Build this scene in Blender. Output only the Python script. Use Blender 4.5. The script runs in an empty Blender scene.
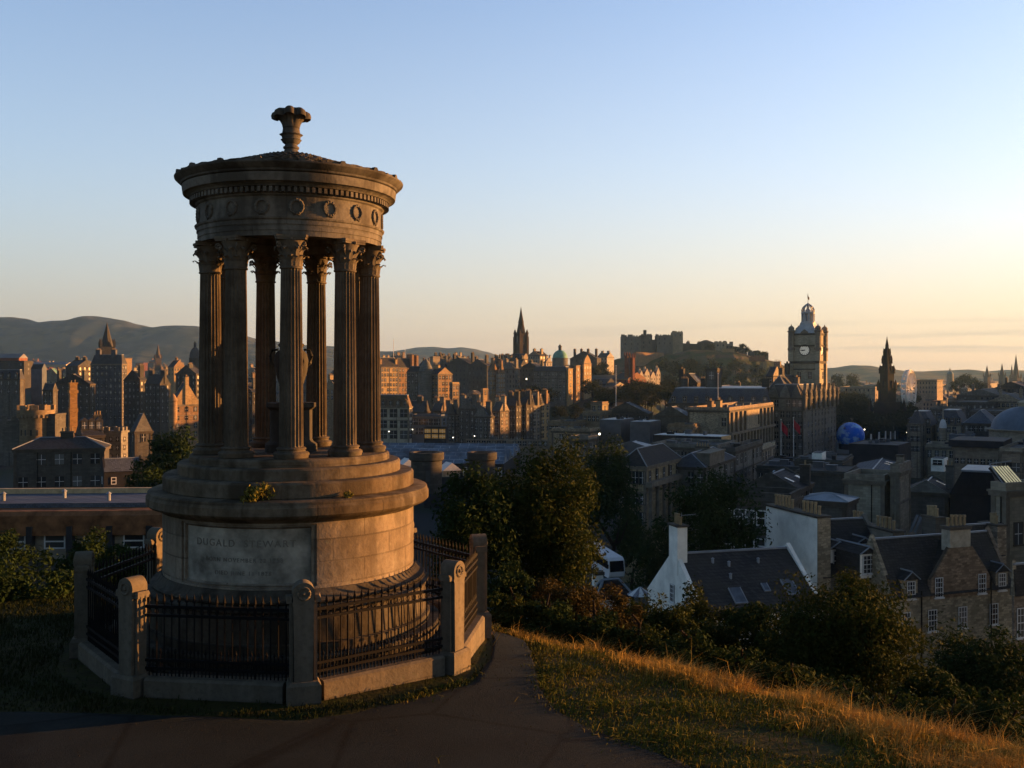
import bpy, math, random
import numpy as np
from mathutils import Vector, Matrix, noise
R = math.radians
PI = math.pi
SC = bpy.context.scene
COL = SC.collection

# ------------------------------------------------------------------ camera, sky, sun, exposure
EYE = 4.4                      # metres above the monument's paving
HORIZON, FPX = 372.0, 1000.0   # level camera, slight vertical shift
cam = bpy.data.cameras.new('camera')
cam_ob = bpy.data.objects.new('camera', cam)
COL.objects.link(cam_ob)
SC.camera = cam_ob
cam_ob.location = (0, 0, EYE)
cam_ob.rotation_euler = (R(90), 0, 0)
cam.sensor_width = 36
cam.lens = 36 * FPX / 1024
cam.shift_y = -12 / 1024
cam.clip_start = 0.1
cam.clip_end = 90000

SUN_AZ, SUN_EL = 70.0, 4.4     # degrees right of the view axis, above the horizon
world = bpy.data.worlds.new('World')
SC.world = world
world.use_nodes = True
wn, wl = world.node_tree.nodes, world.node_tree.links
bg = wn['Background']
sky = wn.new('ShaderNodeTexSky')
sky.sky_type = 'NISHITA'
sky.sun_disc = False
sky.sun_elevation = R(SUN_EL)
sky.sun_rotation = R(SUN_AZ)
sky.altitude = 100
sky.air_density, sky.dust_density, sky.ozone_density = 1.0, 0.5, 2.4
bg.inputs[1].default_value = 0.05
def wnode(t, **kw):
    n = wn.new(t)
    for k, v in kw.items():
        setattr(n, k, v)
    return n
def wmath(op, a, b=None, c=None, clamp=False):
    n = wnode('ShaderNodeMath', operation=op, use_clamp=clamp)
    for i, s in enumerate((a, b, c)):
        if s is None:
            continue
        if isinstance(s, (int, float)):
            n.inputs[i].default_value = s
        else:
            wl.new(s, n.inputs[i])
    return n.outputs[0]
def wmix(fac, a, b, mode='MIX'):
    n = wnode('ShaderNodeMix', data_type='RGBA', blend_type=mode)
    for i, s in ((0, fac), (6, a), (7, b)):
        if isinstance(s, (int, float)):
            n.inputs[i].default_value = s
        elif isinstance(s, tuple):
            n.inputs[i].default_value = (*s, 1)
        else:
            wl.new(s, n.inputs[i])
    return n.outputs[2]
def wnode_smooth(v, lo, hi):
    n = wnode('ShaderNodeMapRange', interpolation_type='SMOOTHSTEP')
    wl.new(v, n.inputs[0])
    n.inputs[1].default_value, n.inputs[2].default_value = lo, hi
    return n.outputs[0]
geo = wnode('ShaderNodeTexCoord')
sep = wnode('ShaderNodeSeparateXYZ')
wl.new(geo.outputs['Generated'], sep.inputs[0])
zz = sep.outputs[2]
tinted = wmix(1.0, sky.outputs[0], (1.80, 1.56, 1.69), 'MULTIPLY')
# low haze band in the air near the horizon
lowb = wmath('POWER', wmath('SUBTRACT', 1.0, wmath('MULTIPLY', wmath('ABSOLUTE', zz), 4.6), clamp=True), 2.0)
az = wmath('MULTIPLY_ADD', sep.outputs[0], 0.8, 0.45, clamp=True)
hz_col = wmix(az, (1.52, 1.25, 1.06), (3.7, 2.36, 1.36))
# a few thin cloud streaks low in the west
mp = wnode('ShaderNodeMapping')
mp.inputs['Scale'].default_value = (3.2, 3.2, 95.0)
wl.new(geo.outputs['Generated'], mp.inputs[0])
cn = wnode('ShaderNodeTexNoise')
cn.inputs['Scale'].default_value = 1.0
cn.inputs['Detail'].default_value = 4.0
wl.new(mp.outputs[0], cn.inputs['Vector'])
band = wmath('MULTIPLY', wmath('SUBTRACT', 1.0, wmath('MULTIPLY', wmath('ABSOLUTE', wmath('SUBTRACT', zz, 0.028)), 34.0), clamp=True),
             wmath('MULTIPLY_ADD', sep.outputs[0], 1.6, 0.35, clamp=True))
streak = wmath('MULTIPLY', wmath('MULTIPLY', wmath('SUBTRACT', cn.outputs[0], 0.50), 7.0, clamp=True), band)
mid = wmath('MULTIPLY', wmath('POWER', wmath('SUBTRACT', 1.0, wmath('MULTIPLY', wmath('ABSOLUTE', zz), 2.2), clamp=True), 1.1), 0.68)
mid_col = wmix(az, (1.80, 1.95, 2.1), (3.85, 3.3, 2.75))
hazed = wmix(wmath('MULTIPLY', lowb, 0.9), wmix(mid, tinted, mid_col), hz_col)
clouded = wmix(wmath('MULTIPLY', streak, 0.8), hazed, (1.75, 1.5, 1.25))
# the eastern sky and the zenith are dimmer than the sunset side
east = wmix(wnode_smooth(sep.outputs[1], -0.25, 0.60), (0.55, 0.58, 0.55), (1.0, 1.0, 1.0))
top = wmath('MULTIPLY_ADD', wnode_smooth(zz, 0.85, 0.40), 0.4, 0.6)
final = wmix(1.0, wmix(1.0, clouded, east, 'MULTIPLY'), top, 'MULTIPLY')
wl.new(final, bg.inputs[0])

sun = bpy.data.lights.new('sun', 'SUN')
sun.energy = 3.3
sun.angle = R(0.53)
sun.color = (1.0, 0.43, 0.115)
sun_ob = bpy.data.objects.new('sun', sun)
COL.objects.link(sun_ob)
sdir = Vector((math.sin(R(SUN_AZ)) * math.cos(R(SUN_EL)), math.cos(R(SUN_AZ)) * math.cos(R(SUN_EL)), math.sin(R(SUN_EL))))
sun_ob.rotation_euler = sdir.to_track_quat('Z', 'Y').to_euler()
SC.view_settings.view_transform = 'Standard'
SC.view_settings.look = 'None'
SC.view_settings.exposure = 2.585
SC.view_settings.gamma = 1.0
SC.cycles.use_denoising = True
SC.cycles.max_bounces = 4
SC.cycles.diffuse_bounces = 2
SC.cycles.glossy_bounces = 2
SC.cycles.transparent_max_bounces = 4
SC.cycles.volume_bounces = 0

# ------------------------------------------------------------------ helpers
def X(px, d):
    return (px - 512.0) * d / FPX
def Z(py, d):
    return EYE - (py - HORIZON) * d / FPX
def tag(o, label=None, cat=None, group=None, kind=None):
    if label: o['label'] = label
    if cat: o['category'] = cat
    if group: o['group'] = group
    if kind: o['kind'] = kind
    return o
def empty(name, loc, rz=0.0, label=None, cat=None, group=None):
    o = bpy.data.objects.new(name, None)
    o.empty_display_size = 0.3
    COL.objects.link(o)
    o.location = loc
    o.rotation_euler = (0, 0, rz)
    return tag(o, label, cat, group)
def link(name, me, parent=None, loc=None, rz=None, scale=None):
    o = bpy.data.objects.new(name, me)
    COL.objects.link(o)
    if parent is not None: o.parent = parent
    if loc is not None: o.location = loc
    if rz is not None: o.rotation_euler = (0, 0, rz)
    if scale is not None: o.scale = (scale, scale, scale) if isinstance(scale, (int, float)) else scale
    return o
def copy_tree(o, parent=None):
    c = o.copy()
    COL.objects.link(c)
    if parent is not None: c.parent = parent
    for ch in [k for k in KIDS.get(o.name, [])]:
        copy_tree(ch, c)
    return c
KIDS = {}

class MB:
    """collects simple shapes and links them as one mesh"""
    def __init__(s):
        s.v, s.f, s.m, s.mi = [], [], [], 0
    def mat(s, i):
        s.mi = i
        return s
    def add(s, vs, fs):
        o = len(s.v)
        s.v += [tuple(p) for p in vs]
        s.f += [tuple(i + o for i in f) for f in fs]
        s.m += [s.mi] * len(fs)
        return s
    def box(s, x0, x1, y0, y1, z0, z1):
        return s.add([(x0, y0, z0), (x1, y0, z0), (x1, y1, z0), (x0, y1, z0), (x0, y0, z1), (x1, y0, z1), (x1, y1, z1), (x0, y1, z1)],
                     [(0, 3, 2, 1), (4, 5, 6, 7), (0, 1, 5, 4), (1, 2, 6, 5), (2, 3, 7, 6), (3, 0, 4, 7)])
    def obox(s, c, ax, ay, hx, hy, z0, z1):
        """box about (cx, cy), axes ax and ay (2-D unit vectors), half sizes"""
        p = [(c[0] + sx * hx * ax[0] + sy * hy * ay[0], c[1] + sx * hx * ax[1] + sy * hy * ay[1]) for sx, sy in ((-1, -1), (1, -1), (1, 1), (-1, 1))]
        return s.prism(p, z0, z1)
    def prism(s, poly, z0, z1):
        n = len(poly)
        vs = [(p[0], p[1], z0) for p in poly] + [(p[0], p[1], z1) for p in poly]
        fs = [tuple(range(n - 1, -1, -1)), tuple(range(n, 2 * n))] + [(i, (i + 1) % n, n + (i + 1) % n, n + i) for i in range(n)]
        return s.add(vs, fs)
    def frustum(s, poly0, z0, poly1, z1):
        n = len(poly0)
        vs = [(p[0], p[1], z0) for p in poly0] + [(p[0], p[1], z1) for p in poly1]
        fs = [tuple(range(n - 1, -1, -1)), tuple(range(n, 2 * n))] + [(i, (i + 1) % n, n + (i + 1) % n, n + i) for i in range(n)]
        return s.add(vs, fs)
    def extr(s, poly, axis, t0, t1):
        """polygon of (h, z) pairs pushed along x ('x': h is y) or along y ('y': h is x)"""
        n = len(poly)
        if axis == 'x':
            vs = [(t0, h, z) for h, z in poly] + [(t1, h, z) for h, z in poly]
        else:
            vs = [(h, t0, z) for h, z in poly] + [(h, t1, z) for h, z in poly]
        fs = [tuple(range(n - 1, -1, -1)), tuple(range(n, 2 * n))] + [(i, (i + 1) % n, n + (i + 1) % n, n + i) for i in range(n)]
        return s.add(vs, fs)
    def lathe(s, prof, n=24, c=(0, 0, 0), a0=0.0, a1=None, caps=True):
        full = a1 is None
        a1 = a0 + 2 * PI if full else a1
        m = n if full else n + 1
        vs, fs = [], []
        for r, z in prof:
            for k in range(m):
                a = a0 + (a1 - a0) * k / n
                vs.append((c[0] + r * math.cos(a), c[1] + r * math.sin(a), c[2] + z))
        for j in range(len(prof) - 1):
            for k in range(n):
                k2 = (k + 1) % m
                fs.append((j * m + k, j * m + k2, (j + 1) * m + k2, (j + 1) * m + k))
        if caps and full:
            fs.append(tuple(range(m - 1, -1, -1)))
            fs.append(tuple(range((len(prof) - 1) * m, len(prof) * m)))
        return s.add(vs, fs)
    def tube(s, pts, r, n=6, caps=True):
        pts = [Vector(p) for p in pts]
        rs = r if isinstance(r, (list, tuple)) else [r] * len(pts)
        vs, fs = [], []
        for i, p in enumerate(pts):
            t = (pts[min(i + 1, len(pts) - 1)] - pts[max(i - 1, 0)]).normalized()
            q = t.cross(Vector((0, 0, 1))) if abs(t.z) < 0.95 else t.cross(Vector((1, 0, 0)))
            q.normalize()
            w = t.cross(q)
            for k in range(n):
                a = 2 * PI * k / n
                vs.append(p + rs[i] * (math.cos(a) * q + math.sin(a) * w))
        for i in range(len(pts) - 1):
            for k in range(n):
                fs.append((i * n + k, i * n + (k + 1) % n, (i + 1) * n + (k + 1) % n, (i + 1) * n + k))
        if caps:
            fs.append(tuple(range(n - 1, -1, -1)))
            fs.append(tuple(range((len(pts) - 1) * n, len(pts) * n)))
        return s.add(vs, fs)
    def sphere(s, c, r, nu=12, nv=8, sz=1.0):
        prof = [(max(1e-4, r * math.sin(PI * j / nv)), -r * sz * math.cos(PI * j / nv)) for j in range(nv + 1)]
        return s.lathe(prof, nu, c, caps=False)
    def mesh(s, name, mats, smooth=False):
        me = bpy.data.meshes.new(name)
        me.from_pydata(s.v, [], s.f)
        for m in (mats if isinstance(mats, (list, tuple)) else [mats]):
            me.materials.append(m)
        if any(s.m): me.polygons.foreach_set('material_index', s.m)
        if smooth:
            me.polygons.foreach_set('use_smooth', [True] * len(me.polygons))
            try:
                me.set_sharp_from_angle(angle=R(smooth if smooth is not True else 35))
            except Exception:
                pass
        me.update()
        return me
    def build(s, name, mats, parent=None, smooth=False, loc=None, rz=None):
        return link(name, s.mesh(name, mats, smooth), parent, loc, rz)

def np_mesh(name, verts, faces, mats, fmat=None, smooth=False):
    """verts (n,3), faces (m,k) arrays, k fixed"""
    me = bpy.data.meshes.new(name)
    n, (m, k) = len(verts), faces.shape
    me.vertices.add(n)
    me.vertices.foreach_set('co', np.asarray(verts, np.float32).ravel())
    me.loops.add(m * k)
    me.loops.foreach_set('vertex_index', faces.astype(np.int32).ravel())
    me.polygons.add(m)
    me.polygons.foreach_set('loop_start', np.arange(0, m * k, k, dtype=np.int32))
    me.polygons.foreach_set('loop_total', np.full(m, k, np.int32))
    for mt in (mats if isinstance(mats, (list, tuple)) else [mats]):
        me.materials.append(mt)
    if fmat is not None: me.polygons.foreach_set('material_index', fmat.astype(np.int32))
    if smooth: me.polygons.foreach_set('use_smooth', np.ones(m, bool))
    me.update(calc_edges=True)
    me.validate()
    return me

# ------------------------------------------------------------------ materials
class NT:
    def __init__(s, name):
        s.m = bpy.data.materials.new(name)
        s.m.use_nodes = True
        s.n, s.l = s.m.node_tree.nodes, s.m.node_tree.links
        s.b = s.n['Principled BSDF']
        s.b.inputs['Specular IOR Level'].default_value = 0.06
    def put(s, sock, v):
        if isinstance(v, (int, float)): sock.default_value = v
        elif isinstance(v, tuple): sock.default_value = (*v, 1) if len(v) == 3 and sock.type == 'RGBA' else v
        else: s.l.new(v, sock)
    def node(s, t, ins=None, **kw):
        n = s.n.new(t)
        for k, v in kw.items(): setattr(n, k, v)
        for k, v in (ins or {}).items(): s.put(n.inputs[k], v)
        return n
    def math(s, op, a, b=0.0, c=0.0, clamp=False):
        return s.node('ShaderNodeMath', {0: a, 1: b, 2: c}, operation=op, use_clamp=clamp).outputs[0]
    def mix(s, f, a, b, mode='MIX'):
        n = s.node('ShaderNodeMix', data_type='RGBA', blend_type=mode)
        s.put(n.inputs[0], f); s.put(n.inputs[6], a); s.put(n.inputs[7], b)
        return n.outputs[2]
    def obj(s):
        return s.node('ShaderNodeTexCoord').outputs['Object']
    def pos(s):
        return s.node('ShaderNodeNewGeometry').outputs['Position']
    def noise(s, vec, scale, detail=4.0, rough=0.55):
        return s.node('ShaderNodeTexNoise', {'Vector': vec, 'Scale': scale, 'Detail': detail, 'Roughness': rough}).outputs[0]
    def scale(s, vec, sx, sy, sz):
        n = s.node('ShaderNodeMapping', {0: vec})
        n.inputs['Scale'].default_value = (sx, sy, sz)
        return n.outputs[0]
    def ramp(s, f, lo, hi):
        n = s.node('ShaderNodeMapRange', {0: f, 1: lo, 2: hi})
        return n.outputs[0]
    def bump(s, h, strength=0.3, dist=0.02):
        n = s.node('ShaderNodeBump', {'Height': h, 'Strength': strength, 'Distance': dist})
        s.l.new(n.outputs[0], s.b.inputs['Normal'])
    def done(s, col, rough=0.85):
        s.put(s.b.inputs['Base Color'], col)
        s.put(s.b.inputs['Roughness'], rough)
        return s.m
MATS = {}
def mul(c, k):
    return tuple(min(1.0, x * k) for x in c)

def wall_mat(name, col, course=0.38, width=0.9, stain=0.55, var=0.22, warp=0.04):
    """coursed masonry on upright walls, soot stains, block-to-block variety"""
    if name in MATS: return MATS[name]
    t = NT(name)
    col = mul(col, 0.90)                              # the whole town is soot-darkened
    o = t.obj()
    sp = t.node('ShaderNodeSeparateXYZ', {0: o})
    u = t.math('ADD', sp.outputs[0], sp.outputs[1])
    wv = t.noise(o, 1.6, 2.0)
    cv = t.node('ShaderNodeCombineXYZ', {0: t.math('MULTIPLY_ADD', wv, warp * 2, u), 1: t.math('MULTIPLY_ADD', wv, warp, sp.outputs[2]), 2: 0.0}).outputs[0]
    br = t.node('ShaderNodeTexBrick', {'Vector': cv, 'Color1': mul(col, 1 + var), 'Color2': mul(col, 1 - var), 'Mortar': mul(col, 0.72),
                                       'Scale': 1.0, 'Mortar Size': 0.018, 'Brick Width': width, 'Row Height': course, 'Bias': 0.0})
    rnd = t.node('ShaderNodeObjectInfo').outputs['Random']
    n1 = t.noise(o, 0.22, 5.0, 0.6)
    n2 = t.noise(t.scale(o, 1.1, 1.1, 0.12), 0.9, 3.0)
    st = t.ramp(t.math('MULTIPLY_ADD', n2, 0.5, t.math('MULTIPLY', n1, 0.6)), 0.42, 0.68)
    c = t.mix(t.math('MULTIPLY', st, stain), br.outputs[0], mul(col, 0.38))
    hs = t.node('ShaderNodeHueSaturation', {'Color': c, 'Value': t.math('MULTIPLY_ADD', rnd, 0.5, 0.75), 'Hue': t.math('MULTIPLY_ADD', rnd, 0.03, 0.485)})
    t.bump(br.outputs[1], 0.25, 0.03)
    MATS[name] = t.done(hs.outputs[0], 0.9)
    return MATS[name]

def plain_mat(name, col, rough=0.7, nscale=1.5, amt=0.35, metal=0.0, bump=0.0, emit=None, vary=0.0):
    if name in MATS: return MATS[name]
    t = NT(name)
    o = t.obj()
    n1 = t.noise(o, nscale, 5.0, 0.6)
    c = t.mix(t.ramp(n1, 0.35, 0.7), mul(col, 1 + amt * 0.4), mul(col, 1 - amt))
    if vary:
        rnd = t.node('ShaderNodeObjectInfo').outputs['Random']
        c = t.node('ShaderNodeHueSaturation', {'Color': c, 'Value': t.math('MULTIPLY_ADD', rnd, vary, 1 - vary / 2)}).outputs[0]
    t.b.inputs['Metallic'].default_value = metal
    if bump: t.bump(t.noise(o, nscale * 8, 3.0), bump, 0.02)
    if emit:
        t.put(t.b.inputs['Emission Color'], emit[0])
        t.b.inputs['Emission Strength'].default_value = emit[1]
    MATS[name] = t.done(c, rough)
    return MATS[name]

def slate_mat(name, col, course=0.28, rough=0.8):
    if name in MATS: return MATS[name]
    t = NT(name)
    o = t.obj()
    sp = t.node('ShaderNodeSeparateXYZ', {0: o})
    u = t.math('ADD', sp.outputs[0], sp.outputs[1])
    cv = t.node('ShaderNodeCombineXYZ', {0: u, 1: t.math('MULTIPLY', sp.outputs[2], 1.4), 2: 0.0}).outputs[0]
    br = t.node('ShaderNodeTexBrick', {'Vector': cv, 'Color1': mul(col, 1.25), 'Color2': mul(col, 0.75), 'Mortar': mul(col, 0.5), 'Scale': 1.0,
                                       'Mortar Size': 0.02, 'Brick Width': 0.34, 'Row Height': course})
    n1 = t.noise(o, 0.35, 5.0)
    rnd = t.node('ShaderNodeObjectInfo').outputs['Random']
    c = t.mix(t.math('MULTIPLY', t.ramp(n1, 0.45, 0.75), 0.5), br.outputs[0], (col[0] * 1.5, col[1] * 1.45, col[2] * 1.15))
    c = t.node('ShaderNodeHueSaturation', {'Color': c, 'Value': t.math('MULTIPLY_ADD', rnd, 0.5, 0.75)}).outputs[0]
    t.bump(br.outputs[1], 0.3, 0.03)
    MATS[name] = t.done(c, rough)
    return MATS[name]

WALL = {
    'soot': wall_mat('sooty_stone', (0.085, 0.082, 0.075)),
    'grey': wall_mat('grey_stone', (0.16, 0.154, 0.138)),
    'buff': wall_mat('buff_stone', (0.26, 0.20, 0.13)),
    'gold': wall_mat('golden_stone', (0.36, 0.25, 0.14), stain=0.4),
    'pale': wall_mat('pale_stone', (0.33, 0.29, 0.22), stain=0.45),
    'red': wall_mat('red_sandstone', (0.22, 0.10, 0.06), stain=0.4),
    'brown': wall_mat('brown_rubble_stone', (0.33, 0.27, 0.195), course=0.21, width=0.42, stain=0.6, var=0.5, warp=0.35),
    'white': plain_mat('white_harling', (0.80, 0.79, 0.72), 0.9, 0.6, 0.25, bump=0.2),
    'cream': plain_mat('far_cream_harling', (0.33, 0.30, 0.25), 0.9, 0.3, 0.35),
    'concrete': plain_mat('grey_concrete', (0.12, 0.123, 0.126), 0.85, 0.4, 0.3),
    'metal': plain_mat('grey_plant_cladding', (0.095, 0.10, 0.112), 0.6, 0.4, 0.25),
    'blueslab': plain_mat('bluish_render', (0.10, 0.118, 0.142), 0.8, 0.3, 0.3),
    'dark': plain_mat('dark_cladding', (0.03, 0.03, 0.033), 0.7, 0.4, 0.3),
}
SLATE = slate_mat('slate_roof', (0.055, 0.057, 0.064))
SLATE_DARK = slate_mat('dark_slate_roof', (0.033, 0.033, 0.035))
SLATE_BLUE = slate_mat('blue_slate_roof', (0.068, 0.080, 0.104))
LEAD = plain_mat('lead_sheet_roof', (0.22, 0.245, 0.275), 0.45, 0.5, 0.3)
FLATROOF = plain_mat('felted_flat_roof', (0.068, 0.069, 0.072), 0.8, 0.4, 0.4)
COPPER = plain_mat('green_copper_roof', (0.14, 0.30, 0.24), 0.6, 0.6, 0.3)
POT = plain_mat('clay_chimney_pot', (0.30, 0.22, 0.125), 0.8, 3.0, 0.3, vary=0.4)
TRIM = plain_mat('dressed_stone_trim', (0.17, 0.148, 0.115), 0.85, 0.8, 0.4)
TRIMDARK = plain_mat('weathered_stone_trim', (0.08, 0.07, 0.058), 0.85, 0.8, 0.4)
WHITE = plain_mat('white_paint', (0.6, 0.6, 0.585), 0.6, 1.0, 0.15)
IRON = plain_mat('black_iron', (0.009, 0.009, 0.01), 0.6, 6.0, 0.3)
def glass_mat(name, col, rough=0.12, spec=0.6):
    t = NT(name)
    rnd = t.node('ShaderNodeObjectInfo').outputs['Random']
    c = t.mix(t.math('POWER', rnd, 3.0), col, (0.16, 0.165, 0.16))
    t.b.inputs['Specular IOR Level'].default_value = spec
    return t.done(c, rough)
IRON.node_tree.nodes['Principled BSDF'].inputs['Specular IOR Level'].default_value = 0.06
GLASS = glass_mat('window_glass', (0.016, 0.018, 0.022))
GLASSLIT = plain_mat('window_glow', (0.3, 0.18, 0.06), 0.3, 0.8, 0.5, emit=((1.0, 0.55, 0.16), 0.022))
LAMPLIT = plain_mat('lamp_glow', (0.9, 0.85, 0.7), 0.3, emit=((1.0, 0.86, 0.6), 1.0))
# ------------------------------------------------------------------ land
MC = (-3.63, 16.44)            # centre of the round monument
def sstep(a, b, x):
    t = min(1.0, max(0.0, (x - a) / (b - a)))
    return t * t * (3 - 2 * t)
def splus(s, k):
    return s if s > 8 * k else k * math.log1p(math.exp(s / k))
def ground(x, y):
    r = math.hypot(x, y)
    s1 = (x + 0.2) * 0.685 + (y - 18.5) * 0.729
    s2 = (y - 21.5) * 0.9 - max(0.0, x + 2) * 0.6
    s = splus(max(s1, s2), 1.3)
    t = x / max(y, 1.0)
    cap = 38.0 + 12.0 * (1 - sstep(-0.02, 0.10, t)) - 9.0 * (1 - sstep(-0.42, -0.25, t))
    q = 0.36 * s + 1.1 * (1 - math.exp(-0.22 * splus(max(s1, s2) + 0.45, 0.4) / 1.1))
    z = -q if q < cap * 0.7 else -(cap - cap * 0.3 * math.exp(-(q - cap * 0.7) / (cap * 0.3)))
    if x > -0.2 and r < 60:                       # a low lip of tussocks along the brow
        z += 0.05 * sstep(-0.2, 1.6, x) * math.exp(-((s1 + 0.35) / 0.75) ** 2)
    if r < 130:
        a = sstep(0.6, 3.0, s) * sstep(130, 60, r)
        if a > 0: z += a * (0.5 * noise.noise((x * 0.25, y * 0.25, 0.0)) + 0.16 * noise.noise((x * 0.9, y * 0.9, 3.0)))
    if y > 420:                                   # the old town ridge climbs to the castle
        z += 40 * sstep(470, 900, y) * (1 - sstep(0.10, 0.19, t)) * (1 - sstep(1500, 2600, y))
    if y > 1300: z += (-30 - z) * sstep(1300, 2600, y)
    if y < 9: z += 2.7 * sstep(9.0, 2.0, y)       # the photographer stands higher up the hill
    return z

def build_ground():
    rad = [0.0]
    r = 2.0
    while r < 6900:
        rad.append(r)
        r *= 1.019 if r < 60 else (1.028 if r < 1500 else 1.12)
    na = 300
    ang = [R(-80) + R(160) * k / na for k in range(na + 1)]
    vs, fs = [], []
    for r in rad:
        for a in ang:
            x, y = r * math.sin(a), r * math.cos(a)
            vs.append((x, y, ground(x, y)))
    m = na + 1
    for j in range(len(rad) - 1):
        for k in range(na):
            fs.append((j * m + k, j * m + k + 1, (j + 1) * m + k + 1, (j + 1) * m + k))
    t = NT('hill_turf_and_town_ground')
    p = t.pos()
    d = t.node('ShaderNodeVectorMath', {0: p}, operation='LENGTH').outputs['Value']
    n1 = t.noise(p, 0.55, 6.0, 0.65)
    n2 = t.noise(p, 6.0, 4.0, 0.7)
    turf = t.mix(t.ramp(n1, 0.38, 0.62), (0.026, 0.032, 0.008), (0.045, 0.040, 0.012))
    turf = t.mix(t.ramp(n2, 0.4, 0.75), turf, (0.024, 0.019, 0.012))
    town = t.mix(t.ramp(t.noise(p, 0.02, 5.0), 0.42, 0.6), (0.04, 0.04, 0.038), (0.028, 0.04, 0.02))
    far = t.mix(t.ramp(t.noise(p, 0.004, 5.0), 0.42, 0.6), (0.05, 0.055, 0.04), (0.035, 0.05, 0.028))
    c = t.mix(t.ramp(d, 95, 150), turf, town)
    c = t.mix(t.ramp(d, 1100, 2200), c, far)
    t.bump(n2, 0.5, 0.05)
    return tag(link('ground', np_mesh('ground', np.array(vs), np.array(fs), t.done(c, 0.95), smooth=True)), kind='structure')
build_ground()

def gp(px, py):
    d = EYE * FPX / (py - HORIZON)
    return (X(px, d), d)
def polyline(pts, n):
    P = [Vector((*p, 0)) for p in pts]
    L = [0]
    for i in range(1, len(P)): L.append(L[-1] + (P[i] - P[i - 1]).length)
    out = []
    for k in range(n + 1):
        q = L[-1] * k / n
        i = next(j for j in range(1, len(P)) if L[j] >= q - 1e-9)
        f = (q - L[i - 1]) / (L[i] - L[i - 1])
        out.append(P[i - 1].lerp(P[i], f))
    return out
PATH_IN = [(-9.5, 12.9), (-7.6, 13.0), gp(60, 712), gp(200, 716), gp(305, 720), gp(352, 712), gp(400, 702), gp(470, 682), gp(490, 655), gp(494, 630), gp(488, 612), (-1.1, 20.6), (-2.6, 22.0)]
PATH_OUT = [(-9.5, 8.6), (-6.0, 8.6), (-3.5, 8.6), (-1.0, 8.6), (1.0, 9.2), (2.4, 10.4), gp(690, 764), gp(615, 742), gp(560, 715), gp(540, 688), gp(534, 655), gp(526, 628), gp(508, 613), (-0.5, 21.0), (-2.2, 22.9)]
def build_path():
    n, w = 120, 26
    A, B = polyline(PATH_IN, n), polyline(PATH_OUT, n)
    vs, fs = [], []
    for i in range(n + 1):
        for k in range(w + 1):
            f = k / w
            p = A[i].lerp(B[i], f)
            if k in (0, w): p += Vector((noise.noise((i * 0.35, k, 1)) * 0.07, noise.noise((i * 0.35, k, 9)) * 0.07, 0))
            vs.append((p.x, p.y, ground(p.x, p.y) + 0.028 - (0.03 if k in (0, w) else 0)))
    for i in range(n):
        for k in range(w):
            fs.append((i * (w + 1) + k, i * (w + 1) + k + 1, (i + 1) * (w + 1) + k + 1, (i + 1) * (w + 1) + k))
    t = NT('worn_asphalt_path')
    p = t.pos()
    n1 = t.noise(p, 0.8, 6.0, 0.6)
    n2 = t.noise(p, 45.0, 3.0, 0.8)
    c = t.mix(t.ramp(n1, 0.35, 0.68), (0.0125, 0.0190, 0.0195), (0.0080, 0.0120, 0.0122))
    c = t.mix(t.math('MULTIPLY', t.ramp(n2, 0.5, 0.8), 0.55), c, (0.034, 0.031, 0.027))
    gr = t.noise(p, 160.0, 2.0, 0.8)
    c = t.mix(t.math('MULTIPLY', t.ramp(gr, 0.58, 0.72), 0.7), c, (0.06, 0.056, 0.05))
    cr_ = t.node('ShaderNodeTexVoronoi', {'Vector': p, 'Scale': 0.55}, feature='DISTANCE_TO_EDGE').outputs[0]
    c = t.mix(t.math('MULTIPLY', t.ramp(t.math('ADD', cr_, t.math('MULTIPLY', t.noise(p, 3.0), 0.05)), 0.055, 0.03), 0.6), c, (0.005, 0.005, 0.0045))
    t.bump(t.math('ADD', n2, gr), 0.8, 0.01)
    tag(link('path', np_mesh('path', np.array(vs), np.array(fs), t.done(c, 0.85), smooth=True)), kind='structure')
build_path()

def build_grit():
    rd = random.Random(8)
    b = MB()
    n = 0
    A, B = polyline(PATH_IN, 60), polyline(PATH_OUT, 60)
    while n < 1300:
        i = rd.randrange(60)
        f = rd.random()
        f = f if rd.random() < .35 else (f * f * .18 if rd.random() < .5 else 1 - f * f * .18)
        p = A[i].lerp(B[i], f)
        x, y = p.x + rd.gauss(0, .08), p.y + rd.gauss(0, .08)
        if y < 10.2: continue
        r = .004 + .008 * rd.random() ** 3
        z = ground(x, y) + .03
        a = rd.random() * 6
        b.mat(0 if rd.random() < .8 else 1)
        b.add([(x + r * math.cos(a + k * 1.57) * (.7 + .6 * rd.random()), y + r * math.sin(a + k * 1.57), z) for k in range(4)] + [(x, y, z + r * .9)], [(0, 1, 4), (1, 2, 4), (2, 3, 4), (3, 0, 4)])
        n += 1
    tag(b.build('path_gravel', [plain_mat('path_grit_stone', (0.035, 0.034, 0.03), .9), plain_mat('dead_leaf', (0.03, 0.024, 0.012), .9)]), kind='stuff')
build_grit()

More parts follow.
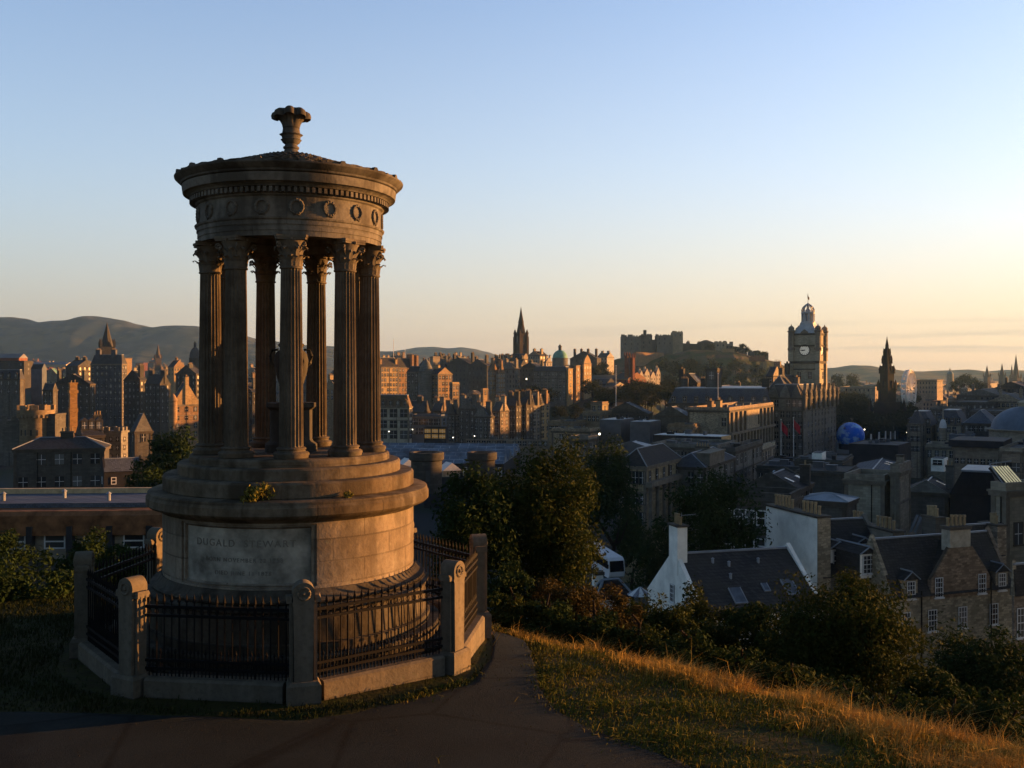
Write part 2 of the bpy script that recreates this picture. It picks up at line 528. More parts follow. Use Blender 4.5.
# ---- far hills
def ridge(name, pts, d0, d1, foot, col, seed, rough, spur):
    """hills whose skyline runs through (px, py) points at depth d1, front foot at depth d0"""
    pts = sorted(pts)
    def sky(px):
        for i in range(1, len(pts)):
            if px <= pts[i][0]:
                f = (px - pts[i - 1][0]) / (pts[i][0] - pts[i - 1][0])
                f = f * f * (3 - 2 * f) * 0.5 + f * 0.5
                return pts[i - 1][1] + (pts[i][1] - pts[i - 1][1]) * f
        return pts[-1][1]
    nx, ny = 240, 44
    vs, fs = [], []
    for j in range(ny + 1):
        f = j / ny
        for i in range(nx + 1):
            px = pts[0][0] + (pts[-1][0] - pts[0][0]) * i / nx
            x1 = X(px, d1)
            y = d0 + (d1 - d0) * min(f, 1) * 1.25
            h = Z(sky(px), d1) - foot
            g = min(1.0, f * 1.25)
            prof = g * g * (3 - 2 * g) if f <= 0.8 else 1 - 0.6 * ((f - 0.8) / 0.2) ** 2
            nn = noise.fractal((x1 / spur + seed, y / spur * 0.6, seed), 1.0, 2.1, 5)
            nn2 = noise.ridged_multi_fractal((x1 / spur * 1.3 + seed, y / spur * 0.45, seed + 5), 1.0, 2.0, 4, 1.0, 2.0) - 1.0
            k = math.sin(PI * min(1, g)) * (1 if f <= 0.8 else 0)
            z = foot + h * prof + h * rough * k * (0.6 * nn + 0.35 * nn2)
            vs.append((x1 + (y - d1) * (px - 512) / FPX * 0.6, y, z if j else foot - 20))
    for j in range(ny):
        for i in range(nx):
            a = j * (nx + 1) + i
            fs.append((a, a + 1, a + nx + 2, a + nx + 1))
    t = NT(name + '_heath')
    p = t.pos()
    n1 = t.noise(p, 1.0 / spur * 3, 6.0, 0.6)
    c = t.mix(t.ramp(n1, 0.46, 0.56), col, (col[0] * 3.0, col[1] * 2.0, col[2] * 1.2))
    c = t.mix(t.ramp(t.noise(p, 1.0 / spur * 9, 6.0), 0.5, 0.6), c, mul(col, 0.5))
    o = link(name, np_mesh(name, np.array(vs), np.array(fs), t.done(c, 1.0), smooth=True))
    return tag(o, kind='structure')
ridge('distant_hills', [(-260, 330), (-120, 320), (-60, 316), (0, 318), (14, 317.5), (27, 319), (40, 322.5), (55, 321), (70, 321), (80, 319), (90, 316.5), (98, 316.8), (108, 318),
                    (125, 321), (140, 325), (156, 328), (170, 327), (200, 327.5), (230, 332), (262, 340), (300, 345), (330, 346), (360, 350), (392, 352), (420, 355), (450, 362), (490, 369)],
      3300, 5000, -45, (0.020, 0.030, 0.032), 3.0, 0.30, 700.0)
ridge('farther_hills', [(330, 362), (360, 358), (385, 352.5), (402, 350), (418, 347.5), (434, 347), (448, 348.5), (462, 347.5), (474, 349), (486, 352), (498, 355.5), (520, 361), (560, 368), (600, 371)],
      5300, 6600, -45, (0.026, 0.033, 0.034), 11.0, 0.28, 1100.0)
ridge('low_wooded_hills', [(640, 371), (760, 370), (800, 369.5), (832, 368), (848, 365.8), (862, 366), (878, 368.5), (900, 371), (920, 371.5), (940, 370.5), (962, 369.8), (980, 372), (1000, 370.4), (1024, 371), (1080, 368), (1200, 366), (1300, 370)],
      2800, 4200, -38, (0.022, 0.03, 0.022), 21.0, 0.35, 600.0)

# ---- castle rock
def build_rock():
    pts = [(520, 384), (560, 374), (590, 366), (618, 357), (640, 355), (676, 352), (690, 348), (735, 350), (752, 355), (775, 360), (800, 371), (830, 384), (880, 396)]
    def sky(px):
        for i in range(1, len(pts)):
            if px <= pts[i][0]:
                f = (px - pts[i - 1][0]) / (pts[i][0] - pts[i - 1][0])
                return pts[i - 1][1] + (pts[i][1] - pts[i - 1][1]) * f
        return pts[-1][1]
    nx, ny = 260, 70
    vs, fs = [], []
    for j in range(ny + 1):
        f = j / ny
        y = 1060 + 420 * f
        for i in range(nx + 1):
            px = 520 + 360 * i / nx
            h = Z(sky(px), 1250) + 36
            g = min(1.0, f / 0.45)
            prof = sstep(0, 1, g) if f < 0.62 else 1 - 0.9 * sstep(0.62, 1.0, f)
            nn = noise.fractal((px * 0.06, y * 0.02, 2.0), 1.0, 2.1, 5)
            vs.append((X(px, y), y, -38 + h * prof + (9 * nn + 5 * abs(noise.noise((px * 0.22, y * 0.05, 4.0)))) * math.sin(PI * g) * (1.0 - g) * 1.7))
    for j in range(ny):
        for i in range(nx):
            a = j * (nx + 1) + i
            fs.append((a, a + 1, a + nx + 2, a + nx + 1))
    t = NT('castle_crag')
    p = t.pos()
    n1 = t.noise(p, 0.035, 6.0, 0.65)
    c = t.mix(t.ramp(n1, 0.44, 0.58), (0.05, 0.06, 0.025), (0.11, 0.075, 0.045))
    t.bump(t.noise(p, 0.12, 5.0), 0.8, 3.0)
    tag(link('castle_rock_hill', np_mesh('castle_rock_hill', np.array(vs), np.array(fs), t.done(c, 1.0))), kind='structure')
build_rock()

# ------------------------------------------------------------------ leaves, trees, grass
def leaf_mat(name, c1, c2, c3, sc):
    t = NT(name)
    p = t.pos()
    rnd = t.node('ShaderNodeNewGeometry').outputs['Random Per Island']
    c = t.mix(t.ramp(t.noise(p, sc, 3.0), 0.4, 0.62), c1, c2)
    c = t.mix(t.math('POWER', rnd, 2.5), c, c3)
    t.b.inputs['Specular IOR Level'].default_value = 0.04
    tr = t.node('ShaderNodeBsdfTranslucent', {'Color': c})
    mx = t.node('ShaderNodeMixShader', {0: 0.15})
    t.done(c, 0.85)
    t.l.new(t.b.outputs[0], mx.inputs[1])
    t.l.new(tr.outputs[0], mx.inputs[2])
    t.l.new(mx.outputs[0], t.n['Material Output'].inputs['Surface'])
    return t.m
LEAF = leaf_mat('dark_green_leaves', (0.011, 0.024, 0.007), (0.018, 0.034, 0.010), (0.028, 0.044, 0.014), 0.8)
LEAF_OLIVE = leaf_mat('olive_leaves', (0.015, 0.028, 0.006), (0.024, 0.037, 0.009), (0.045, 0.050, 0.012), 0.9)
LEAF_RUST = leaf_mat('rusty_bush_leaves', (0.024, 0.022, 0.007), (0.036, 0.029, 0.009), (0.065, 0.05, 0.017), 0.9)
LEAF_FAR = leaf_mat('far_tree_leaves', (0.014, 0.02, 0.007), (0.02, 0.026, 0.009), (0.032, 0.034, 0.012), 0.05)
BARK = plain_mat('tree_bark', (0.022, 0.018, 0.014), 0.9, 4.0, 0.5, bump=0.4)

def crown_mesh(name, seed, n, rx, ry, rz, size, ncl, mat, cr=0.30, flat=0.5, shell=0.55):
    rg = np.random.default_rng(seed)
    c = rg.normal(size=(ncl, 3))
    c /= np.linalg.norm(c, axis=1)[:, None]
    c *= (rg.random(ncl) ** shell * 0.86)[:, None]
    c[:, 2] = np.where(c[:, 2] < -flat, -flat * rg.random(ncl), c[:, 2])
    w = rg.random(ncl) * 0.8 + 0.5
    idx = rg.choice(ncl, n, p=w / w.sum())
    off = rg.normal(size=(n, 3))
    off /= np.linalg.norm(off, axis=1)[:, None]
    rr = cr * (0.65 + 0.7 * rg.random(ncl))
    off *= (rr[idx] * rg.random(n) ** 0.42)[:, None]
    p = (c[idx] + off)
    # stray sprigs for an uneven outline
    st = rg.random(n) < 0.05
    p[st] *= 1.10
    nrm = off / (np.linalg.norm(off, axis=1)[:, None] + 1e-6) + rg.normal(size=(n, 3)) * 0.75 + np.array([0, 0, 0.35])
    nrm /= np.linalg.norm(nrm, axis=1)[:, None]
    p = p * np.array([rx, ry, rz])
    t1 = np.cross(nrm, rg.normal(size=(n, 3)))
    t1 /= np.linalg.norm(t1, axis=1)[:, None] + 1e-9
    t2 = np.cross(nrm, t1)
    L = (size * (0.6 + 0.8 * rg.random(n)))[:, None]
    a, b = t1 * L, t2 * L * 0.42
    v = np.empty((n, 4, 3))
    v[:, 0] = p - a
    v[:, 1] = p - a * 0.1 + b
    v[:, 2] = p + a
    v[:, 3] = p - a * 0.1 - b
    f = np.arange(n * 4).reshape(n, 4)
    return np_mesh(name, v.reshape(-1, 3), f, mat)

def trunk_mesh(h, r, spread, seed, nl=7, z0=0.0, up=None):
    rd = random.Random(seed)
    b = MB()
    pts = [(0.06 * h * (rd.random() - 0.5) * k, 0.06 * h * (rd.random() - 0.5) * k, z0 + h * k / 5) for k in range(6)]
    b.tube(pts, [r * (1.25 - 0.17 * k) for k in range(6)], 8)
    for i in range(nl):
        a = 2 * PI * i / nl + rd.random()
        k = (1 if up is None else 3) + rd.randrange(4 if up is None else 2)
        s = Vector(pts[k])
        e = s + Vector((math.cos(a) * spread * (0.5 + 0.4 * rd.random()), math.sin(a) * spread * (0.5 + 0.4 * rd.random()), (h * (0.25 + 0.35 * rd.random())) if up is None else up * (0.2 + 0.5 * rd.random())))
        mid = s.lerp(e, 0.5) + Vector((0, 0, -0.05 * h))
        b.tube([s, mid, e], [r * 0.55, r * 0.38, r * 0.14], 5)
    return b.mesh('trunk', BARK, True)

CROWN = {}
def tree(name, label, x, y, z, rx, rz, trunk_h, n, size, ncl, mat, seed, cat='tree', group=None, ry=None, cr=0.30, key=None, flat=0.5, shell=0.55, kind=None):
    """(x, y, z): foot of the trunk; the crown sits on trunk_h"""
    root = empty(name, (x, y, z), 0, label, cat, group)
    ry = ry or rx
    if key and key in CROWN:
        cm, tm = CROWN[key]
    else:
        cm = crown_mesh('crown', seed, n, rx, ry, rz, size, ncl, mat, cr, flat, shell)
        tm = trunk_mesh(trunk_h + rz * 0.75, max(0.05, 0.045 * (rx + rz)), rx * 0.8, seed)
        if key: CROWN[key] = (cm, tm)
    link('trunk', tm, root)
    c = link('crown' if cat == 'tree' else 'foliage', cm, root, (0, 0, trunk_h + rz * 0.55))
    return root

def blades(name, pts, h, w, bend, mat, seed, heads=False):
    rg = np.random.default_rng(seed)
    n = len(pts)
    p = np.asarray(pts)
    a = rg.random(n) * 2 * PI
    hh = h * (0.55 + 0.75 * rg.random(n)) * np.array([0.55 + 1.5 * max(0.0, 0.35 + noise.noise((q[0] * 1.7, q[1] * 1.7, 2.0))) for q in pts])
    dx, dy = np.cos(a), np.sin(a)
    bx = rg.normal(size=n) * bend + bend * 0.5
    by = rg.normal(size=n) * bend
    ww = w * (0.6 + 0.8 * rg.random(n))
    v = np.empty((n, 5, 3))
    v[:, 0] = p + np.c_[-dx * ww, -dy * ww, -0.02 * np.ones(n)]
    v[:, 1] = p + np.c_[dx * ww, dy * ww, -0.02 * np.ones(n)]
    v[:, 2] = p + np.c_[dx * ww * .7 + bx * hh * .3, dy * ww * .7 + by * hh * .3, hh * .6]
    v[:, 3] = p + np.c_[-dx * ww * .7 + bx * hh * .3, -dy * ww * .7 + by * hh * .3, hh * .6]
    v[:, 4] = p + np.c_[bx * hh, by * hh, hh * (1 - 0.3 * np.abs(bend))]
    base = np.arange(n)[:, None] * 5
    tri = np.concatenate([base + np.array([[0, 1, 2]]), base + np.array([[0, 2, 3]]), base + np.array([[3, 2, 4]])], 1).reshape(-1, 3)
    return np_mesh(name, v.reshape(-1, 3), tri, mat)

def on_path(x, y):
    """rough test against the path outline"""
    inside = False
    poly = PATH_IN + PATH_OUT[::-1]
    j = len(poly) - 1
    for i in range(len(poly)):
        xi, yi = poly[i]; xj, yj = poly[j]
        if (yi > y) != (yj > y) and x < (xj - xi) * (y - yi) / (yj - yi) + xi: inside = not inside
        j = i
    return inside
def build_grass():
    rd = random.Random(4)
    def grass_mat(name, c1, c2, c3, sc):
        t = NT(name)
        p = t.pos()
        rnd = t.node('ShaderNodeNewGeometry').outputs['Random Per Island']
        c = t.mix(t.ramp(t.noise(p, sc, 4.0), 0.4, 0.6), c1, c2)
        c = t.mix(t.math('POWER', rnd, 2.0), c, c3)
        t.b.inputs['Specular IOR Level'].default_value = 0.02
        return t.done(c, 0.8)
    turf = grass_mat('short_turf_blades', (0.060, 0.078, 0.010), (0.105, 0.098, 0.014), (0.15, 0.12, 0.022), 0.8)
    shade = grass_mat('shade_toned_turf_blades', (0.014, 0.024, 0.006), (0.020, 0.028, 0.008), (0.030, 0.032, 0.011), 0.8)  # darker copy of the turf colours, shade painted into the blades
    gold = grass_mat('dry_tall_grass', (0.24, 0.17, 0.035), (0.37, 0.22, 0.05), (0.46, 0.31, 0.085), 0.7)
    # short turf on the right bank
    pts = []
    while len(pts) < 95000:
        y = 8.5 + 15 * rd.random() ** 1.15
        x = -1.6 + rd.random() * (0.56 * y + 2.6)
        if on_path(x + rd.gauss(0, .10), y + rd.gauss(0, .10)) and rd.random() > 0.003: continue
        if (x - MC[0]) ** 2 + (y - MC[1]) ** 2 < 3.6 ** 2: continue
        # bare earth where feet have worn the bank
        if noise.noise((x * 0.55, y * 0.8, 5.0)) > 0.16 and y < 13 and rd.random() < 0.9: continue
        pts.append((x, y, ground(x, y)))
    tag(link('turf_grass', blades('turf_grass', pts, 0.075, 0.006, 0.9, turf, 1)), kind='stuff')
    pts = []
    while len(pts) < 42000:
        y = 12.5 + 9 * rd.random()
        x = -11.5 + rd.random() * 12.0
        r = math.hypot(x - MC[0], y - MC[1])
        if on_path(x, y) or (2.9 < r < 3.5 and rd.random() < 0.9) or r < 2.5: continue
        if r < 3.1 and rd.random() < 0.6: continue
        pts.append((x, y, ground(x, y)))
    tag(link('shade_toned_grass', blades('shade_toned_grass', pts, 0.075, 0.006, 0.7, shade, 2)), kind='stuff')
    # tall dry grass along the brow
    pts = []
    while len(pts) < 60000:
        x = -0.5 + rd.random() * 11.5
        s = rd.gauss(-0.35 - 0.9 * sstep(2.5, 7, x), 1.15 + 0.9 * sstep(2.5, 7, x))
        y = 18.5 - (x + 0.2) * 0.685 / 0.729 + s / 0.729
        if y < 6.5 or on_path(x, y): continue
        px = 512 + x / y * 1000
        dens = sstep(560, 860, px) * 0.9 + 0.1
        dens *= sstep(-1.6 - 3.4 * sstep(2.5, 7, x), -0.2 - 0.8 * sstep(2.5, 7, x), s)
        if rd.random() > dens * max(0.06, 0.55 + 1.9 * noise.noise((x * 0.7, y * 0.7, 7.0))): continue
        pts.append((x, y, ground(x, y)))
    hi = [p for p in pts if rd.random() < 0.025 + 0.13 * sstep(2.5, 8, p[0])]
    tag(link('dry_grass', blades('dry_grass', pts, 0.17, 0.004, 0.7, gold, 3)), kind='stuff')
    tag(link('tall_grass_stalks', blades('tall_grass_stalks', hi, 0.33, 0.0035, 0.55, gold, 5)), kind='stuff')
build_grass()
# ------------------------------------------------------------------ the round monument
def drum_stone(name, col, bh, bw, soot):
    t = NT(name)
    o = t.obj()
    sp = t.node('ShaderNodeSeparateXYZ', {0: o})
    ang = t.math('ARCTAN2', sp.outputs[1], sp.outputs[0])
    cv = t.node('ShaderNodeCombineXYZ', {0: t.math('MULTIPLY', ang, 2.0), 1: sp.outputs[2], 2: 0.0}).outputs[0]
    br = t.node('ShaderNodeTexBrick', {'Vector': cv, 'Color1': mul(col, 1.28), 'Color2': mul(col, 0.74), 'Mortar': mul(col, 0.6), 'Scale': 1.0,
                                       'Mortar Size': 0.012, 'Brick Width': bw, 'Row Height': bh})
    n1 = t.noise(o, 1.6, 6.0, 0.62)
    n2 = t.noise(t.scale(o, 3.0, 3.0, 0.35), 1.4, 4.0)
    n3 = t.noise(o, 14.0, 4.0, 0.7)
    st = t.ramp(t.math('MULTIPLY_ADD', n2, 0.5, t.math('MULTIPLY', n1, 0.55)), 0.47, 0.60)
    big = t.noise(o, 0.75, 5.0, 0.65)
    base = t.mix(t.ramp(big, 0.42, 0.60), br.outputs[0], t.mix(0.5, mul(col, 1.45), (col[1] * 1.3, col[1] * 1.3, col[1] * 1.15)))
    lich = t.ramp(t.noise(o, 5.5, 5.0, 0.7), 0.60, 0.68)
    base = t.mix(t.math('MULTIPLY', lich, 0.55), base, (col[1] * 1.5, col[1] * 1.5, col[1] * 1.05))
    c = t.mix(t.math('MULTIPLY', st, soot), base, mul(col, 0.28))
    c = t.mix(t.math('MULTIPLY', t.ramp(n3, 0.45, 0.72), 0.5), c, mul(col, 0.45))
    h = t.math('ADD', t.math('MULTIPLY', n3, 0.4), t.math('MULTIPLY', br.outputs[1], -0.6))
    t.bump(h, 0.7, 0.03)
    return t.done(c, 0.88)
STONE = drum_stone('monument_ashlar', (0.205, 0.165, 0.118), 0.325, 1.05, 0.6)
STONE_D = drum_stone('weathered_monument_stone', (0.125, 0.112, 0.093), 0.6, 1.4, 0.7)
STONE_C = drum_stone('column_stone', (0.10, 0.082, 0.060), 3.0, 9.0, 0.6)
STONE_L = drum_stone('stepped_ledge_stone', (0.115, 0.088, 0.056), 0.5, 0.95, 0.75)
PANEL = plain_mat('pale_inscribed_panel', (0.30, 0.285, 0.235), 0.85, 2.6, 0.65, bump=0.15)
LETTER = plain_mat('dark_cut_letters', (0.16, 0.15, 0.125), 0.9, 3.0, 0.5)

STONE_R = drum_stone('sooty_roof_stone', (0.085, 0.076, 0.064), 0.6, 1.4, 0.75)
URN = drum_stone('shade_darkened_urn_stone', (0.045, 0.042, 0.036), 3.0, 9.0, 0.6)  # stone colour darkened to stand in for shade among the columns
def face_az():                                    # bearing from the monument to the viewer
    return math.atan2(-MC[1], -MC[0])
FA = face_az()

def build_monument():
    root = empty('round_monument', (*MC, 0), 0, 'round classical stone temple monument with fluted columns on a stepped drum inside railings', 'monument')
    N = 144
    # footing and base mouldings
    b = MB().lathe([(2.62, -0.3), (2.62, 0.16), (2.60, 0.18), (2.44, 0.18), (2.44, 0.36), (2.42, 0.38), (2.27, 0.38), (2.27, 0.50), (2.22, 0.52), (2.20, 0.94), (2.24, 0.97), (2.24, 1.0),
                    (2.20, 1.03), (2.13, 1.05), (2.165, 1.07), (2.18, 1.10), (2.165, 1.13), (2.10, 1.15), (2.06, 1.19), (2.03, 1.24), (1.9, 1.245)], N, caps=False)
    b.build('base_moulding', drum_stone('shade_darkened_footing_stone', (0.07, 0.058, 0.042), 0.5, 0.95, 0.8), root, 30)  # darker stone paints in the shadow on the footing behind the railing
    # drum with the sunk inscribed panel
    a0, a1 = FA + R(-53), FA + R(10.5)            # panel span
    z0, z1, zp0, zp1 = 1.24, 2.21, 1.33, 2.12
    angs, rad = [], []
    e = R(0.05)
    for k in range(181):
        a = FA - PI + 2 * PI * k / 180
        if a0 - R(3) < a < a1 + R(3): continue
        angs.append(a)
    for k in range(41): angs.append(a0 + R(2.2) + (a1 - a0 - R(4.4)) * k / 40)
    angs += [a0, a0 - e, a0 + R(1.0), a0 + R(1.0) + e, a0 + R(2.2) - e, a1, a1 + e, a1 - R(1.0), a1 - R(1.0) - e, a1 - R(2.2) + e, a0 - R(2), a1 + R(2)]
    angs = sorted(set(angs))
    zs = [z0, zp0 - 0.06, zp0 - 0.059, zp0 - 0.03, zp0 - 0.029, zp0, zp0 + 0.001, (zp0 + zp1) / 2, zp1 - 0.001, zp1, zp1 + 0.029, zp1 + 0.03, zp1 + 0.059, zp1 + 0.06, z1]
    def rr(a, z):
        da = min(a - a0, a1 - a)
        dz = min(z - (zp0 - 0.06), (zp1 + 0.06) - z)
        if da < -e / 2 or dz < 1e-6: return 2.0
        if da < R(1.0) + e / 2 or dz < 0.0305: return 1.965
        if da < R(2.2) - e / 2 - 1e-6 or dz < 0.0595: return 1.985
        return 1.94
    m = len(angs)
    b = MB()
    vs = [(rr(a, z) * math.cos(a), rr(a, z) * math.sin(a), z) for z in zs for a in angs]
    for j in range(len(zs) - 1):
        for k in range(m - 1):
            inside = angs[k] >= a0 + R(2.19) and angs[k + 1] <= a1 - R(2.19) and zs[j] >= zp0 - 1e-6 and zs[j + 1] <= zp1 + 1e-6
            b.m.append(1 if inside else 0)
            b.f.append((j * m + k, j * m + k + 1, (j + 1) * m + k + 1, (j + 1) * m + k))
    b.v = vs
    drum = b.build('drum', [STONE, PANEL], root, 30)
    # the inscription, bent round the panel
    def inscribe(text, size, zc):
        cu = bpy.data.curves.new('inscription', 'FONT')
        cu.body, cu.size, cu.align_x, cu.align_y, cu.extrude = text, size, 'CENTER', 'CENTER', 0.003
        cu.space_character = 1.25
        tmp = bpy.data.objects.new('inscription_source', cu)
        COL.objects.link(tmp)
        dg = bpy.context.evaluated_depsgraph_get()
        me = bpy.data.meshes.new_from_object(tmp.evaluated_get(dg))
        bpy.data.objects.remove(tmp)
        mid = (a0 + a1) / 2
        for v in me.vertices:
            a = mid + v.co.x / 1.94
            r = 1.942 + v.co.z
            v.co = Vector((r * math.cos(a), r * math.sin(a), zc + v.co.y))
        me.materials.clear()
        me.materials.append(LETTER)
        link('inscription', me, drum)
    inscribe('DUGALD  STEWART', 0.145, 1.90)
    inscribe('BORN NOVEMBER 22 1753', 0.085, 1.66)
    inscribe('DIED JUNE 11 1828', 0.085, 1.47)
    # projecting ledge and steps
    MB().lathe([(1.9, 2.205), (2.02, 2.21), (2.05, 2.235), (2.13, 2.27), (2.21, 2.30), (2.235, 2.325), (2.25, 2.34), (2.25, 2.45), (2.235, 2.47), (2.22, 2.53), (2.18, 2.545), (1.8, 2.56)], N, caps=False).build('ledge', STONE_L, root, 30)
    b = MB()
    for r, za, zb in ((2.0, 2.55, 2.79), (1.78, 2.78, 2.97), (1.60, 2.96, 3.09)):
        b.lathe([(r - 0.02, za), (r, za + 0.015), (r, zb - 0.03), (r - 0.015, zb - 0.01), (r - 0.03, zb), (r - 0.35, zb + 0.004)], N, caps=False)
    b.lathe([(1.3, 3.09), (0.001, 3.095)], N, caps=False)
    b.build('steps', STONE_L, root, 30)
    # columns
    def column_meshes():
        H0, H1 = 3.09, 6.45
        nf, per = 20, 6
        prof = []
        zsh = [H0 + 0.16, H0 + 0.20] + [H0 + 0.20 + (5.98 - H0 - 0.26) * k / 8 for k in range(1, 9)] + [5.98]
        vs, fs = [], []
        n = nf * per
        for j, z in enumerate(zsh):
            f = (z - H0) / (6.0 - H0)
            r = 0.182 - 0.026 * f ** 1.6
            flute = 0.0 if j in (0, len(zsh) - 1) else 0.022
            for k in range(n):
                a = 2 * PI * k / n
                q = (k % per) / per
                dep = flute * math.sin(PI * min(1.0, max(0.0, (q - 0.08) / 0.84))) ** 0.7
                vs.append(((r - dep) * math.cos(a), (r - dep) * math.sin(a), z - H0))
        for j in range(len(zsh) - 1):
            for k in range(n):
                fs.append((j * n + k, j * n + (k + 1) % n, (j + 1) * n + (k + 1) % n, (j + 1) * n + k))
        sh = MB()
        sh.add(vs, fs)
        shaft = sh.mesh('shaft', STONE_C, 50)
        base = MB().lathe([(0.26, 0.0), (0.26, 0.03), (0.272, 0.05), (0.272, 0.075), (0.25, 0.095), (0.215, 0.105), (0.21, 0.125), (0.225, 0.135), (0.228, 0.15), (0.205, 0.165), (0.18, 0.17), (0.15, 0.171)], 32).mesh('column_base', STONE_C, 40)
        c = MB()
        zc = 5.98 - H0
        c.lathe([(0.15, zc - 0.03), (0.175, zc - 0.02), (0.178, zc), (0.16, zc + 0.012), (0.155, zc + 0.10), (0.165, zc + 0.25), (0.20, zc + 0.36), (0.225, zc + 0.40), (0.2, zc + 0.405)], 24)
        def leaf(a, zb, h, r, w, curl):
            """an upright leaf with a curled tip"""
            ca, sa = math.cos(a), math.sin(a)
            rows = [(0, 0.006, 1.0), (0.35, 0.012, 1.15), (0.7, 0.022, 1.05), (0.9, 0.045 + curl * .4, 0.8), (1.0, 0.045 + curl, 0.6), (0.93, 0.06 + curl * 1.15, 0.4), (0.84, 0.055 + curl * 1.05, 0.15)]
            vs = []
            for t, o, ws in rows:
                rad = r + o
                for s in (-1, -0.5, 0, 0.5, 1):
                    off = s * w * ws * 0.5
                    rad2 = rad - 0.012 * abs(s) + (0.008 if s == 0 else 0)
                    vs.append((rad2 * ca - off * sa, rad2 * sa + off * ca, zb + h * t))
            fs = [(j * 5 + k, j * 5 + k + 1, j * 5 + k + 6, j * 5 + k + 5) for j in range(len(rows) - 1) for k in range(4)]
            c.add(vs, fs)
        for k in range(8): leaf(2 * PI * k / 8, zc + 0.01, 0.17, 0.155, 0.125, 0.045)
        for k in range(8): leaf(2 * PI * (k + 0.5) / 8, zc + 0.02, 0.285, 0.152, 0.125, 0.055)
        for k in range(4):                       # corner volutes
            a = PI / 4 + k * PI / 2
            pts, rs = [], []
            for i in range(4):
                t = i / 3
                pts.append((0.16 + 0.10 * t ** 1.6, zc + 0.20 + 0.17 * t))
            for i in range(1, 15):
                th = PI / 2 - i * 0.62
                q = 0.047 * (1 - i / 16)
                pts.append((0.262 + q * math.cos(th), zc + 0.325 + q * math.sin(th)))
            c.tube([(p * math.cos(a), p * math.sin(a), z) for p, z in pts], [0.017] * 4 + [0.015] * 14, 5)
        for k in range(4):
            a = k * PI / 2
            c.sphere((0.225 * math.cos(a), 0.225 * math.sin(a), zc + 0.42), 0.028, 6, 4)
        pl = []
        for k in range(4):                       # abacus with hollow sides
            a = PI / 4 + k * PI / 2
            a2 = a + PI / 2
            p, q = Vector((math.cos(a), math.sin(a))) * 0.335, Vector((math.cos(a2), math.sin(a2))) * 0.335
            tn = (q - p).normalized()
            pl += [p - tn * -0.03, p.lerp(q, 0.3) * 0.90, p.lerp(q, 0.5) * 0.87, p.lerp(q, 0.7) * 0.90, q - tn * 0.03]
        c.prism([tuple(v) for v in pl], zc + 0.405, zc + 0.435)
        c.prism([tuple(v * 1.05) for v in pl], zc + 0.4355, zc + 0.474)
        cap = c.mesh('capital', STONE_C, 40)
        return shaft, base, cap
    shaft, base, cap = column_meshes()
    for k in range(9):
        a = FA + 2 * PI * k / 9
        col = link('column', shaft, root, (1.28 * math.cos(a), 1.28 * math.sin(a), 3.095), a + PI / 4 * 0)
        link('column_base', base, col)
        link('capital', cap, col)
    # entablature
    MB().lathe([(1.06, 6.455), (1.462, 6.45), (1.462, 6.53), (1.475, 6.532), (1.475, 6.62), (1.488, 6.622), (1.488, 6.685), (1.51, 6.70), (1.52, 6.725), (1.47, 6.73)], N, caps=False).build('architrave', STONE_D, root, 30)
    MB().lathe([(1.47, 6.73), (1.47, 7.04), (1.50, 7.06), (1.505, 7.08), (1.52, 7.085)], N, caps=False).build('frieze', STONE_D, root, 30)
    MB().lathe([(1.06, 6.9), (1.06, 6.456)], 72, caps=False).lathe([(1.06, 6.9), (0.001, 6.9)], 72, caps=False).build('inner_ceiling', STONE_D, root, 30)
    wm = MB()
    pts = []
    for k in range(28):
        t = 2 * PI * k / 28
        pts.append((0.108 * math.cos(t), 0.0, 0.118 * math.sin(t)))
    vs, fs = [], []
    for k, p in enumerate(pts):
        t = 2 * PI * k / 28
        rt = 0.027 + (0.007 if k % 2 else -0.003)
        for j in range(6):
            u = 2 * PI * j / 6
            vs.append(((0.108 + rt * math.cos(u)) * math.cos(t), rt * math.sin(u) * 0.8, (0.118 + rt * math.cos(u)) * math.sin(t)))
    for k in range(28):
        for j in range(6):
            fs.append((k * 6 + j, k * 6 + (j + 1) % 6, ((k + 1) % 28) * 6 + (j + 1) % 6, ((k + 1) % 28) * 6 + j))
    wm.add(vs, fs)
    for s in (-1, 1): wm.tube([(s * 0.02, 0, -0.13), (s * 0.06, 0.0, -0.155)], [0.016, 0.006], 5)
    wm.v = [(x * 0.86, y, z * 0.86) for x, y, z in wm.v]
    wme = wm.mesh('wreath', STONE_D, True)
    for k in range(18):
        a = FA + R(3) + 2 * PI * k / 18
        link('wreath', wme, root, (1.478 * math.cos(a), 1.478 * math.sin(a), 6.885), a + PI / 2)
    b = MB()
    for k in range(110):
        a = 2 * PI * k / 110
        ca, sa = math.cos(a), math.sin(a)
        b.obox((1.555 * ca, 1.555 * sa), (ca, sa), (-sa, ca), 0.04, 0.024, 7.09, 7.165)
    b.lathe([(1.5, 7.086), (1.53, 7.087), (1.53, 7.17), (1.6, 7.172)], N, caps=False)
    b.build('dentil_course', STONE_D, root)
    MB().lathe([(1.5, 7.168), (1.58, 7.175), (1.61, 7.21), (1.655, 7.23), (1.695, 7.235), (1.70, 7.245), (1.715, 7.36), (1.70, 7.365), (1.6, 7.37)], N, caps=False).build('cornice', STONE_D, root, 30)
    MB().lathe([(1.6, 7.3705), (1.70, 7.371), (1.725, 7.385), (1.735, 7.41), (1.765, 7.43), (1.80, 7.462), (1.825, 7.485), (1.83, 7.505), (1.81, 7.515), (1.6, 7.52)], N, caps=False).build('gutter_moulding', STONE_R, root, 30)
    b = MB()
    prof = [(1.79, 7.50)]
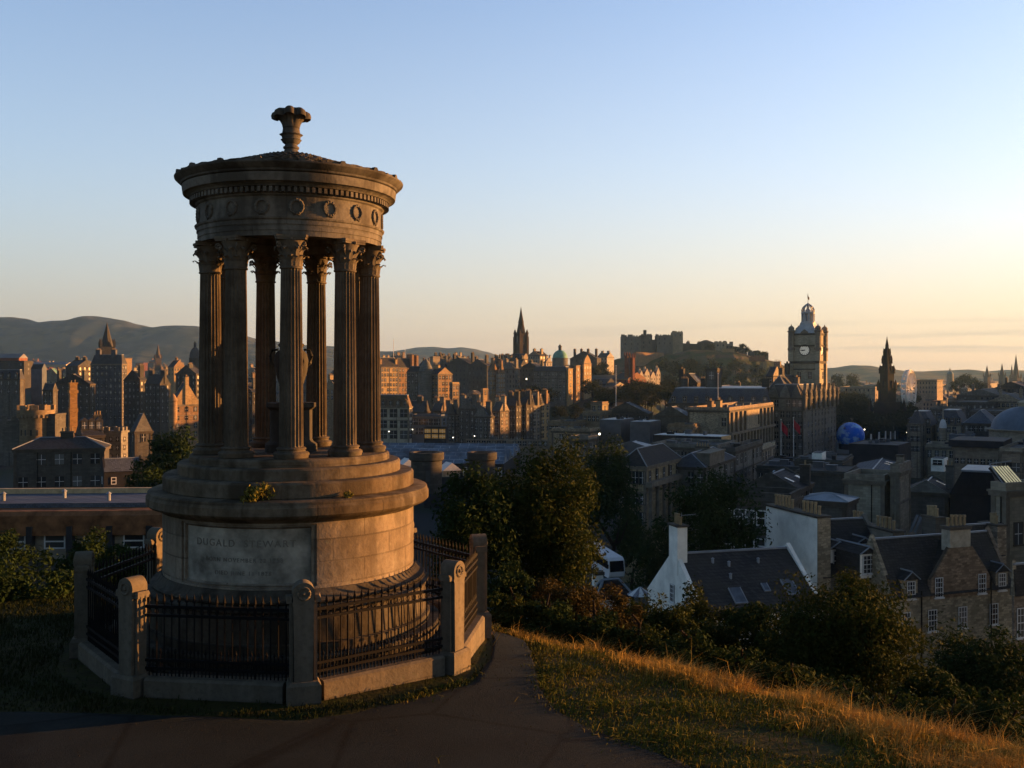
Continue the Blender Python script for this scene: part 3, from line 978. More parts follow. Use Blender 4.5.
    for k in range(9):                            # overlapping courses of stone scales
        r = 1.76 - 0.165 * k
        z = 7.515 + 0.04 * k + 0.001 * k * k
        prof += [(r, z), (r - 0.01, z + 0.022)]
    prof += [(0.28, 7.93), (0.2, 7.95)]
    n2 = 216
    vs = []
    for j, (r, z) in enumerate(prof):
        for k in range(n2):
            a = 2 * PI * k / n2
            q = abs(math.cos(18 * a + (j // 2 % 2) * PI / 2)) if 0 < j < len(prof) - 2 else 0
            vs.append(((r + .03 * q) * math.cos(a), (r + .03 * q) * math.sin(a), z + (.012 * q if j % 2 == 0 else .018 * q)))
    b.add(vs, [(j * n2 + k, j * n2 + (k + 1) % n2, (j + 1) * n2 + (k + 1) % n2, (j + 1) * n2 + k) for j in range(len(prof) - 1) for k in range(n2)])
    b.build('scaled_roof', STONE_R, root)
    for k in range(36):
        b = MB()
        a = FA + 2 * PI * (k + 0.5) / 36
        ca, sa = math.cos(a), math.sin(a)
        big = k % 2 == 0
        h, w = (0.055, 0.06) if big else (0.022, 0.04)
        b.frustum([((1.785 + ox) * ca - oy * sa, (1.785 + ox) * sa + oy * ca) for ox, oy in ((-.05, -w), (.035, -w), (.035, w), (-.05, w))], 7.50,
                  [((1.785 + ox) * ca - oy * sa, (1.785 + ox) * sa + oy * ca) for ox, oy in ((-.03, -w * .45), (.03, -w * .45), (.03, w * .45), (-.03, w * .45))], 7.51 + h)
        b.build('antefix', STONE_R, root)
    # carved finial
    f = MB()
    prof = [(0.30, 8.0), (0.29, 8.05), (0.20, 8.10), (0.12, 8.16), (0.105, 8.19), (0.13, 8.21), (0.13, 8.235), (0.105, 8.25), (0.10, 8.28), (0.14, 8.31), (0.15, 8.335), (0.17, 8.355), (0.145, 8.37), (0.155, 8.42), (0.19, 8.445), (0.15, 8.46), (0.145, 8.48),
            (0.135, 8.55), (0.15, 8.62), (0.18, 8.69), (0.225, 8.745), (0.272, 8.785), (0.292, 8.755), (0.318, 8.735), (0.325, 8.78), (0.308, 8.83), (0.26, 8.862), (0.18, 8.866), (0.05, 8.86), (0.001, 8.86)]
    n = 64
    vs = []
    for r, z in prof:
        lob = max(0.0, min(1.0, (z - 8.62) / 0.08)) * (1 if r > 0.1 else 0)
        band = 1.0 if r in (0.185, 0.215) else 0.0
        for k in range(n):
            a = 2 * PI * k / n
            q = abs(math.cos(4 * (a - FA) + 0.5))
            rr_ = r * (1 - lob * 0.22 * (1 - q) ** 1.5 + band * 0.16 * math.cos(12 * a))
            vs.append((rr_ * math.cos(a), rr_ * math.sin(a), z - lob * 0.03 * (1 - q) * (1 if r > .2 else 0) - 0.02 * lob * math.sin(a * 2 + 1)))
    f.add(vs, [(j * n + k, j * n + (k + 1) % n, (j + 1) * n + (k + 1) % n, (j + 1) * n + k) for j in range(len(prof) - 1) for k in range(n)])
    f.v = [(x, y, 7.87 + (z - 8.0) * 0.96) for x, y, z in f.v]
    f.build('finial', STONE_R, root, 40)
    # urn on its pedestal between the columns
    u = MB()
    u.lathe([(0.42, 3.09), (0.42, 3.22), (0.36, 3.26), (0.34, 3.3), (0.34, 3.78), (0.40, 3.83), (0.40, 3.9), (0.15, 3.905)], 28)
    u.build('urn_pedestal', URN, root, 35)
    u = MB()
    u.lathe([(0.2, 3.905), (0.2, 3.95), (0.12, 4.0), (0.10, 4.06), (0.16, 4.14), (0.26, 4.3), (0.335, 4.55), (0.36, 4.75), (0.33, 4.9), (0.24, 4.98), (0.22, 5.02), (0.27, 5.06), (0.27, 5.09), (0.18, 5.16), (0.08, 5.22), (0.05, 5.3), (0.01, 5.34)], 28)
    for s in (-1, 1):
        u.tube([(s * math.cos(FA + PI / 2) * r, s * math.sin(FA + PI / 2) * r, z) for r, z in ((0.30, 4.62), (0.40, 4.70), (0.43, 4.85), (0.38, 4.98), (0.26, 4.98))], 0.028, 6)
    u.v = [(x * 0.78, y * 0.78, 3.905 + (z - 3.905) * 0.8) for x, y, z in u.v]
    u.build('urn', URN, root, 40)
build_monument()

# ------------------------------------------------------------------ piers and railings round it
def build_fence():
    root = empty('monument_railing', (*MC, 0), 0, 'eight-sided black iron railing with round-topped stone piers enclosing the temple monument', 'fence')
    PIER = drum_stone('railing_pier_stone', (0.125, 0.105, 0.076), 9.0, 9.0, 0.35)
    RC = 3.16
    p1 = math.atan2(13.3 - MC[1], -2.77 - MC[0])    # front pier
    cor = [p1 + k * PI / 4 for k in range(8)]
    def pier_mesh():
        b = MB()                                   # local x points outwards
        b.box(-0.18, 0.18, -0.225, 0.225, -0.15, 0.24)
        b.frustum([(-.18, -.225), (.18, -.225), (.18, .225), (-.18, .225)], 0.2402, [(-.15, -.19), (.15, -.19), (.15, .19), (-.15, .19)], 0.285)
        # middle slab with its rounded head
        n = 14
        poly = [(-0.122, 0.2853), (0.122, 0.2853), (0.135, 1.30), (0.150, 1.32), (0.150, 1.34), (0.137, 1.36)]
        poly += [(0.147 * math.cos(PI * k / n), 1.455 + 0.147 * math.sin(PI * k / n)) for k in range(n + 1)]
        poly += [(-0.137, 1.36), (-0.150, 1.34), (-0.150, 1.32), (-0.135, 1.30)]
        b.extr(poly, 'x', -0.125, 0.125)
        for s in (-1, 1):                          # flanking strips that take the rails
            y0, y1 = sorted((s * 0.1355, s * 0.18))
            b.box(-0.075, 0.075, y0, y1, 0.2853, 1.33)
            y0, y1 = sorted((s * 0.1513, s * 0.225))
            b.box(-0.10, 0.10, y0, y1, 1.3303, 1.385)
            b.frustum([(-.10, y0), (.10, y0), (.10, y1), (-.10, y1)], 1.3853, [(-.08, y0), (.08, y0), (.08, y1 - s * .02 if s > 0 else y1), (-.08, y1)], 1.42)
        return b.mesh('stone_pier', PIER, 35)
    ro = MB()
    vs = []
    for sx in (0.1255,):
        ring = []
        for k in range(20):
            t = 2 * PI * k / 20
            ring.append((sx, 0.078 * math.cos(t), 1.455 + 0.078 * math.sin(t)))
        ro.tube(ring + [ring[0]], 0.02, 5, caps=False)
        ro.sphere((sx, 0, 1.455), 0.03, 8, 6)
    rose = ro.mesh('rosette', PIER, True)
    pm = pier_mesh()
    for a in cor:
        p = link('stone_pier', pm, root, (RC * math.cos(a), RC * math.sin(a), 0), a)
        link('rosette', rose, p)
        link('rosette', rose, p, rz=PI)
    side = 2 * RC * math.sin(PI / 8)
    apo = RC * math.cos(PI / 8)
    half = side / 2 - 0.235
    k = MB()
    k.box(-half + 0.0, half, -0.15, 0.15, -0.2, 0.225)
    k.frustum([(-half, -.15), (half, -.15), (half, .15), (-half, .15)], 0.2252, [(-half, -.11), (half, -.11), (half, .11), (-half, .11)], 0.255)
    km = k.mesh('stone_kerb', PIER)
    r = MB()
    hb = half + 0.045
    for z, h, w in ((0.36, 0.018, 0.02), (0.47, 0.018, 0.02), (1.08, 0.018, 0.02), (1.20, 0.02, 0.022)):
        r.box(-hb, hb, -w, w, z - h, z + h)
    nb = 19
    for i in range(nb):
        x = -hb + 0.05 + (2 * hb - 0.1) * i / (nb - 1)
        thick = 0.016 if i % 5 == 4 else 0.0105
        r.tube([(x, 0, 0.25), (x, 0, 1.27)], thick, 4)
        r.lathe([(0.008, 1.26), (0.024, 1.275), (0.02, 1.30), (0.009, 1.345), (0.001, 1.385)], 5, (x, 0, 0))
        for z in (1.14, 0.415):                    # rings between the paired rails
            pts = [(x + 0.028 * math.cos(2 * PI * q / 8), 0, z + 0.04 * math.sin(2 * PI * q / 8)) for q in range(9)]
            r.tube(pts, 0.006, 3, caps=False)
        if i < nb - 1:                             # short spiked bars low down
            x2 = x + (2 * hb - 0.1) / (nb - 1) / 2
            r.tube([(x2, 0, 0.25), (x2, 0, 0.56)], 0.008, 4)
            r.lathe([(0.006, 0.555), (0.02, 0.575), (0.012, 0.60), (0.001, 0.64)], 5, (x2, 0, 0))
    rm = r.mesh('iron_railing', IRON)
    for a in cor:
        m = a + PI / 8
        link('stone_kerb', km, root, (apo * math.cos(m), apo * math.sin(m), 0), m + PI / 2)
        link('iron_railing', rm, root, (apo * math.cos(m), apo * math.sin(m), 0), m + PI / 2)
build_fence()

# weeds rooted in the ledges
LEAF_WEED = leaf_mat('yellow_green_weed_leaves', (0.10, 0.10, 0.02), (0.16, 0.14, 0.03), (0.22, 0.19, 0.05), 3.0)
def ledge_weed(label, ang, r, z, n, size, seed):
    x, y = MC[0] + r * math.cos(FA + R(ang)), MC[1] + r * math.sin(FA + R(ang))
    root = empty('ledge_weed', (x, y, z), 0, label, 'weed')
    link('foliage', crown_mesh('foliage', seed, n, size, size * .8, size * .75, 0.035, 14, LEAF_WEED, 0.4), root, (0, 0, size * 0.55))
    b = MB()
    for k in range(5): b.tube([(0, 0, -0.02), (size * .5 * math.cos(k * 1.3), size * .5 * math.sin(k * 1.3), size * .8)], 0.006, 4)
    b.build('stem', BARK, root)
ledge_weed('yellow-green weed tuft growing from the drum ledge below the columns', -13, 2.08, 2.53, 420, 0.25, 8)
ledge_weed('tiny weed sprig on the drum ledge near the sunlit side', 23, 2.1, 2.54, 60, 0.09, 9)
# ------------------------------------------------------------------ building kit
WIN = {}
def win_mesh(w, h, style, lit=False):
    """a window facing local -y, standing 4 cm proud of the wall so it never shares its plane"""
    key = (round(w, 2), round(h, 2), style, lit)
    if key in WIN: return WIN[key]
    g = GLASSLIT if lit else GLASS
    if style == 'sash':                            # near houses: pane, sash bars, stone surround
        p = MB().box(-w / 2, w / 2, -0.045, 0.02, -h / 2, h / 2).mesh('pane', g)
        f = MB()
        t = 0.065
        y0, y1 = -0.085, -0.0455
        f.box(-w / 2, -w / 2 + t, y0, y1, -h / 2, h / 2).box(w / 2 - t, w / 2, y0, y1, -h / 2, h / 2)
        for z in (-h / 2 + t / 2, h / 2 - t / 2, 0):
            f.box(-w / 2 + t, w / 2 - t, y0, y1, z - t / 2, z + t / 2)
        for k in (1, 2):
            x = -w / 2 + w * k / 3
            f.box(x - 0.018, x + 0.018, y0 + .008, y1 - .003, -h / 2 + t, -t / 2).box(x - 0.018, x + 0.018, y0 + .008, y1 - .003, t / 2, h / 2 - t)
        for z in (-h / 4, h / 4):
            for k in range(3):
                xa, xb = -w / 2 + w * k / 3 + (.018 if k else t), -w / 2 + w * (k + 1) / 3 - (.018 if k < 2 else t)
                f.box(xa, xb, y0 + .008, y1 - .003, z - 0.018, z + 0.018)
        f.box(-w / 2 - .1, w / 2 + .1, -0.14, 0.01, -h / 2 - 0.12, -h / 2 - .001)
        WIN[key] = (p, f.mesh('sash_frame', WHITE))
    else:
        b = MB()
        b.box(-w / 2, w / 2, -0.05, 0.02, -h / 2, h / 2)
        if style == 'framed':
            b.mat(1)
            t = 0.13
            b.box(-w / 2 - t, -w / 2, -0.10, 0.01, -h / 2, h / 2 + t).box(w / 2, w / 2 + t, -0.10, 0.01, -h / 2, h / 2 + t)
            b.box(-w / 2, w / 2, -0.10, 0.01, h / 2, h / 2 + t).box(-w / 2 - t * 1.4, w / 2 + t * 1.4, -0.18, 0.012, -h / 2 - 0.2, -h / 2 - .001)
            b.mat(2).box(-w / 2, w / 2, -0.072, -0.0505, -0.045, 0.045).box(-0.035, 0.035, -0.073, -0.0505, -h / 2, h / 2)
        elif style == 'white':
            b.mat(2)
            t = 0.14
            b.box(-w / 2, -w / 2 + t, -0.09, -.051, -h / 2, h / 2).box(w / 2 - t, w / 2, -0.09, -.051, -h / 2, h / 2)
            for z in (-h / 2 + t / 2, 0, h / 2 - t / 2): b.box(-w / 2 + t, w / 2 - t, -0.09, -.051, z - t / 2, z + t / 2)
        WIN[key] = (b.mesh('window', [g, TRIMDARK if style == 'framed' else TRIM, WHITE]), None)
    return WIN[key]
def put_window(parent, w, h, x, y, z, rz, style, lit=False):
    p, f = win_mesh(w, h, style, lit)
    o = link('window', p, parent, (x, y, z), rz)
    if f: link('sash_frame', f, o)
    return o

ROOFGLASS = plain_mat('roof_window_glass', (0.13, 0.15, 0.18), .2, 2.0, .2)
def pots(b, x0, x1, y0, y1, z, n, h=0.75):
    for k in range(n):
        f = (k + 0.5) / n
        if x1 - x0 > y1 - y0: c = (x0 + (x1 - x0) * f, (y0 + y1) / 2, z)
        else: c = ((x0 + x1) / 2, y0 + (y1 - y0) * f, z)
        hh = h * (0.85 + 0.3 * ((k * 7919) % 10) / 10)
        b.lathe([(0.14, 0), (0.12, hh * .8), (0.155, hh * .82), (0.155, hh), (0.09, hh + .002)], 8, c)
def chimney(parent, x0, x1, y0, y1, z0, z1, mat, n, pot_h=0.75, label=None):
    b = MB()
    b.box(x0, x1, y0, y1, z0, z1 - 0.3).mat(1)
    b.box(x0 - .1, x1 + .1, y0 - .1, y1 + .1, z1 - 0.2998, z1).mat(2)
    pots(b, x0, x1, y0, y1, z1 + .0005, n, pot_h)
    return tag(b.build('chimney', [mat, TRIMDARK, POT], parent), label)

def gable_poly(a0, a1, z, rise, crow=0):
    """outline of a gable end as (h, z)"""
    m = (a0 + a1) / 2
    if not crow: return [(a0, z), (a1, z), (m, z + rise)]
    L, n = [], crow
    for k in range(n):
        f0, f1 = k / n, (k + 1) / n
        L += [(a1 + (m - a1) * f0, z + rise * f1 - rise / n * .2), (a1 + (m - a1) * f1 * .98, z + rise * f1 - rise / n * .2)]
    Rr = [(2 * m - h, zz_) for h, zz_ in L[::-1]]
    return [(a0, z), (a1, z)] + L + Rr

class Bld:
    pass
def bld(name, label, cat, xl, xc, xr, yt, d, yaw, wall='grey', roof='flat', rh=4.0, nf=4, nu=4, nv=3, fh=3.5, ww=1.15, wh=1.9, ws='plain', ch=(), a=None, b=None,
        slate=None, base=None, group=None, lit=(), cornice=True, crow=0, par=0.9, dormu=0, dormv=0, first=1.0, skip=(), str_course=False, roofwin=0):
    """a house seen on its corner: near corner at pixel xc and depth d, its left face runs back to pixel xl, its right face to xr; yt = eaves at the corner"""
    th = R(yaw)
    C = (X(xc, d), d)
    tl, tr = (xl - 512) / FPX, (xr - 512) / FPX
    if a is None: a = (C[0] - tl * d) / (math.cos(th) + tl * math.sin(th))
    if b is None:
        den = math.sin(th) - tr * math.cos(th)
        b = (tr * d - C[0]) / den if den > 0.02 else 14.0
        b = max(3.0, min(b, 70.0))
    zt = Z(yt, d)
    z0 = ground(*C) - 2.0 if base is None else Z(base, d)
    z0 = min(z0, zt - 3.0)
    H = zt - z0
    W = WALL[wall] if isinstance(wall, str) else wall
    if ws == 'plain' and d < 620: ws = 'framed'
    SL = slate or SLATE
    root = empty(name, (C[0], C[1], z0), PI / 2 - th, label, cat, group)
    m = MB()
    m.box(0, b, 0, a, 0, H)
    if cornice:
        m.mat(1)
        m.box(-.28, b + .28, -.28, a + .28, H - 0.55, H - 0.12).box(-.4, b + .4, -.4, a + .4, H - 0.1195, H + 0.12)
    if str_course:
        m.mat(1).box(-.14, b + .14, -.14, a + .14, H - first - fh - 0.25, H - first - fh + 0.1)
    if cornice and d < 720:
        m.mat(1)                                     # dressed corners and a plinth band
        for cx, cy in ((0, 0), (b, 0), (0, a)):
            m.box(cx - .45, cx + .45, cy - .45, cy + .45, 0, H - .5501) if False else m.box(cx - (.09 if cx == 0 else .5), cx + (.5 if cx == 0 else .09), cy - (.09 if cy == 0 else .5), cy + (.5 if cy == 0 else .09), 0, H - .5501)
    wo = m.build('wall', [W, TRIMDARK if wall in ('soot', 'grey', 'dark', 'brown', 'concrete') else TRIM], root)
    zr = H + (0.121 if cornice else 0.001)
    top = zr
    if roof == 'flat':
        if par:
            q = MB()
            q.box(-.1, b + .1, -.1, .25, zr, zr + par).box(-.1, b + .1, a - .25, a + .1, zr, zr + par).box(-.1, .25, .2502, a - .2502, zr, zr + par).box(b - .25, b + .1, .2502, a - .2502, zr, zr + par)
            q.build('parapet', W, root)
        MB().box(.2503, b - .2503, .2503, a - .2503, zr + .0004, zr + .1).build('roof', slate or FLATROOF, root)
        if a * b > 60 and d < 460:
            rr = random.Random(int(xl * 7 + d))
            for k in range(3 + int(a * b > 200) * 3):      # tanks, vents and stair heads on the deck
                cx, cy = b * (.15 + .7 * rr.random()), a * (.15 + .7 * rr.random())
                w, l, h = .3 + .6 * rr.random(), .3 + .9 * rr.random(), .5 + .9 * rr.random()
                MB().box(cx - w, cx + w, cy - l, cy + l, zr + .101, zr + h).box(cx - w - .1, cx + w + .1, cy - l - .1, cy + l + .1, zr + h + .001, zr + h + .12).build('roof_vent', WALL[rr.choice(['metal', 'dark', 'concrete', 'metal'])], root)
    elif roof in ('gu', 'gv'):
        oh = 0.25
        q = MB()
        if roof == 'gu':
            q.extr([(-oh, zr), (b + oh, zr), (b / 2, zr + rh)], 'y', 0.0, a)
        else:
            q.extr([(-oh, zr), (a + oh, zr), (a / 2, zr + rh)], 'x', 0.0, b)
        q.mat(1)
        if roof == 'gu': q.box(b / 2 - .12, b / 2 + .12, 0, a, zr + rh - .06, zr + rh + .09)
        else: q.box(0, b, a / 2 - .12, a / 2 + .12, zr + rh - .06, zr + rh + .09)
        q.build('roof', [SL, LEAD], root)
        if roof == 'gu':
            for y0, y1 in ((-0.06, 0.28), (a - .28, a + .06)): MB().extr(gable_poly(-.1, b + .1, zr + .001, rh + .4, crow), 'y', y0, y1).build('gable', W, root)
        else:
            for x0, x1 in ((-0.06, 0.28), (b - .28, b + .06)): MB().extr(gable_poly(-.1, a + .1, zr + .001, rh + .4, crow), 'x', x0, x1).build('gable', W, root)
        if d < 460 and roof == 'gv' and (dormu + dormv) == 0 and cornice:
            rr = random.Random(int(xl * 5 + d))
            sl = math.atan2(rh, a / 2 + oh)
            for k in range(rr.randint(2, 5)):
                y = a / 2 * (.25 + .4 * rr.random())
                s_ = MB().box(-.45, .45, -.7, .7, .02, .12).build('skylight', [ROOFGLASS], root)
                s_.location = (b * (.08 + .84 * rr.random()), y, zr + rh * (y + oh) / (a / 2 + oh))
                s_.rotation_euler = (sl, 0, 0)
    elif roof == 'hip':
        q = MB()
        o = .3
        if b >= a: rd = [(a / 2, a / 2), (b - a / 2 + .01, a / 2)]
        else: rd = [(b / 2, b / 2), (b / 2, a - b / 2 + .01)]
        vs = [(-o, -o, zr), (b + o, -o, zr), (b + o, a + o, zr), (-o, a + o, zr), (*rd[0], zr + rh), (*rd[1], zr + rh)]
        fs = [(0, 1, 5, 4), (1, 2, 5), (2, 3, 4, 5), (3, 0, 4), (3, 2, 1, 0)] if b >= a else [(0, 1, 4), (1, 2, 5, 4), (2, 3, 5), (3, 0, 4, 5), (3, 2, 1, 0)]
        q.add(vs, fs)
        q.mat(1)
        for i, j in ((0, 4), (1, 5 if b >= a else 4), (2, 5), (3, 4 if b >= a else 5), (4, 5)):
            q.tube([vs[i], vs[j]], 0.14, 4)
        q.build('roof', [SL, LEAD], root)
    elif roof == 'mans':
        q = MB()
        i = min(rh * 0.45, a * .3, b * .3)
        q.frustum([(-.1, -.1), (b + .1, -.1), (b + .1, a + .1), (-.1, a + .1)], zr, [(i, i), (b - i, i), (b - i, a - i), (i, a - i)], zr + rh)
        q.mat(1).box(i - .15, b - i + .15, i - .15, a - i + .15, zr + rh + .001, zr + rh + .3)
        q.build('roof', [SL, LEAD], root)
    elif roof == 'pyr':
        q = MB()
        q.frustum([(-.3, -.3), (b + .3, -.3), (b + .3, a + .3), (-.3, a + .3)], zr, [(b / 2 - .2, a / 2 - .2), (b / 2 + .2, a / 2 - .2), (b / 2 + .2, a / 2 + .2), (b / 2 - .2, a / 2 + .2)], zr + rh)
        q.build('roof', SL, root)
    elif roof == 'castle':
        q = MB()
        q.box(-.25, b + .25, -.25, a + .25, zr, zr + .5)
        for (L, ax) in ((b, 'x'), (a, 'y')):
            n = max(2, int(L / 1.9))
            for k in range(n):
                t0, t1 = L * (k + .15) / n, L * (k + .65) / n
                if ax == 'x': q.box(t0, t1, -.25, .25, zr + .5002, zr + 1.3).box(t0, t1, a - .25, a + .25, zr + .5002, zr + 1.3)
                else: q.box(-.25, .25, t0, t1, zr + .5004, zr + 1.31).box(b - .25, b + .25, t0, t1, zr + .5004, zr + 1.31)
        q.build('parapet', W, root)
    if cornice and d < 720 and nf > 1:
        q = MB()
        for f in ([.31] if a < 14 else [.24, .51, .77]): q.tube([(-.12, a * f, 0), (-.12, a * f, H - .56)], .08, 5)
        if b > 8:
            for f in ([.5] if b < 16 else [.26, .63]): q.tube([(b * f, -.12, 0), (b * f, -.12, H - .56)], .08, 5)
        q.build('drainpipe', IRON, root)
    # windows
    k = 0
    for fl in range(nf):
        zc = H - first - wh / 2 - fl * fh
        if zc - wh / 2 < 0.4: break
        for i in range(nu):
            if (fl, 'u', i) in skip or (nu > 3 and (fl * 31 + i * 17 + int(xl)) % 13 == 0): continue
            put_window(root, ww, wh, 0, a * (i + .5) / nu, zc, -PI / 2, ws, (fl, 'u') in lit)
        for i in range(nv):
            if (fl, 'v', i) in skip or (nv > 3 and (fl * 29 + i * 19 + int(xr)) % 13 == 0): continue
            put_window(root, ww, wh, b * (i + .5) / nv, 0, zc, 0, ws, (fl, 'v') in lit)
    # dormers on the left slope (u) or the right slope (v)
    dz = rh * (0.45 if roof != 'mans' else 0.12)
    for (n, face) in ((dormu, 'u'), (dormv, 'v')):
        for i in range(n):
            L, dep = (a, b) if face == 'u' else (b, a)
            t = L * (i + .5) / n
            hw, hh = 0.8, 1.9
            run = dz / rh * (dep / 2 if roof not in ('mans',) else rh * .45)
            q = MB()
            if face == 'u':
                q.box(run - .5, run + 1.6, t - hw, t + hw, zr + dz - .6, zr + dz + hh).mat(1)
                q.extr([(t - hw - .15, zr + dz + hh + .001), (t + hw + .15, zr + dz + hh + .001), (t, zr + dz + hh + .8)], 'x', run - .65, run + 1.9)
                dd = q.build('dormer', [W if roof != 'mans' else TRIM, SL], root)
                put_window(dd, 1.0, 1.45, run - .5, t, zr + dz + hh - .95, -PI / 2, ws if ws != 'plain' else 'white')
            else:
                q.box(t - hw, t + hw, run - .5, run + 1.6, zr + dz - .6, zr + dz + hh).mat(1)
                q.extr([(t - hw - .15, zr + dz + hh + .001), (t + hw + .15, zr + dz + hh + .001), (t, zr + dz + hh + .8)], 'y', run - .65, run + 1.9)
                dd = q.build('dormer', [W if roof != 'mans' else TRIM, SL], root)
                put_window(dd, 1.0, 1.45, t, run - .5, zr + dz + hh - .95, 0, ws if ws != 'plain' else 'white')
    for (fx, fy, lx, ly, hh, n) in ch:
        cx, cy = fx * b, fy * a
        chimney(root, cx - lx / 2, cx + lx / 2, cy - ly / 2, cy + ly / 2, H - 0.5 if roof == 'flat' else H + .01, zr + hh, W, n)
    r = Bld()
    r.root, r.a, r.b, r.H, r.zr, r.z0, r.wall, r.C, r.th = root, a, b, H, zr, z0, wo, C, th
    return r

def flag(b, p, w, h, mi=0):
    b.mat(mi)
    vs = []
    for k in range(5):
        t = k / 4
        y = 0.12 * w * math.sin(5 * t)
        for zf in (0, 1): vs.append((p[0] + w * t * 0.45, p[1] + y, p[2] - h * zf - w * 0.55 * t))
    o = [(v[0], v[1] + 0.03, v[2]) for v in vs]
    n = len(vs)
    fs = [(2 * k, 2 * k + 1, 2 * k + 3, 2 * k + 2) for k in range(4)] + [(n + 2 * k, n + 2 * k + 2, n + 2 * k + 3, n + 2 * k + 1) for k in range(4)]
    b.add(vs + o, fs)
# ------------------------------------------------------------------ landmarks
def local_frame(xc, d, yaw, zbase):
    th = R(yaw)
    return (X(xc, d), d, zbase), PI / 2 - th

def clock_tower():
    d, yaw = 420.0, 31.0
    loc, rz = local_frame(818, d, yaw, -37.0)
    root = empty('clock_tower', loc, rz, 'tall hotel clock tower with white clock face, corner turrets and crown-topped cupola with flag', 'clock tower')
    S = 11.2
    zt = Z(333, d) + 37
    zc = Z(350, d) + 37
    z3 = Z(361, d) + 37
    W = WALL['pale']
    b = MB()
    b.box(0, S, 0, S, 0, zt)
    b.mat(1)
    for z, o, h in ((z3, .7, 1.0), (z3 - 3.2, .35, .5), (zt - 5, .4, .6), (zt, .35, .8), (zt - 36, .6, .8), (zt - 22, .3, .5)):
        b.box(-o, S + o, -o, S + o, z - h, z)
    b.mat(0)
    for cx, cy in ((0, 0), (S, 0), (0, S), (S, S)):      # corner buttress strips
        b.box(cx - .9, cx + .9, cy - .9, cy + .9, 0, z3 - 1.01)
        b.box(cx - 1.1, cx + 1.1, cy - 1.1, cy + 1.1, z3 + .001, zt - 1.002)
    b.build('shaft', [W, TRIMDARK], root)
    for cx, cy in ((0, 0), (S, 0), (0, S), (S, S)):
        MB().lathe([(1.0, zt - 8.0), (1.6, zt - 7.0), (1.6, zt - 6.2), (1.35, zt - 6.0), (1.35, zt - 2.2), (1.35, zt + .5), (1.7, zt + .7), (1.7, zt + 1.1), (1.2, zt + 1.3), (1.35, zt + 1.9), (1.2, zt + 2.6), (.6, zt + 3.1), (.2, zt + 3.3), (.2, zt + 3.8), (.01, zt + 4.0)], 12, (cx, cy, 0)).build('corner_turret', W, root, 40)
    # concave roof, cupola, crown
    z2 = Z(322, d) + 37
    m = S / 2
    b = MB()
    prev, pz = S / 2 + .4, zt + .01
    for k in range(1, 9):
        t = k / 8
        w = 2.7 + (S / 2 + .4 - 2.7) * (1 - t) ** 1.9
        z = zt + (z2 - zt) * t
        b.frustum([(m - prev, m - prev), (m + prev, m - prev), (m + prev, m + prev), (m - prev, m + prev)], pz + .001, [(m - w, m - w), (m + w, m - w), (m + w, m + w), (m - w, m + w)], z)
        prev, pz = w, z
    PALE_LEAD = plain_mat('pale_lead', (0.40, 0.41, 0.41), .5, .5, .25)
    b.build('leaded_roof', PALE_LEAD, root)
    for face in range(4):                               # curved gable in front of the roof on each side
        poly = [(m - 1.6, zt + .02), (m + 1.6, zt + .02), (m + 1.4, zt + .6), (m + .6, zt + 1.2), (m, zt + 1.7), (m - .6, zt + 1.2), (m - 1.4, zt + .6)]
        g = MB()
        if face % 2 == 0: g.extr(poly, 'x', *((-.5, .6) if face == 0 else (S - .6, S + .5)))
        else: g.extr(poly, 'y', *((-.5, .6) if face == 1 else (S - .6, S + .5)))
        g.build('roof_gable', W, root)
    c = MB()
    z1 = Z(313, d) + 37
    c.lathe([(3.0, z2 - .3), (3.0, z2 + .5), (2.6, z2 + .6)], 8, (m, m, 0), PI / 8)
    for k in range(8):
        a = PI / 8 + k * PI / 4
        c.tube([(m + 2.4 * math.cos(a), m + 2.4 * math.sin(a), z2 + .3), (m + 2.4 * math.cos(a), m + 2.4 * math.sin(a), z1)], .42, 6)
    c.lathe([(2.7, z1), (2.9, z1 + .3), (2.9, z1 + .7), (2.5, z1 + .8)], 8, (m, m, 0), PI / 8)
    c.lathe([(1.5, z2 + .3), (1.5, z1)], 8, (m, m, 0))
    for k in range(8):                                   # open crown ribs
        a = PI / 8 + k * PI / 4
        c.tube([(m + r * math.cos(a), m + r * math.sin(a), z1 + .7 + z) for r, z in ((2.5, 0), (2.55, 1.0), (2.1, 2.1), (1.2, 3.0), (.45, 3.5))], .3, 5)
    c.lathe([(1.2, z1 + .7), (1.2, z1 + 1.6), (.5, z1 + 2.4), (.2, z1 + 2.6)], 8, (m, m, 0))
    zf = Z(304.5, d) + 37
    c.lathe([(.5, z1 + 4.0), (.55, z1 + 4.4), (.2, z1 + 4.8), (.18, zf - .5), (.45, zf - .2), (.3, zf), (.05, zf + .2)], 8, (m, m, 0))
    c.build('cupola', PALE_LEAD, root, 35)
    f = MB().tube([(m, m, zf), (m, m, Z(292, d) + 37)], .09, 5)
    fp = f.build('flagpole', IRON, root)
    f = MB()
    flag(f, (m, m, Z(293, d) + 37), 2.4, 1.3)
    f.build('flag', plain_mat('drab_flag', (0.22, 0.15, 0.12), 0.9), fp)
    # dials on two sides
    r = 2.05
    DIAL = plain_mat('opal_clock_dial', (0.75, 0.72, 0.62), 0.5, 1.0, 0.1, emit=((1.0, 0.9, 0.7), 0.02))
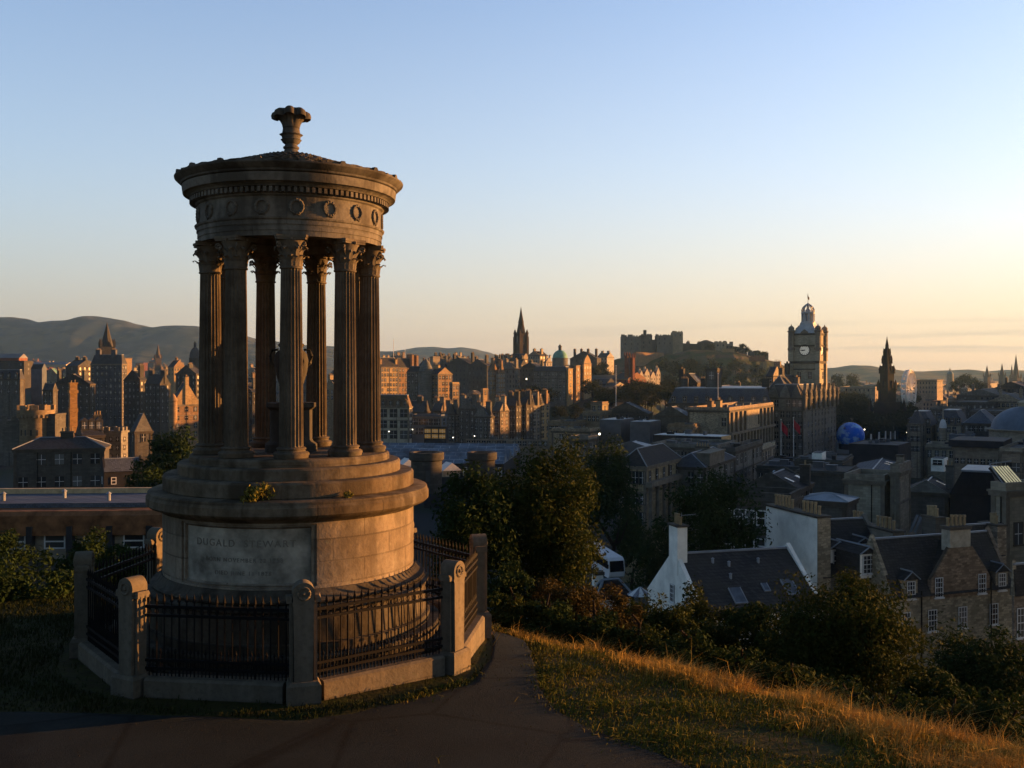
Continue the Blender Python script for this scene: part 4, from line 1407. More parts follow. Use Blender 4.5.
    for face in (0, 1):
        e = link('clock_face', MB().lathe([(r, 0), (r, .12), (.001, .121)], 32).mesh('clock_face', DIAL), root)
        rot = Matrix.Rotation(-PI / 2, 4, 'Y') if face == 0 else Matrix.Rotation(PI / 2, 4, 'X')
        pos = (-.02, m, zc) if face == 0 else (m, -.02, zc)
        e.matrix_local = Matrix.Translation(pos) @ rot
        rim = MB().lathe([(r + .02, .02), (r + .35, .02), (r + .35, .28), (r + .02, .28), (r + .02, .02)], 32, caps=False)
        link('dial_rim', rim.mesh('dial_rim', TRIMDARK), e)
        hm = MB()
        # hands at about a quarter to ten
        for ang, L, w in ((R(90) if face == 0 else R(180), r * .88, .13), (R(101) if face == 0 else R(191), r * .6, .19)):
            hm.obox((math.cos(ang) * L * .42, math.sin(ang) * L * .42), (math.cos(ang), math.sin(ang)), (-math.sin(ang), math.cos(ang)), L * .58, w, .13, .17)
        for k in range(12):
            ang = k * PI / 6
            hm.obox((math.cos(ang) * r * .85, math.sin(ang) * r * .85), (math.cos(ang), math.sin(ang)), (-math.sin(ang), math.cos(ang)), r * .1, .09, .125, .15)
        h = hm.mesh('clock_hands', IRON)
        ho = link('clock_hands', h, e)
        if face == 0: ho.rotation_euler = (0, 0, PI / 2 * 0)
    for fl in range(5):
        z = z3 - 6 - fl * 5.2
        for i in range(2):
            put_window(root, 1.3, 2.6, 0, S * (0.3 + .4 * i), z, -PI / 2, 'framed')
            put_window(root, 1.3, 2.6, S * (0.3 + .4 * i), 0, z, 0, 'framed')
clock_tower()

def gothic_pinnacle(b, x, y, z, w, h):
    b.frustum([(x - w, y - w), (x + w, y - w), (x + w, y + w), (x - w, y + w)], z, [(x - w * .9, y - w * .9), (x + w * .9, y - w * .9), (x + w * .9, y + w * .9), (x - w * .9, y + w * .9)], z + h * .4)
    b.frustum([(x - w * 1.25, y - w * 1.25), (x + w * 1.25, y - w * 1.25), (x + w * 1.25, y + w * 1.25), (x - w * 1.25, y + w * 1.25)], z + h * .4002, [(x - .05, y - .05), (x + .05, y - .05), (x + .05, y + .05), (x - .05, y + .05)], z + h)

def gothic_monument():
    d = 640.0
    root = empty('gothic_spire_monument', (X(887, d), d, -38.0), R(30), 'black Victorian gothic spire monument with stepped pinnacles, behind the blue globe dome', 'monument')
    zz0 = -38.0
    def zz(py): return Z(py, d) - zz0
    S = plain_mat('blackened_sandstone', (0.032, 0.027, 0.022), 0.95, 0.2, 0.4)
    b = MB()
    for cx in (-7.2, 7.2):
        for cy in (-7.2, 7.2):
            b.box(cx - 1.6, cx + 1.6, cy - 1.6, cy + 1.6, 0, zz(420))
            gothic_pinnacle(b, cx, cy, zz(420) + .01, 1.2, zz(398) - zz(420))
            # flying buttress to the tower
            s = (1 if cx < 0 else -1, 1 if cy < 0 else -1)
            b.tube([(cx, cy, zz(424)), (cx + s[0] * 2.6, cy + s[1] * 2.6, zz(415)), (cx + s[0] * 4, cy + s[1] * 4, zz(410))], .7, 4)
    b.build('buttress_tower', S, root)
    b = MB()
    for cx in (-4.4, 4.4):
        for cy in (-4.4, 4.4):
            b.box(cx - 1.3, cx + 1.3, cy - 1.3, cy + 1.3, 0, zz(414))
    b.box(-5.6, 5.6, -5.6, 5.6, zz(414) + .01, zz(402))
    b.build('arched_base', S, root)
    b = MB()
    tiers = [(402, 384, 3.8, 4.0), (384, 367, 3.0, 3.2), (367, 357, 2.0, 2.15), (357, 350, 1.45, 1.55)]
    for y0, y1, w, w2 in tiers:
        b.box(-w, w, -w, w, zz(y0) + .02, zz(y1))
        b.box(-w2, w2, -w2, w2, zz(y1) + .01, zz(y1) + .7)
        for cx in (-w2 * .95, w2 * .95):
            for cy in (-w2 * .95, w2 * .95): gothic_pinnacle(b, cx * .96, cy * .96, zz(y1) - 4.2, w2 * .2, 7.2 if w > 3 else 5.6)
        for cx, cy in ((0, w2), (0, -w2), (w2, 0), (-w2, 0)): gothic_pinnacle(b, cx * .94, cy * .94, zz(y1) - 2.5, w2 * .16, 5.0 if w > 3 else 3.8)
    b.build('tower_stage', S, root)
    MB().lathe([(1.45, zz(350)), (1.0, zz(346.5)), (1.15, zz(346.3)), (.65, zz(342)), (.2, zz(338)), (.25, zz(337.6)), (.02, zz(336))], 8).build('spire', S, root)
gothic_monument()

def hub_spire():
    d = 950.0
    z0 = Z(372, d)
    root = empty('church_spire', (X(521, d), d, z0), R(35), 'slender dark gothic church spire rising highest on the old town skyline', 'church')
    S = plain_mat('dark_church_stone', (0.06, 0.047, 0.038), 0.95, 0.1, 0.4)
    def zz(py): return Z(py, d) - z0
    b = MB()
    w = 4.3
    b.box(-w, w, -w, w, 0, zz(334))
    b.box(-w - .5, w + .5, -w - .5, w + .5, zz(344), zz(343)).box(-w - .4, w + .4, -w - .4, w + .4, zz(335.2), zz(334) + .3)
    for cx in (-w, w):
        for cy in (-w, w):
            b.box(cx - 1.1, cx + 1.1, cy - 1.1, cy + 1.1, 0, zz(337))
            gothic_pinnacle(b, cx * .95, cy * .95, zz(337) + .01, 1.0, zz(329) - zz(337))
    for cx, cy in ((0, w), (0, -w), (w, 0), (-w, 0)): gothic_pinnacle(b, cx, cy, zz(335), .5, 4.0)
    b.build('tower', S, root)
    b = MB()
    b.lathe([(4.2, zz(334) + .31), (3.8, zz(331)), (2.6, zz(323)), (2.8, zz(322.7)), (1.5, zz(316)), (.25, zz(308)), (.02, zz(306))], 8)
    for k in range(8):
        a = k * PI / 4 + PI / 8
        b.frustum([(3.6 * math.cos(a) + u, 3.6 * math.sin(a) + v) for u, v in ((-.5, -.5), (.5, -.5), (.5, .5), (-.5, .5))], zz(333), [(3.1 * math.cos(a) + u, 3.1 * math.sin(a) + v) for u, v in ((-.05, -.05), (.05, -.05), (.05, .05), (-.05, .05))], zz(326))
    b.build('spire', S, root)
    for k in range(4):
        o = put_window(root, 1.4, 6.5, *[((0, -w, 0), (w, 0, 0), (0, w, 0), (-w, 0, 0))[k][i] for i in (0, 1)], zz(339.5), k * PI / 2, 'plain')
hub_spire()

def steeple(label, px, apex, mid, base, d, wpx, mat, name='steeple', oct_=8, rz=0.5, cat='church'):
    z0 = ground(X(px, d), d) - 1 if base is None else Z(base, d)
    root = empty(name, (X(px, d), d, z0), rz, label, cat)
    w = wpx * d / FPX / 2 * .82
    H = Z(mid, d) - z0
    b = MB()
    b.box(-w, w, -w, w, 0, H)
    b.box(-w * 1.1, w * 1.1, -w * 1.1, w * 1.1, H - w * .3, H + .02)
    for cx in (-w, w):
        for cy in (-w, w): gothic_pinnacle(b, cx, cy, H, w * .18, w * 1.4)
    b.build('tower', mat, root)
    MB().lathe([(w * 1.0, H + .021), (w * .55, H + (Z(apex, d) - z0 - H) * .45), (.05, Z(apex, d) - z0)], oct_).build('spire', mat, root)
    return root
FARSTONE = plain_mat('far_church_stone', (0.10, 0.078, 0.06), 0.95, 0.05, 0.3)
steeple('dark church steeple standing before the hills at far left', 107, 322, 347, 366, 640, 15, WALL['soot'])
steeple('thin pale spire small against the hills between the left steeple and the dome', 158, 344, 358, None, 1500, 7, FARSTONE)
steeple('leftmost of the cathedral spires on the far right skyline', 987, 365, 376, None, 1750, 5.5, FARSTONE, 'cathedral_spire')
steeple('second cathedral spire from the left on the far right skyline', 1002, 363, 375, None, 1750, 5.5, FARSTONE, 'cathedral_spire')
steeple('small cathedral spire tucked beside the tallest one at far right', 1011.8, 364, 377, None, 1770, 4, FARSTONE, 'cathedral_spire')
steeple('tallest central cathedral spire at the far right edge', 1016, 354, 378, None, 1750, 8, FARSTONE, 'cathedral_spire')

def lantern_dome(label, px, d, ytop, ydome, ybody, ybase, wpx, mdome, mbody, name, lantern=True):
    z0 = Z(ybase, d)
    root = empty(name, (X(px, d), d, z0), 0.4, label, 'dome')
    r = wpx * d / FPX / 2
    def zz(py): return Z(py, d) - z0
    MB().lathe([(r * 1.05, 0), (r * 1.05, zz(ybody) - .4), (r * 1.15, zz(ybody) - .3), (r * 1.15, zz(ybody)), (r, zz(ybody) + .02)], 24).build('drum', mbody, root, 35)
    hd = zz(ydome) - zz(ybody)
    prof = [(r * math.cos(t * PI / 2 / 8), zz(ybody) + .02 + hd * math.sin(t * PI / 2 / 8)) for t in range(8)] + [(r * .2, zz(ydome))]
    MB().lathe(prof, 24).build('dome_shell', mdome, root, 60)
    if lantern:
        h = zz(ytop) - zz(ydome)
        MB().lathe([(r * .22, zz(ydome) - .1), (r * .22, zz(ydome) + h * .5), (r * .3, zz(ydome) + h * .52), (r * .2, zz(ydome) + h * .7), (.05, zz(ydome) + h)], 10).build('lantern', mbody, root, 35)
    return root
lantern_dome('dark rounded college dome on the left skyline beside the temple columns', 195, 850, 341, 347, 358, 378, 11, plain_mat('dark_lead_dome', (0.06, 0.06, 0.065), 0.6), WALL['soot'], 'college_dome')
lantern_dome('green copper bank dome with lantern left of the castle', 560, 880, 344, 350, 358, 372, 15, COPPER, WALL['grey'], 'bank_dome')
lantern_dome('broad blue-grey dome cut off by the right edge of the view', 1027, 360, 399, 406, 429, 446, 66, plain_mat('blue_grey_lead_dome', (0.12, 0.155, 0.20), 0.55, 0.3, 0.25), WALL['pale'], 'record_hall_dome', True)
lantern_dome('small white lantern cupola on the mansard roofs at right', 943, 395, 408, 419, 428, 440, 7, WHITE, WALL['pale'], 'white_cupola')
lantern_dome('pale obelisk-like domed church tower on the right skyline', 950, 1500, 368, 371, 374, 392, 6, plain_mat('pale_green_dome', (0.20, 0.25, 0.24), 0.6), WALL['pale'], 'domed_church_tower', True)

def globe_dome():
    d = 430.0
    r = 27 * d / FPX / 2
    z0 = Z(449, d)
    root = empty('inflatable_globe', (X(850.5, d), d, z0), 0, 'bright blue inflatable globe dome with pale patches below the gothic monument', 'dome tent')
    t = NT('printed_blue_globe')
    o = t.obj()
    n = t.noise(o, 0.34, 3.0, 0.55)
    n2 = t.noise(o, 0.21, 2.0)
    c = t.mix(t.ramp(n, 0.50, 0.60), (0.02, 0.15, 0.72), (0.25, 0.5, 0.85))
    c = t.mix(t.ramp(n2, 0.64, 0.70), c, (0.05, 0.035, 0.06))
    MB().lathe([(r * math.cos(k * PI / 2 / 14 - .5), r * .98 + r * math.sin(k * PI / 2 / 14 - .5)) for k in range(-2, 20)], 36, caps=False).build('dome_skin', t.done(c, 0.4), root, True)
    MB().lathe([(r * .82, 0), (r * .82, r * .8)], 30, caps=False).build('base_ring', WALL['dark'], root)
globe_dome()

def big_wheel():
    d = 700.0
    zc = Z(389.5, d)
    root = empty('ferris_wheel', (X(909, d), d, ground(X(909, d), d)), R(53), 'white ferris wheel seen almost edge-on, glowing in the low sun', 'ferris wheel')
    zl = zc - root.location.z
    r = 13.6
    WH = plain_mat('white_wheel_steel', (0.78, 0.74, 0.66), 0.5, 0.5, 0.1)
    b = MB()
    for y in (-1.3, 1.3):
        for rr in (r, r * .9):
            b.tube([(rr * math.cos(2 * PI * k / 48), y, zl + rr * math.sin(2 * PI * k / 48)) for k in range(49)], .42, 4, caps=False)
    for k in range(24):
        a = 2 * PI * k / 24
        b.tube([(r * math.cos(a), -1.3, zl + r * math.sin(a)), (r * math.cos(a), 1.3, zl + r * math.sin(a))], .15, 4)
    b.build('rim', WH, root)
    b = MB()
    for k in range(24):
        a = 2 * PI * k / 24
        for y in (-1.0, 1.0): b.tube([(0, y * .8, zl), (r * math.cos(a), y * 1.3, zl + r * math.sin(a))], .24, 4)
    b.tube([(0, -2, zl), (0, 2, zl)], .9, 10)
    b.build('spoke_set', WH, root)
    for y in (-2.4, 2.4):
        for s in (-1, 1):
            MB().tube([(0, y, zl), (s * 6.5, y, 0)], .4, 6).build('leg', WH, root)
    cb = MB().box(-.9, .9, -.9, .9, -2.3, -.5).frustum([(-.9, -.9), (.9, -.9), (.9, .9), (-.9, .9)], -.499, [(-.4, -.4), (.4, -.4), (.4, .4), (-.4, .4)], .1).mesh('cabin', WH)
    for k in range(24):
        a = 2 * PI * k / 24
        link('cabin', cb, root, (r * 1.02 * math.cos(a), 0, zl + r * 1.02 * math.sin(a)))
big_wheel()

def pole(label, px, y0, y1, d, r=.09, fl=None, name='flagpole', n=1.8):
    z0 = Z(y1, d)
    root = empty(name, (X(px, d), d, z0), 0, label, 'flagpole')
    H = Z(y0, d) - z0
    MB().lathe([(r * 1.6, 0), (r * 1.6, .5), (r, .55), (r * .6, H), (r * 1.5, H + .02), (r * 1.5, H + .25), (.01, H + .35)], 8).build('mast', plain_mat('white_pole_paint', (0.6, 0.6, 0.58), 0.5), root)
    if fl:
        b = MB()
        flag(b, (0.1, 0, H - .3), n, n * .62)
        b.build('flag', fl, root)
REDFLAG = plain_mat('red_flag_cloth', (0.35, 0.02, 0.04), 0.9, 1.0, 0.2)
pole('left of two white flagpoles with limp red flags in front of the clock tower', 781, 420, 456, 300, .13, REDFLAG, n=4.0)
pole('right of two white flagpoles with limp red flags in front of the clock tower', 793.5, 418, 458, 300, .13, REDFLAG, n=4.0)
pole('bare white flagpole standing in front of the red twin-towered building', 616, 366, 406, 500, .2)
pole('bare white flagpole over the long dormered roof left of the clock tower', 718, 374, 412, 330, .12)
pole('thin dark mast above the tenement roofs right of the temple', 393.5, 340, 364, 800, .25)
pole('short thin mast right of the taller one above the tenement roofs', 405, 350, 362, 800, .25)
for k, (px, yt) in enumerate(((871, 434), (879, 432), (885.5, 431), (890.5, 431.5), (895, 431))):
    z0 = Z(441, 520)
    r = empty('feather_banner', (X(px, 520), 520, z0), 0.2 * k, 'upright white feather banner among the stalls below the gothic monument', 'banner', 'white banners below the gothic monument')
    MB().frustum([(-.55, -.06), (.55, -.06), (.55, .06), (-.55, .06)], 0.8, [(-.25, -.05), (.45, -.05), (.45, .05), (-.25, .05)], Z(yt, 520) - z0).build('banner_cloth', WHITE, r)
    MB().tube([(-.6, 0, -6), (-.6, 0, Z(yt, 520) - z0)], .06, 5).build('mast', IRON, r)
r = empty('market_tent', (X(893, 505), 505, Z(447, 505)), 0, 'small red market tent with a glowing white top below the gothic monument', 'tent')
MB().box(-2, 2, -2, 2, -4, 1).build('canopy_wall', plain_mat('red_tent_cloth', (0.4, 0.03, 0.02), 0.8), r)
MB().frustum([(-2.2, -2.2), (2.2, -2.2), (2.2, 2.2), (-2.2, 2.2)], 1.001, [(-.1, -.1), (.1, -.1), (.1, .1), (-.1, .1)], 2.6).build('canopy', plain_mat('red_tent_cloth', (0.4, 0.03, 0.02), 0.8), r)

def street_lamp(label, px, py, d, r=.2):
    z0 = ground(X(px, d), d)
    H = Z(py, d) - z0
    root = empty('street_lamp', (X(px, d), d, z0), 0, label, 'street lamp', None)
    MB().tube([(0, 0, 0), (0, 0, H - r * .8)], [.12, .07], 6).build('pole', IRON, root)
    MB().sphere((0, 0, H), r, 10, 6).build('lamp_globe', LAMPLIT, root)
street_lamp('lit street lamp in front of the glazed market building', 389, 431.5, 395)
street_lamp('lit street lamp between the glazed building and the golden windows', 412.5, 429.5, 400)
street_lamp('lit street lamp right of the golden windows', 453, 437.5, 395)
street_lamp('dim lit lamp further right along the market street', 474.5, 436, 398, .2)
street_lamp('lit lamp up on the dark slope below the church spire', 526.5, 379, 640, .42)
street_lamp('lit lamp by the blue globe dome', 864.5, 429.5, 470, .3)
street_lamp('lit lamp among the red lights right of the banners', 907, 432.5, 520, .28)
street_lamp('pair of bright lights low on the roofs behind the big tree', 599.5, 434, 330, .36)

# ------------------------------------------------------------------ the castle
def castle():
    d = 1250.0
    z0 = Z(372, d)
    root = empty('castle', (X(650, d), d, z0), 0, 'castle on its crag, jagged grey ranges and a sunlit rampart along the skyline', 'castle')
    x0 = X(650, d)
    def xx(px): return X(px, d) - x0
    def zz(py): return Z(py, d) - z0
    rd = random.Random(7)
    def block(pa, pb, ytop, dep, y, wall, name, ybot=368, cren=True, chim=(), wins=0, yaw=0.0):
        b = MB()
        xa, xb = xx(pa), xx(pb)
        b.box(xa, xb, y, y + dep, zz(ybot), zz(ytop))
        if cren:
            n = max(2, int((xb - xa) / 3.2))
            for k in range(n):
                b.box(xa + (xb - xa) * (k + .2) / n, xa + (xb - xa) * (k + .75) / n, y - .3, y + 1.2, zz(ytop) + .002, zz(ytop) + 1.5)
        for (pc, yc, w) in chim: b.box(xx(pc) - w / 2, xx(pc) + w / 2, y + dep * .3, y + dep * .6, zz(ytop) - .01, zz(yc))
        o = b.build(name, WALL[wall], root)
        for fl in range(wins):
            n = max(2, int((xb - xa) / 6))
            for k in range(n): put_window(o, 1.5, 2.6, xa + (xb - xa) * (k + .5) / n, y, zz(ytop) - 4 - 5.5 * fl, 0, 'plain')
        return o
    block(622, 641, 336.5, 18, 0, 'grey', 'palace_range', 364, True, ((623.5, 334.2, 4), (631, 334.3, 6), (626, 335, 3)), 3)
    block(641, 652.5, 335, 16, 2, 'grey', 'palace_range', 364, True, ((645.8, 329.8, 3.6), (650, 334, 5)), 3)
    block(652.5, 658, 339.5, 12, 6, 'soot', 'curtain_wall', 362, False)
    block(657, 673, 335.6, 18, 2, 'grey', 'great_hall', 364, True, ((658, 334, 3), (666, 334.4, 5), (670, 335, 4)), 2)
    block(673, 683.5, 332, 14, 4, 'brown', 'square_tower', 364, True, ((675, 330.6, 3.5),), 1)
    b = MB()
    n = 26
    b.extr([(xx(683.6), zz(360)), (xx(750), zz(366)), (xx(748), zz(349)), (xx(735), zz(346)), (xx(716), zz(344.5)), (xx(700), zz(343.8)), (xx(683.6), zz(343))], 'y', 8, 12)
    b.build('curtain_wall', WALL['soot'], root)
    block(688, 691, 341.6, 5, 9, 'soot', 'wall_turret', 350)
    block(699, 702, 342.2, 5, 9, 'soot', 'wall_turret', 350)
    MB().lathe([(xx(712) - xx(704.5), zz(352)), (xx(712) - xx(704.5), zz(342)), (4.4, zz(340.4)), (2, zz(339.8)), (.1, zz(339.6))], 20, (xx(708), 14, 0)).build('half_moon_bastion', WALL['soot'], root, 40)
    block(716, 727, 342, 12, 6, 'brown', 'governors_house', 356, False, ((718, 341, 4), (722, 340.8, 3), (726.5, 340.6, 4)), 1)
    block(727, 734.5, 343.5, 12, 8, 'grey', 'barrack_block', 356, False, ((728, 341.6, 3), (733.5, 341.4, 4)), 1)
    block(719, 731, 349, 7, -20, 'gold', 'lit_outwork', 357, False)
    block(739, 753, 357.5, 9, -60, 'red', 'lower_battery', 362, True)
    block(751.5, 755, 361, 10, -58, 'gold', 'lower_battery', 374, False)
    # hazy small gables toward the clock tower
    block(752, 760, 351.5, 14, 10, 'soot', 'barrack_block', 364, False, ((754, 350, 3), (758, 350.4, 4)))
    block(760, 771, 352.5, 14, 12, 'soot', 'barrack_block', 368, False, ((762, 350.6, 4), (768, 351.5, 4)))
castle()
# ------------------------------------------------------------------ the town, far to near
# left: canongate and cowgate below the hills
def long_shed(label, xa, xb, yt, yb, d, wall, roof, rise):
    z0 = Z(yb, d)
    root = empty('long_hall', (X(xa, d), d, z0), 0, label, 'hall')
    L, H = X(xb, d) - X(xa, d), Z(yt, d) - z0
    MB().box(0, L, 0, 16, 0, H).build('wall', wall, root)
    MB().extr([(-.5, H + .002), (16.5, H + .002), (8, H + rise)], 'x', -.4, L + .4).build('roof', roof, root)
PALEROOF = plain_mat('pale_metal_roof', (0.17, 0.165, 0.17), 0.5, 0.05, 0.2)
long_shed('long low hall with pale metal roof at far left under the hills', 22, 66, 364.5, 367, 1000, plain_mat('cream_cladding', (0.5, 0.42, 0.3), 0.7, 0.05, 0.1), PALEROOF, 2.5)
long_shed('broad hall with pale curved roof cut by the left edge', -30, 19, 358, 366, 900, WALL['red'], PALEROOF, 4)
bld('office_block', 'dark office block under the pale roof at the left edge', 'office block', -30, 24, 33, 362, 780, 16, 'soot', nf=3, nu=9, nv=1, ww=1.6)
bld('green_roofed_hall', 'hall with green copper roof left of the dark steeple', 'hall', 40, 62, 66, 380, 700, 18, 'pale', 'gv', 8, nf=1, nu=5, slate=COPPER)
bld('tenement', 'brown tenement with tall chimneys left of the dark steeple', 'tenement', 66, 78, 96, 366, 680, 24, 'soot', 'gu', 4, nf=3, nu=3, nv=4, ch=((.5, .2, 1.2, 3, 6, 4), (.5, .8, 1.2, 3, 6, 4)))
bld('office_block', 'bright yellow sunlit block small below the hills right of the dark steeple', 'office block', 122, 124.5, 132, 358, 900, 40, 'gold', nf=0, par=0)
bld('tenement', 'small orange-lit tenement beside the college dome', 'tenement', 168, 174, 185, 367, 760, 42, 'gold', 'gu', 5, nf=2, nv=4, nu=2, ch=((.5, .5, 1.2, 3, 7, 4),))
bld('town_house', 'grey stone block with three white dormers at the left edge', 'town house', -24, 20, 22, 379, 480, 16, 'grey', 'mans', 4.2, nf=2, nu=6, nv=0, fh=4, dormu=6)  # wall colour taken darker in place of shade on this front
bld('slab_tower', 'plain blue-grey rendered slab tower with a slanting top, left of the tall brick chimney', 'tower block', 31, 42, 44, 369, 500, 20, 'blueslab', 'gu', 2.5, nf=0, cornice=False)
bld('bay_house', 'small pale gabled house squeezed beside the blue-grey slab', 'house', 43, 53, 55, 390, 470, 14, 'grey', 'gu', 3, nf=2, nu=2, nv=0)  # greyer wall colour stands in for the shade here
bld('tenement', 'dark tenement behind the tall orange chimney', 'tenement', 54, 90, 95, 384, 520, 18, 'soot', 'gv', 5, nf=6, nu=6, nv=1, ch=((.5, .2, 3, 1.4, 7, 4), (.5, .9, 3, 1.4, 7, 5)))
bld('hotel_block', 'big dark many-windowed block under the dark steeple', 'hotel', 91, 122, 127, 364, 560, 18, plain_mat('dark_bluish_stone', (0.085, 0.088, 0.098), 0.9, 0.3, 0.4), 'mans', 5, nf=9, nu=7, nv=2, ww=1.3, ch=((.3, .3, 1.4, 3, 8, 5), (.3, .8, 1.4, 3, 8, 5)))
bld('tenement', 'tall dark tenement right of the block under the steeple', 'tenement', 124, 140, 147, 380, 540, 24, 'soot', 'gv', 5, nf=7, nu=4, nv=2, ch=((.5, .15, 3, 1.4, 8, 5),))
bld('tenement', 'dark tenement with lit chimney ends left of the golden gabled house', 'tenement', 145, 160, 170, 384, 520, 26, 'soot', 'gu', 5, nf=6, nu=4, nv=2, ch=((.5, .1, 1.4, 3, 7, 4), (.5, .9, 1.4, 3, 7, 4)))
bld('tenement', 'dark tenement at the foot of the college dome', 'tenement', 176, 196, 204, 374, 600, 26, 'soot', 'gv', 5, nf=5, nu=4, nv=2, ch=((.3, .4, 3, 1.4, 6, 5),))
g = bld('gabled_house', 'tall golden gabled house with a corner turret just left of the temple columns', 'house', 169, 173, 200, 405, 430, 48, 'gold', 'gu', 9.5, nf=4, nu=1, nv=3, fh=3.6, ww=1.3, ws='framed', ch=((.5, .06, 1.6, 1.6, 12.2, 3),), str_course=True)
MB().lathe([(1.0, g.H - 9), (1.7, g.H - 6), (1.7, g.H + 1.5), (2.0, g.H + 1.8), (1.7, g.H + 2.6), (.9, g.H + 4.2), (.1, g.H + 5)], 14, (0, 0, 0)).build('corner_turret', [WALL['gold']], g.root, 40)
bld('chapel', 'small stone chapel with a pointed gable and round window beside the far tree', 'chapel', 131, 135, 152, 432, 265, 52, 'grey', 'gu', 4.6, nf=1, nu=1, nv=1, ww=1.0, wh=2.4, first=.2)
# old gaol: round tower, brick chimney, square tower
def round_tower():
    d = 228.0
    z0 = Z(452, d)
    root = empty('round_tower', (X(36, d), d, z0), 0, 'castellated round stone tower with an orange sunlit face at left', 'tower')
    r = 3.4
    h = Z(418, d) - z0
    b = MB().lathe([(r, 0), (r, h), (r + .55, h + .9), (r + .55, h + 1.9), (r + .2, h + 1.9), (r + .2, h + 1.5)], 32)
    for k in range(26):
        a = 2 * PI * k / 26
        b.obox(((r + .3) * math.cos(a), (r + .3) * math.sin(a)), (math.cos(a), math.sin(a)), (-math.sin(a), math.cos(a)), .3, .22, h + .1, h + .85)
    for k in range(9):
        a = 2 * PI * (k + .3) / 9
        b.obox(((r + .35) * math.cos(a), (r + .35) * math.sin(a)), (math.cos(a), math.sin(a)), (-math.sin(a), math.cos(a)), .25, .75, h + 1.9005, h + 3.0)
    b.build('tower_wall', WALL['buff'], root, 35)
    for k in range(5):
        a = R(-60 - 22 * k)
        put_window(root, .35, 1.3, r * math.cos(a), r * math.sin(a), h - 3.2, a + PI / 2, 'plain')
    MB().box(r * .6, r + 1.6, -1.4, 4, 0, h + .6).box(r * .6 - .1, r + 1.7, -1.5, 4.1, h + .6003, h + 1.0).build('stair_wing', WALL['soot'], root)  # dark stone on the wing stands in for shade
    q = MB().box(-r - 9, -r * .8, -1, 3, 0, h - .5)
    for k in range(4): q.box(-r - 9 + 2.4 * k, -r - 7.7 + 2.4 * k, -1, -.5, h - .4997, h + .6)
    q.build('curtain_wall', WALL['grey'], root)
round_tower()
def brick_chimney():
    d = 236.0
    z0 = Z(446, d)
    root = empty('brick_chimney', (X(73, d), d, z0), R(35), 'tall square orange brick chimney stack standing alone left of centre-left rooftops', 'chimney')
    def zz(py): return Z(py, d) - z0
    m = wall_mat('orange_brick', (0.34, 0.19, 0.08), course=.3, width=.6, stain=.3)
    b = MB().box(-.85, .85, -.85, .85, 0, zz(412)).box(-.95, .95, -.95, .95, zz(412) + .001, zz(408)).box(-.8, .8, -.8, .8, zz(408) + .001, zz(393)).box(-1.0, 1.0, -1.0, 1.0, zz(393) + .001, zz(390)).box(-.8, .8, -.8, .8, zz(390) + .001, zz(384)).box(-.95, .95, -.95, .95, zz(384) + .001, zz(382.5))
    b.build('stack', m, root)
    b = MB()
    pots(b, -.8, .8, -.3, .3, zz(382.5), 2, .6)
    b.build('chimney_pot', POT, root)
brick_chimney()
bld('square_tower', 'square castellated tower of greyish stone with small windows, near the far tree', 'tower', 101, 121, 123, 433, 225, 8, 'grey', 'castle', nf=4, nu=3, nv=1, fh=1.9, ww=.5, wh=.8, cornice=False)
bld('gaol_range', 'dark two-storey stone range with a pale-ridged hipped roof below the round tower', 'house', 8, 14, 104, 450, 196, 75, 'soot', 'hip', 2.0, a=8, nf=2, nu=2, nv=5, fh=4.4, ww=1.7, wh=2.0, ws='framed', ch=((.55, .5, 2.4, 1.0, 3.2, 4),))
bld('rear_wing', 'dark stone wing with dormer heads behind the hipped range', 'house', 76, 82, 104, 436, 215, 60, 'soot', 'gv', 2.4, nf=1, nu=1, nv=4, ww=.8, wh=1.0, dormv=3, ch=((.85, .5, 1.6, 1.0, 4.2, 3),))
bld('lean_to_hut', 'low dark hut with a dull blue roof and two small pale windows', 'hut', 101, 104, 136, 472, 178, 60, 'dark', 'gv', 2.2, nf=1, nu=1, nv=2, ww=.9, wh=1.3, ws='white', slate=SLATE_BLUE, cornice=False, b=6.5)
def terrace_block():
    d = 100.0
    z0 = Z(560, d)
    x0 = X(-60, d)
    root = empty('terrace_building', (x0, d, z0), R(3.5), 'long low building with a rusty red fascia and pale coping along the left', 'building')
    def zz(py): return Z(py, d + 3) - z0
    L = X(160, d) - x0
    RUST = plain_mat('rusty_red_fascia', (0.20, 0.09, 0.04), 0.85, 0.9, 0.6)
    MB().box(0, L, 0, 14, 0, zz(531)).build('wall', WALL['pale'], root)
    b = MB()
    b.extr([(-.75, zz(531) + .002), (14.5, zz(531) + .002), (14.5, zz(508)), (0.0, zz(508)), (-.55, zz(512))], 'x', -.2, L + .2)
    b.build('fascia', RUST, root)
    MB().box(0, L, 2.6, 12, zz(508) + .001, zz(503.5)).build('roof', SLATE_BLUE, root)
    MB().box(-.1, L - 1.2, 11.0, 11.6, zz(503.5) + .002, zz(498)).build('coping', plain_mat('pale_coping_stone', (0.50, 0.37, 0.21), 0.8), root)
    for x, y in ((4, 5), (9.5, 7), (15, 4.5), (20, 8)):
        MB().lathe([(.2, 0), (.2, .7), (.32, .72), (.05, .95)], 10, (x, y, zz(503.5) + .001)).build('roof_vent', LEAD, root)
    for k in range(8):
        x = 1.2 + k * 3.9
        MB().box(x - .28, x + .28, -.9, -.002, 0, zz(522)).build('pilaster', WALL['dark'], root)
        put_window(root, 2.1, 1.5, x + 2.2, 0, zz(537.5), 0, 'white')
terrace_block()

